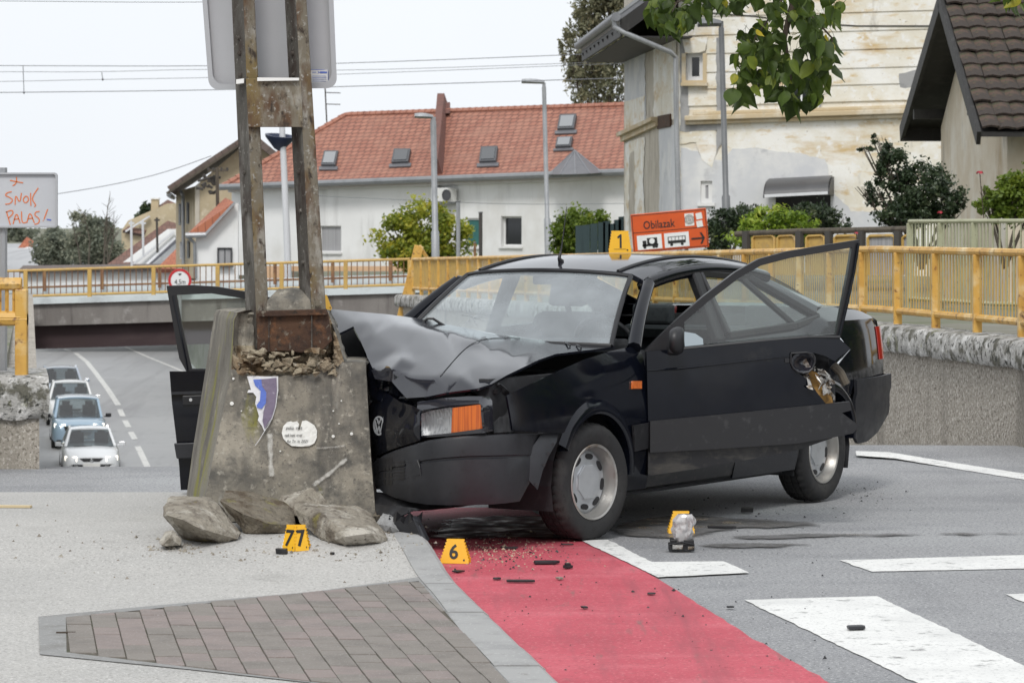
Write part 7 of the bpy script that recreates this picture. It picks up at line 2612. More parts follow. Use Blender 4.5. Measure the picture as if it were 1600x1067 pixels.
for s, k in ((-1, 0), (1, 16)):
    pts = [grd[i][k].lerp(grd[i][8], -.01) + AV * s * .012 for i in range(0, 11)]
    pillar(pts, .040, .036)
    rail = [r[k] + AV * s * -.012 + UP * -.02 for r in roofrows]
    pillar([pts[-1]] + rail, .038, .040, 'roof_rail')
    # B pillar
    top_ = roofrows[9][k] + UP * -.03
    lo = W(1.50, s * (vs(1.5, .96) - .03), .955)
    MB().beam(lo, top_, .085, .05, AV).out('centre_pillar', M['plastic_black'], car, bevel=.012)
    lo2 = W(1.50, s * .76, .30)
    MB().beam(lo2, lo, .13, .08, AV).out('centre_pillar', BLK, car, bevel=.012)
    # rear door window frame, rear door glass
    tf, tr_ = roofrows[10][k] + UP * -.035, roofrows[20][k] + UP * -.045
    b0 = W(1.56, s * (vs(1.56, bel(1.56)) + .002), bel(1.56))
    b1 = W(2.40, s * (vs(2.4, bel(2.4)) + .002), bel(2.4))
    b2 = W(2.72, s * (vs(2.72, 1.05) - .0), 1.06)
    mb = MB()
    for p, q in ((b0, tf), (tf, tr_), (tr_, b2), (b0, b1), (b1, b2)): mb.beam(p, q, .035, .05, AV)
    mid = b1.lerp(b2, .0)
    mb.beam(b1, tf.lerp(tr_, .82), .03, .03, AV)
    mb.out('rear_window_frame', M['rubber_trim'], car, bevel=.006)
    MB().poly(b0, b1, tf.lerp(tr_, .82), tf).out('rear_side_window', M['car_glass'], car)
    MB().poly(b1, b2, tr_, tf.lerp(tr_, .82)).out('quarter_window', M['car_glass'], car)
    # rear pillar panel
    cp = [roofrows[20][k] + UP * -.03, roofrows[24][k] + UP * -.02, W(3.05, s * .62, 1.115), W(2.80, s * .69, 1.112), b2 + UP * .01]
    MB().prism([p + AV * s * .004 for p in cp], AV * -s * .03).out('rear_pillar', BLK, car, bevel=.008)
re_ = roofrows[24]
rb = [W(2.98 + .10 * (1 - (k / 8 - 1) ** 2), (k / 8 - 1) * .62, 1.11) for k in range(17)]
MB().grid(glz(rb, re_, 8, .02, AU * .5 + UP * .5)).out('rear_window', M['car_glass'], car, smooth=80)
# tail
rows = []
for k in range(13):
    v = (k / 6 - 1)
    rows.append([W(2.98 + .10 * (1 - v * v), v * .64, 1.108), W(3.18, v * .655, 1.125 - .012 * v * v), W(3.42, v * .655, 1.10 - .02 * v * v), W(3.54 + .03 * (1 - v * v), v * .66, 1.03), W(3.59 + .04 * (1 - v * v), v * .70, .80), W(3.57, v * .715, .67)])
MB().grid(rows).out('boot_lid', BLK, car, smooth=50)
for s in (1, -1):
    tl_ = MB()
    rr_ = []
    for w in (.985, .92, .85, .79):
        rr_.append([W(3.47, s * (vb(3.47, w) + .002), w), W(3.482, s * (vb(3.482, w) + .010), w), W(3.57, s * (vb(3.57, w) + .012), w), W(3.625, s * .63, w), W(3.645, s * .45, w)])
    tl_.grid(rr_)
    tl_.out('tail_lamp', M['tail'], car, solid=.02, smooth=50)
    rb_ = [(2.97, .69), (3.60, .70), (3.61, .46), (3.50, .42), (3.38, .36), (3.20, .315), (3.07, .31), (2.985, .37)]
    panel(rb_, lambda u, w: W(u, s * (.850 - .075 * max(0, (u - 3.05) / .55) ** 2 - .03 * max(0, (.50 - w) / .2) + (.012 if w > .59 else 0)), w), .04).out('rear_bumper', PLA, car, solid=.02, smooth=50)
rows = []
for k in range(13):
    v = (k / 6 - 1)
    uo = 3.60 + .07 * (1 - v ** 4)
    rows.append([W(uo - .05, v * .77, .70), W(uo, v * .765, .69), W(uo + .012, v * .765, .60), W(uo, v * .765, .57), W(uo - .01, v * .765, .45), W(uo - .12, v * .74, .36)])
MB().grid(rows).out('rear_bumper', PLA, car, smooth=50)
MB().bx((-.001, 0, 0), (0, .001, .001)) 

# floor, bulkhead, cabin
def cbox(u0, u1, v0, v1, w0, w1, name, mat, bevel=0, parent=None):
    mb = MB()
    q = [W(u, v, w) for w in (w0, w1) for u, v in ((u0, v0), (u1, v0), (u1, v1), (u0, v1))]
    mb.add(q, [(3, 2, 1, 0), (4, 5, 6, 7), (0, 1, 5, 4), (1, 2, 6, 5), (2, 3, 7, 6), (3, 0, 4, 7)])
    return mb.out(name, mat, parent or car, bevel=bevel)
cbox(.38, 2.25, -.74, .74, .19, .24, 'floor_pan', M['interior'])
cbox(.40, .46, -.74, .74, .20, .93, 'bulkhead', M['interior'])
cbox(3.0, 3.06, -.60, .60, .24, 1.06, 'boot_wall', M['interior'])
cbox(2.55, 3.02, -.66, .66, .93, .98, 'parcel_shelf', M['interior'])
cbox(.50, .88, -.68, .68, .76, .93, 'dashboard', M['interior'], .04)
cbox(.52, .80, .12, .60, .90, .99, 'instrument_hood', M['interior'], .03)
for v, lean in ((-.36, 0), (.36, 1)):
    cbox(1.05, 1.52, v - .25, v + .25, .36, .52, 'seat_cushion', M['seat'], .05)
    d_ = V((.42, 0, -.34)) * lean
    mb = MB()
    mb.prism([W(1.45, v - .24, .50), W(1.58, v - .24, .50), W(1.76 + d_.x, v - .20, 1.10 + d_.z), W(1.66 + d_.x, v - .20, 1.10 + d_.z)], AV * .44)
    mb.out('seat_back', M['seat'], car, bevel=.05)
    mb = MB()
    mb.prism([W(1.68 + d_.x, v - .12, 1.13 + d_.z), W(1.77 + d_.x, v - .12, 1.13 + d_.z), W(1.79 + d_.x * 1.2, v - .11, 1.29 + d_.z * 1.1), W(1.72 + d_.x * 1.2, v - .11, 1.29 + d_.z * 1.1)], AV * .24)
    mb.out('headrest', M['seat'], car, bevel=.03)
cbox(2.15, 2.6, -.62, .62, .36, .54, 'rear_bench', M['seat'], .05)
mb = MB()
mb.prism([W(2.52, -.62, .52), W(2.66, -.62, .52), W(2.80, -.58, 1.0), W(2.70, -.58, 1.0)], AV * 1.24)
mb.out('rear_backrest', M['seat'], car, bevel=.04)
for v in (-.38, .38):
    cbox(2.72, 2.80, v - .13, v + .13, 1.0, 1.12, 'headrest', M['seat'], .02)
sc_, sax = W(.93, .36, .93), (AU * .90 + UP * .42).normalized()
mb = MB()
sx_ = AV
sy_ = sax.cross(sx_)
mb.tube([sc_ + (sx_ * math.cos(a) + sy_ * math.sin(a)) * .185 for a in [2 * math.pi * k / 28 for k in range(29)]], .015, 8, False)
for a in (0, math.pi, -math.pi / 2): mb.beam(sc_, sc_ + (sx_ * math.cos(a) + sy_ * math.sin(a)) * .18, .03, .015, sax)
mb.box(sc_, (.1, .1, .05), Matrix((sx_, sy_, sax)).transposed())
mb.tube([sc_, sc_ - sax * .25], .03, 8)
mb.out('steering_wheel', M['plastic_black'], car, smooth=50)
MB().poly(W(.47, -.06, .962), W(.47, .26, .962), W(.60, .30, .966), W(.60, -.02, .966)).out('paper_sheet', M['sticker'], car)
MB().beam(topg[8] + UP * -.05 + AU * .08 - AV * .1, topg[8] + UP * -.05 + AU * .08 + AV * .1, .02, .05).out('rear_view_mirror', M['plastic_black'], car, bevel=.01)
# inner skins of the rear doors
for s in (1, -1): panel([(1.56, .30), (1.56, .95), (2.4, .97), (2.4, .62), (2.26, .30)], lambda u, w: W(u, s * (vs(u, w) - .07), w), .3).out('door_lining', M['interior'], car)
ra_ = roofrows[3][8]
mb = MB()
mb.tube([ra_ + UP * .0, ra_ + UP * .02 - AU * .02, ra_ + UP * .055 - AU * .005], [.018, .010, .006], 8)
mb.tube([ra_ + UP * .05 - AU * .005, ra_ + UP * .10 + AU * .01, ra_ + UP * .30 + AU * .06], [.006, .004, .0022], 6)
mb.out('aerial', M['plastic_black'], car, smooth=50)

# ---- crumpled bonnet: control points (photo column, photo row, distance)
HO = [(517, 483), (560, 487), (605, 491), (650, 497), (705, 508), (760, 519), (810, 526), (860, 532), (910, 537), (962, 541), (935, 545), (900, 549), (868, 553), (842, 562), (815, 575), (792, 586), (768, 600), (745, 607), (700, 613), (665, 620), (635, 622), (624, 610), (612, 596), (586, 592), (578, 572), (572, 552), (562, 530), (552, 510), (540, 516), (529, 521), (520, 503)]
HC = [(517, 483, 16.42), (529, 521, 16.10), (520, 503, 16.25), (540, 514, 16.14), (552, 503, 16.22), (560, 487, 16.5), (605, 491, 16.66), (650, 497, 16.86), (705, 508, 16.76), (760, 519, 16.66), (810, 526, 16.56), (860, 532, 16.46), (910, 537, 16.38), (962, 541, 16.29),
      (900, 549, 16.02), (868, 553, 15.88), (842, 562, 15.70), (815, 575, 15.52), (792, 586, 15.40), (768, 600, 15.26), (745, 607, 15.22), (700, 613, 15.22), (665, 620, 15.24), (635, 622, 15.34),
      (586, 592, 15.58), (612, 594, 15.46), (640, 589, 15.40), (680, 589, 15.32), (720, 590, 15.28), (768, 590, 15.32),
      (578, 572, 15.72), (572, 552, 15.86), (562, 530, 16.02), (600, 575, 15.60), (590, 548, 15.84), (585, 522, 16.05), (575, 503, 16.24), (620, 506, 16.26), (655, 512, 16.24), (690, 519, 16.22), (725, 526, 16.16), (745, 530, 16.10),
      (640, 540, 15.90), (680, 548, 15.78), (650, 570, 15.55), (700, 565, 15.60), (715, 560, 15.70), (730, 545, 15.93), (690, 583, 15.38), (626, 553, 15.70), (622, 545, 15.80), (628, 560, 15.56), (612, 578, 15.46), (640, 578, 15.50), (602, 560, 15.74), (646, 556, 15.72),
      (600, 498, 16.45), (650, 504, 16.55), (700, 515, 16.40), (750, 524, 16.40), (800, 531, 16.28), (850, 537, 16.22), (900, 541, 16.20), (770, 545, 15.98), (800, 556, 15.80), (760, 570, 15.55), (840, 545, 16.02), (735, 575, 15.52), (790, 572, 15.56), (880, 545, 16.08)]
ht = TPS([(a, b * 2.2) for a, b, c in HC], [c for a, b, c in HC], 2e-4)
_cd = delaunay_2d_cdt([V((a, b)) for a, b, c in HC], [], [], 0, 1e-6)
_dv = [min(HC, key=lambda h: (h[0] - v.x) ** 2 + (h[1] - v.y) ** 2)[2] for v in _cd[0]]
def lin(x, y):
    for f in _cd[2]:
        (a, b, c) = [_cd[0][i] for i in f]
        d = (b.y - c.y) * (a.x - c.x) + (c.x - b.x) * (a.y - c.y)
        if abs(d) < 1e-9: continue
        l0 = ((b.y - c.y) * (x - c.x) + (c.x - b.x) * (y - c.y)) / d
        l1 = ((c.y - a.y) * (x - c.x) + (a.x - c.x) * (y - c.y)) / d
        l2 = 1 - l0 - l1
        if min(l0, l1, l2) > -1e-6: return l0 * _dv[f[0]] + l1 * _dv[f[1]] + l2 * _dv[f[2]]
    return None
def hood(px, py):
    a = ht(px, py * 2.2)
    b = lin(px, py)
    return at(px, py, a if b is None else .1 * a + .9 * b)
hp = panel(HO, hood, 4)
# relax the sheet a little so that folds are soft-edged
me = hp.mesh()
bm = bmesh.new()
bm.from_mesh(me)
bmesh.ops.recalc_face_normals(bm, faces=bm.faces)
if sum(f.normal.z for f in bm.faces) < 0: bmesh.ops.reverse_faces(bm, faces=bm.faces)
inner = [v for v in bm.verts if not v.is_boundary]
for _ in range(2): bmesh.ops.smooth_vert(bm, verts=inner, factor=.3, use_axis_x=True, use_axis_y=True, use_axis_z=True)
bm.to_mesh(me)
bm.free()
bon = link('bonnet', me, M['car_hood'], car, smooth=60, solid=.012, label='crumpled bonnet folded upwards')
mb = MB()
cre = [(688, 588), (705, 568), (722, 549), (740, 535), (762, 529), (800, 527.5), (835, 529.5), (862, 533)]
mb.tube([hood(x, y) + V((0, -.002, .002)) for x, y in smooth_poly(cre, 2, False)], .0016, 6)
mb.out('crease_shade_line', M['interior'], bon)  # shade in the fold drawn as a thin dark strand
mb = MB()
for (x, y) in ((888, 541), (905, 544)): mb.tube([hood(x - 4, y - 4) + V((0, 0, .004)), hood(x, y) + V((0, -.01, .012)), hood(x + 3, y + 1) + V((0, 0, .004))], .005, 6)
mb.out('washer_jet', M['plastic_black'], bon)
mb = MB()
mb.tube([at(x, y, 16.72) for x, y in ((662, 503), (668, 498), (677, 498), (686, 504), (700, 512))], .008, 6)
mb.out('wiper', M['plastic_black'], car)

# ---- nose: bumper, front panel, lamps
BS = [(848, 15.47, 676, 700), (846, 15.44, 676, 712), (838, 15.38, 677, 732), (826, 15.30, 677, 757), (812, 15.22, 677, 783), (790, 15.14, 678, 786), (765, 15.09, 679, 788), (730, 15.06, 680, 789), (700, 15.07, 683, 789), (668, 15.12, 688, 788), (640, 15.22, 696, 784), (618, 15.34, 703, 778), (600, 15.48, 711, 770), (588, 15.62, 719, 760), (576, 15.78, 730, 752), (560, 15.95, 738, 752)]
rows = []
for px, Y, yt, yb in BS:
    full = 790 - yt
    rr_ = []
    for f_, o in ((.0, .10), (.0, .03), (.015, .004), (.05, 0), (.30, 0), (.315, .010), (.335, .010), (.35, .002), (.6, .0), (.90, .008), (.985, .018), (1.0, .07)):
        y = yt + (787 - yt) * f_
        y = min(y, yb) if f_ < .985 else yb
        rr_.append(at(px, y, Y + o))
    rows.append(rr_)
bmp = MB().grid(rows).out('front_bumper', PLA, car, smooth=38, label='front bumper bent inwards around the concrete')
def bY(px): return interp(px, sorted([(b[0], b[1]) for b in BS]))
mb = MB()
for k in range(6):
    y = 720 + k * 5.2
    mb.prism([at(x, y + d, bY(x) - .006) for x, d in ((614, 1.5), (632, 0), (632, 2.6), (614, 4.1))], (0, .012, 0))
mb.out('air_slat', M['plastic_black'], bmp, kind='stuff')
MB().prism([at(x, y, bY(x) - .005) for x, y in ((634, 720), (655, 717), (658, 742), (636, 748))], (0, .015, 0)).out('fog_lamp_cover', PLA, bmp, bevel=.003)
mb = MB()
for k in range(5):
    for j in range(4):
        x, y = 588 + k * 5.2, 716 + j * 11
        mb.prism([at(a, b, bY(a) - .004) for a, b in ((x, y), (x + 4, y - .5), (x + 4, y + 8), (x, y + 8.5))], (0, .006, 0))
mb.out('plate_recess', M['plastic_black'], bmp, kind='stuff')
MB().tube([at(x, y, bY(x) - .005) for x, y in ((652, 719), (656, 730), (658, 745))], .002, 4).out('seam', M['plastic_black'], bmp)
# under-tray torn loose below the bumper
ut = TPS([(585, 765), (640, 768), (740, 785), (640, 798), (590, 795), (700, 792)], [15.65, 15.4, 15.2, 15.3, 15.45, 15.25])
for nm, pl in (('under_tray', [(584, 768), (615, 770), (650, 778), (700, 786), (740, 788), (690, 794), (650, 797), (622, 803), (600, 798), (586, 790)]), ('under_tray', [(586, 788), (622, 790), (660, 795), (640, 800), (610, 812), (588, 802)])):
    panel(pl, lambda a, b: at(a, b, ut(a, b) - (.06 if pl[0][1] > 780 else 0) + .02 * nz((a * .08, b * .12, 2))), 5).out(nm, M['plastic_black'], car, solid=.006, smooth=35)
# front panel with the emblem
FPc = [(575, 640, 15.82), (575, 700, 15.82), (590, 640, 15.62), (590, 700, 15.60), (612, 625, 15.50), (612, 700, 15.42), (640, 640, 15.28), (640, 695, 15.26), (660, 640, 15.18), (660, 690, 15.16), (600, 612, 15.62), (625, 640, 15.41), (600, 665, 15.50), (628, 665, 15.30), (585, 665, 15.66)]
fp = TPS([p[:2] for p in FPc], [p[2] for p in FPc], 1e-3)
panel([(572, 640), (585, 622), (602, 612), (625, 628), (645, 634), (656, 640), (656, 688), (634, 695), (612, 702), (590, 712), (574, 712)], lambda a, b: at(a, b, fp(a, b) + .012 * nz((a * .07, b * .06, 1))), 5).out('front_panel', BLK, car, smooth=60, solid=.01)
def Yh(px): return 15.235 - (px - 650) * .0016 if px < 755 else 15.235 - 105 * .0016 + (px - 755) * .006
hb = [(652, 628), (690, 622), (730, 619), (764, 619), (769, 626), (771, 673), (757, 676), (700, 681), (650, 684)]
hh = [(655, 645), (662, 640), (700, 634), (748, 630), (754, 634), (757, 669), (700, 677), (653, 681)]
mb = panel(hb, lambda a, b: at(a, b, Yh(a) - .012 + .065 * sm(640, 618, b)), 5, [hh])
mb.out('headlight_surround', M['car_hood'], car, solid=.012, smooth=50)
hl = panel(hh, lambda a, b: at(a, b, Yh(a) + .02), 9).out('headlight', M['hl_glass'], car, smooth=80)
panel([(650, 648), (706, 634), (705, 678), (650, 682)], lambda a, b: at(a, b, Yh(a) + .04 + .05 * (1 - ((a - 680) / 30) ** 2 * .7 - ((b - 658) / 24) ** 2 * .5)), 3).out('reflector', M['reflector'], hl, smooth=80)
MB().lathe([(.0, .02), (.015, .015), (.018, 0)], at(688, 657, Yh(688) + .05), (-.3, -1, 0), 12).out('bulb', M['hl_glass'], hl)
panel([(707, 637), (750, 632), (755, 636), (757, 670), (705, 676)], lambda a, b: at(a, b, Yh(a) + .014), 8).out('indicator_lamp', M['amber'], car, solid=.03, smooth=80)
hl2 = MB()
MB().prism([W(-.50, -.40, .60), W(-.38, -.70, .60), W(-.38, -.70, .72), W(-.50, -.40, .72)], AU * .05).out('headlight', M['plastic_black'], car, label='smashed right headlight behind the concrete foot')
MB().prism([W(-.62, -.10, .35), W(-.40, -.78, .35), W(-.40, -.78, .57), W(-.62, -.10, .57)], AU * .06).out('front_bumper', PLA, car, label='torn right end of the front bumper')
# emblem
ec = at(593, 665, fp(591, 665) - .035)
en = V((-.80, -.60, 0)).normalized()
ex_ = V((en.y * -1, en.x, 0)).normalized() * 1
if ex_.x < 0: ex_ = -ex_
em = MB()
em.lathe([(.040, 0), (.048, 0), (.048, .006), (.040, .006)], ec, en, 36, True)
ef = lambda a, b, o: ec + ex_ * a + UP * b + en * (.001 + o)
def sb(p, q, w=.0065):
    d = V((q[0] - p[0], q[1] - p[1])).normalized() * w / 2
    n_ = V((-d.y, d.x))
    em.prism([ef(p[0] + n_.x, p[1] + n_.y, 0), ef(q[0] + n_.x, q[1] + n_.y, 0), ef(q[0] - n_.x, q[1] - n_.y, 0), ef(p[0] - n_.x, p[1] - n_.y, 0)], en * .005)
for p, q in (((-.019, .037), (0, .006)), ((0, .006), (.019, .037)), ((-.034, .022), (-.013, -.036)), ((-.013, -.036), (0, -.002)), ((0, -.002), (.013, -.036)), ((.013, -.036), (.034, .022))): sb(p, q)
em.out('emblem', M['hubcap'], car)
# engine bay seen through the gap
cbox(-.55, .38, -.5, .60, .28, .62, 'engine', M['interior'], .04)
cbox(-.60, -.52, -.3, .62, .30, .66, 'radiator', M['plastic_black'])
cbox(-.72, .40, .60, .66, .30, .84, 'inner_wing', M['interior'])
cbox(-.5, .40, -.72, -.66, .30, .84, 'inner_wing', M['interior'])
cbox(-.22, .02, .34, .56, .62, .82, 'battery', pm('blue_black_case', (.015, .035, .06), rough=.4), .02)
cbox(-.42, -.24, .40, .58, .60, .80, 'reservoir', M['plastic_black'], .03)
cbox(.05, .35, .10, .55, .60, .84, 'air_box', M['plastic_black'], .03)
mb = MB()
for k in range(7):
    a = W(-.45 + k * .1, .25 + .05 * (k % 3), .66)
    mb.tube([a, a + AV * .12 + UP * .10, a + AV * .28 + UP * (.02 + .03 * (k % 2)), a + AV * .30 - UP * .05], .012 if k % 2 else .007, 6)
mb.out('hoses', M['rubber_trim'], car, smooth=60)
MB().beam(at(772, 612, 15.3), at(800, 590, 15.6), .03, .02).out('bonnet_strut', M['plastic_black'], car)
# crumpled slam panel between lamp and wing
cs = TPS([(768, 600), (800, 600), (772, 675), (800, 672), (785, 640)], [15.30, 15.36, 15.22, 15.25, 15.42])
panel([(764, 606), (782, 600), (796, 612), (800, 640), (803, 674), (772, 676), (770, 640)], lambda a, b: at(a, b, cs(a, b) + .03 * nz((a * .12, b * .07, 5))), 4).out('crumpled_edge', M['interior'], car, solid=.01, smooth=35)
panel([(575, 560), (590, 592), (628, 600), (640, 622), (655, 640), (640, 640), (612, 630), (585, 625), (570, 600)], lambda a, b: at(a, b, 15.72 - (a - 575) * .004 + .05 * nz((a * .07, b * .06, 7))), 5).out('crumpled_edge', BLK, car, smooth=35, label='torn black front edge under the bonnet')
panel([(516, 500), (532, 521), (552, 508), (566, 540), (578, 580), (590, 620), (570, 640), (540, 640), (510, 560)], lambda a, b: at(a, b, 16.6), 14).out('inner_wing', M['interior'], car)
# torn arch liner
tl2 = TPS([(818, 735), (870, 680), (838, 766), (845, 680), (868, 690)], [15.30, 15.50, 15.34, 15.42, 15.46])
ln = panel([(846, 678), (858, 676), (872, 677), (870, 690), (858, 712), (848, 735), (840, 765), (826, 750), (818, 737), (826, 706)], lambda a, b: at(a, b, tl2(a, b) - .02 * math.sin((a - 818) * .06)), 4).out('arch_liner', M['plastic'], car, solid=.006, smooth=50, label='torn grey wheel arch liner hanging loose')
mb = MB()
for x, y in ((864, 694), (857, 708), (850, 726), (838, 757)): mb.disc(at(x, y, tl2(x, y) - .03), (0, -1, 0), .008, 8)
mb.out('fixing_hole', M['interior'], ln)

# ---- driver's door, swung open and wrenched upwards
dv = VP((1008, 16.24), (1342, 16.42))
dd = thing_part(car)
def dsurf(bulge=.02): return lambda a, b: dv.w(a, b, bulge * (1 - ((b - .70) / .5) ** 2))
AB = lambda L: [dv.ab(*p) for p in L]
skin = AB([(1009, 549), (1060, 545), (1130, 538), (1200, 532), (1262, 528), (1312, 530), (1328, 545), (1312, 556), (1303, 564), (1288, 556), (1270, 551), (1246, 550), (1234, 553), (1233, 566), (1240, 578), (1254, 588), (1266, 600), (1276, 614), (1292, 634), (1160, 652), (1012, 668)])
door = panel(skin, lambda a, b: dv.w(a, b, .02 - .035 * max(0, 1 - abs(b - (.895 + a * .02)) / .03) * 0 + .010 * nz((a * 2.2, b * 2.2, 2)) * sm(.45, .9, a)), .035).out('front_door', BLK, car, smooth=50, solid=.05, label='driver door wrenched open with torn rear edge')
# pressed line under the waist
mb = MB()
pts = [dv.p(x, y, .024) for x, y in ((1012, 579), (1060, 576), (1120, 569), (1180, 562), (1235, 556))]
mb.tube(pts, [.004, .007, .007, .006, .003], 6)
mb.out('pressed_line', BLK, door, smooth=60)
fo = AB([(1008, 549), (1034, 523), (1060, 498), (1100, 463), (1150, 425), (1186, 405), (1230, 393), (1290, 383), (1344, 374.5), (1342, 398), (1335, 435), (1327, 470), (1312, 529)])
fi = AB([(1070, 543), (1070, 503), (1110, 469), (1155, 435), (1190, 415), (1236, 403), (1332, 387), (1325, 430), (1307, 522), (1200, 530)])
panel(fo, lambda a, b: dv.w(a, b, -.01), .06, [fi]).out('window_frame', M['rubber_trim'], door, solid=.045)
MB().tube([dv.p(x, y, .0) for x, y in ((1341, 380), (1334, 425), (1324, 472), (1311, 527))], .009, 6).out('frame_edge', BLK, door, smooth=60)
MB().tube([dv.p(x, y, .012) for x, y in ((1068, 545), (1130, 539), (1200, 532), (1262, 527), (1312, 527))], .010, 6).out('window_seal', M['rubber_trim'], door)
panel(fi, lambda a, b: dv.w(a, b, -.03), .2).out('door_window', M['car_glass'], door)
MB().prism([dv.p(x, y, -.12) for x, y in ((1020, 556), (1295, 536), (1290, 640), (1240, 696), (1016, 735))], dv.n * .03).out('door_lining', M['interior'], door)
# moulding and lower skin
ml = AB([(1013, 657), (1120, 647), (1220, 637), (1324, 626.5), (1327, 640), (1312, 644), (1339, 664), (1329, 676), (1290, 684), (1240, 692), (1120, 700), (1013, 706)])
panel(ml, lambda a, b: dv.w(a, b, .030 + .018 * sm(0, .05, (.66 + .08 * a) - b)), .035).out('side_moulding', M['plastic_black'], door, solid=.03, smooth=40)
lw = AB([(1012, 698), (1120, 692), (1240, 684), (1292, 677), (1300, 684), (1245, 703), (1120, 727), (1012, 743)])
panel(lw, lambda a, b: dv.w(a, b, .010), .05).out('lower_skin', M['dirty_sill'], door, solid=.05, smooth=40)
# handle recess
hcx = AB(smooth_poly([(1236, 552), (1268, 550), (1275, 562), (1268, 580), (1250, 584), (1236, 572)], 2))
hx = sum(p[0] for p in hcx) / len(hcx)
hz = sum(p[1] for p in hcx) / len(hcx)
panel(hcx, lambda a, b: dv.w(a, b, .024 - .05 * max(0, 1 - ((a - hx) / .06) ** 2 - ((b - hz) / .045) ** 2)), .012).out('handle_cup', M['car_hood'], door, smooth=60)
MB().tube([dv.p(x, y, .03) for x, y in smooth_poly([(1236, 552), (1268, 550), (1275, 562), (1268, 580), (1250, 584), (1236, 572), (1236, 552)], 1, False)], .005, 6).out('handle_rim', M['rubber_trim'], door)
MB().prism([dv.p(x, y, .022) for x, y in rect(1226, 560, 1233, 566)], dv.n * .006).out('lock', M['plastic_black'], door)
# torn edge: bent strips of metal and foam
rg = random.Random(9)
mb = MB()
for k in range(26):
    x, y = rg.uniform(1255, 1300), 0
    y = 556 + (x - 1255) * .9 + rg.uniform(-4, 34) * (1 - (x - 1255) / 90)
    p = dv.p(x, y, rg.uniform(-.06, .02))
    q = p + V((rg.uniform(-.03, .04), rg.uniform(-.03, .03), rg.uniform(-.05, .03)))
    r = q + V((rg.uniform(-.03, .03), rg.uniform(-.02, .02), rg.uniform(-.03, .02)))
    s_, w_ = V((rg.uniform(-.01, .01), rg.uniform(-.006, .006), rg.uniform(-.012, .012))), 1
    mb.grid([[p - s_, p + s_], [q - s_ * 1.6, q + s_ * 1.2], [r - s_, r + s_ * .6]])
mb.out('torn_metal', M['bright_metal'], door, solid=.002, fix=False)
panel(AB([(1262, 575), (1284, 585), (1300, 600), (1306, 632), (1290, 632), (1270, 606)]), lambda a, b: dv.w(a, b, -.05 + .02 * nz((a * 14, b * 14, 3))), .02).out('door_foam', pm('ochre_foam', (.30, .17, .05), [((.08, .05, .03), 14, .48, .62)], rough=.9, bump=(30, .6, .01)), door)
panel(AB([(1240, 590), (1272, 560), (1300, 566), (1312, 600), (1312, 640), (1280, 640)]), lambda a, b: dv.w(a, b, -.09), .05).out('door_cavity', M['interior'], door)
MB().tube([dv.p(x, y, .0) for x, y in ((1312, 529), (1319, 538), (1327, 546), (1318, 556), (1309, 568))], .006, 6).out('bent_edge', M['chrome'], door)
MB().tube([dv.p(x, y, -.07) for x, y in ((1302, 570), (1314, 583), (1322, 600))], .022, 8).out('door_check', M['bark'], door)
# mirror
mc = dv.p(1054, 530, .13)
rows = []
for i in range(9):
    t = i / 8
    w, h = .055 * math.sin(.35 + t * 2.1) ** .6, .068 * math.sin(.45 + t * 1.9) ** .6
    q = mc + dv.n * .02 + V((-.045 + .09 * t, -.0, 0)) + dv.n * (.05 * (1 - t))
    rows.append([q + V((.0, math.cos(a) * w * 1.4, math.sin(a) * h * (1.0 if math.sin(a) > 0 else 1.15))) for a in [2 * math.pi * k / 16 for k in range(16)]])
mb = MB()
mb.grid(rows, wrap=True)
mb.f.append(tuple(range(15, -1, -1))); mb.f.append(tuple(8 * 16 + k for k in range(16)))
mr = mb.out('wing_mirror', M['plastic_black'], door, smooth=60, sub=1)
mb = MB()
mb.beam(dv.p(1052, 548, .0), mc + V((0, 0, -.05)), .06, .05)
mb.out('mirror_foot', M['plastic_black'], mr, bevel=.01)
MB().prism([dv.p(x, y, -.018) for x, y in ((1068, 518), (1086, 521), (1098, 529), (1099, 541), (1070, 543))], dv.n * .004).out('mirror_reflection', M['mirror'], mr)  # added plate standing in for the mirror's reflection in the door window

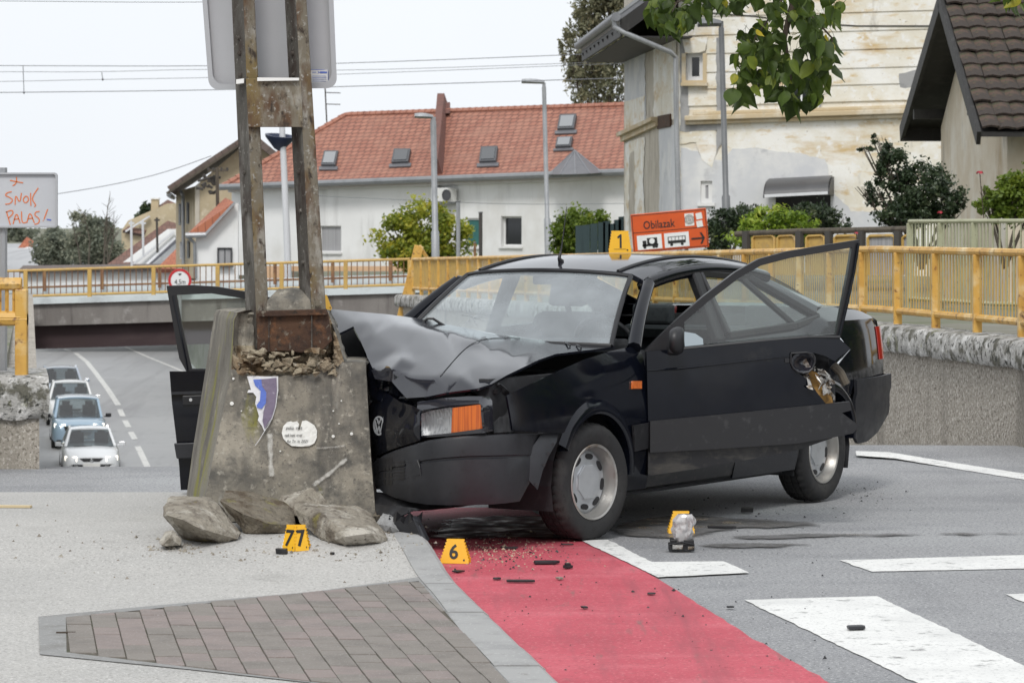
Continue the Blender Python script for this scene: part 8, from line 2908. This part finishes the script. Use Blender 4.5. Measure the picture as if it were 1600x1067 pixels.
# ---- passenger door, open on the far side (left of the concrete foot)
pv = VP((618, 17.17), (262, 17.10))
AP = lambda L: [pv.ab(*p) for p in L]
po = AP([(260, 446.5), (300, 445.5), (340, 448), (386, 456), (450, 472), (520, 497), (585, 528), (617, 545), (617, 580), (291, 580), (280, 560), (270, 505)])
ph = AP([(276, 461), (330, 458.5), (390, 468), (450, 484), (520, 510), (575, 538), (575, 574), (300, 576), (296, 560), (284, 505)])
pdo = panel(AP([(265, 580), (617, 576), (617, 765), (282, 766), (280, 730), (275, 680), (269, 630)]), lambda a, b: pv.w(a, b, .02 - .04 * ((b - .6) / .4) ** 2), .08).out('front_door', BLK, car, smooth=50, solid=.05, label='passenger door swung open beyond the concrete foot')
panel(po, lambda a, b: pv.w(a, b, 0), .08, [ph]).out('window_frame', M['rubber_trim'], pdo, solid=.04)
MB().tube([pv.p(x, y, .004) for x, y in ((270, 462), (279, 505), (290, 560), (293, 578))], .006, 6).out('frame_edge', BLK, pdo)
panel(ph, lambda a, b: pv.w(a, b, -.02), .3).out('door_window', M['car_glass'], pdo)
MB().prism([pv.p(x, y, .024) for x, y in ((268, 612), (420, 608), (420, 613), (268, 616.5))], pv.n * .006).out('pressed_line', PLA, pdo)
MB().prism([pv.p(x, y, .02) for x, y in ((285, 618), (335, 616), (335, 631), (286, 633))], pv.n * .012).out('handle', M['plastic_black'], pdo, bevel=.004)
MB().lathe([(0, .006), (.009, .006), (.010, 0)], pv.p(298, 624.5, .032), pv.n, 14).out('lock', M['chrome'], pdo)
MB().prism([pv.p(x, y, .025) for x, y in ((272, 692), (617, 680), (617, 712), (276, 716))], pv.n * .02).out('side_moulding', PLA, pdo, bevel=.006)
MB().prism([pv.p(x, y, -.12) for x, y in ((285, 590), (610, 590), (610, 755), (292, 756))], pv.n * .03).out('door_lining', M['interior'], pdo)

# marker 1 on the roof and the marker on the bonnet's far corner
rc = roofrows[10][8]
q = min(((r[k] - V((0, 0, 0)), abs(800 + F * r[k].x / r[k].y - 969) + abs(HZ - F * (r[k].z - H) / r[k].y - 393) * 2) for r in roofrows for k in range(17)), key=lambda z: z[1])[0]
marker('yellow evidence marker number 1 standing on the roof of the black car', (at(969, 396, q.y).x, q.y, q.z + .003), .03, '1', wb=.125, wt=.09, h=.125, lean=.12)
q = hood(521, 486)
marker('yellow evidence marker half hidden by the steel leg at the bonnet corner', (q.x - .035, q.y + .04, q.z + .0), 1.2, None, wb=.13, wt=.075, h=.085)
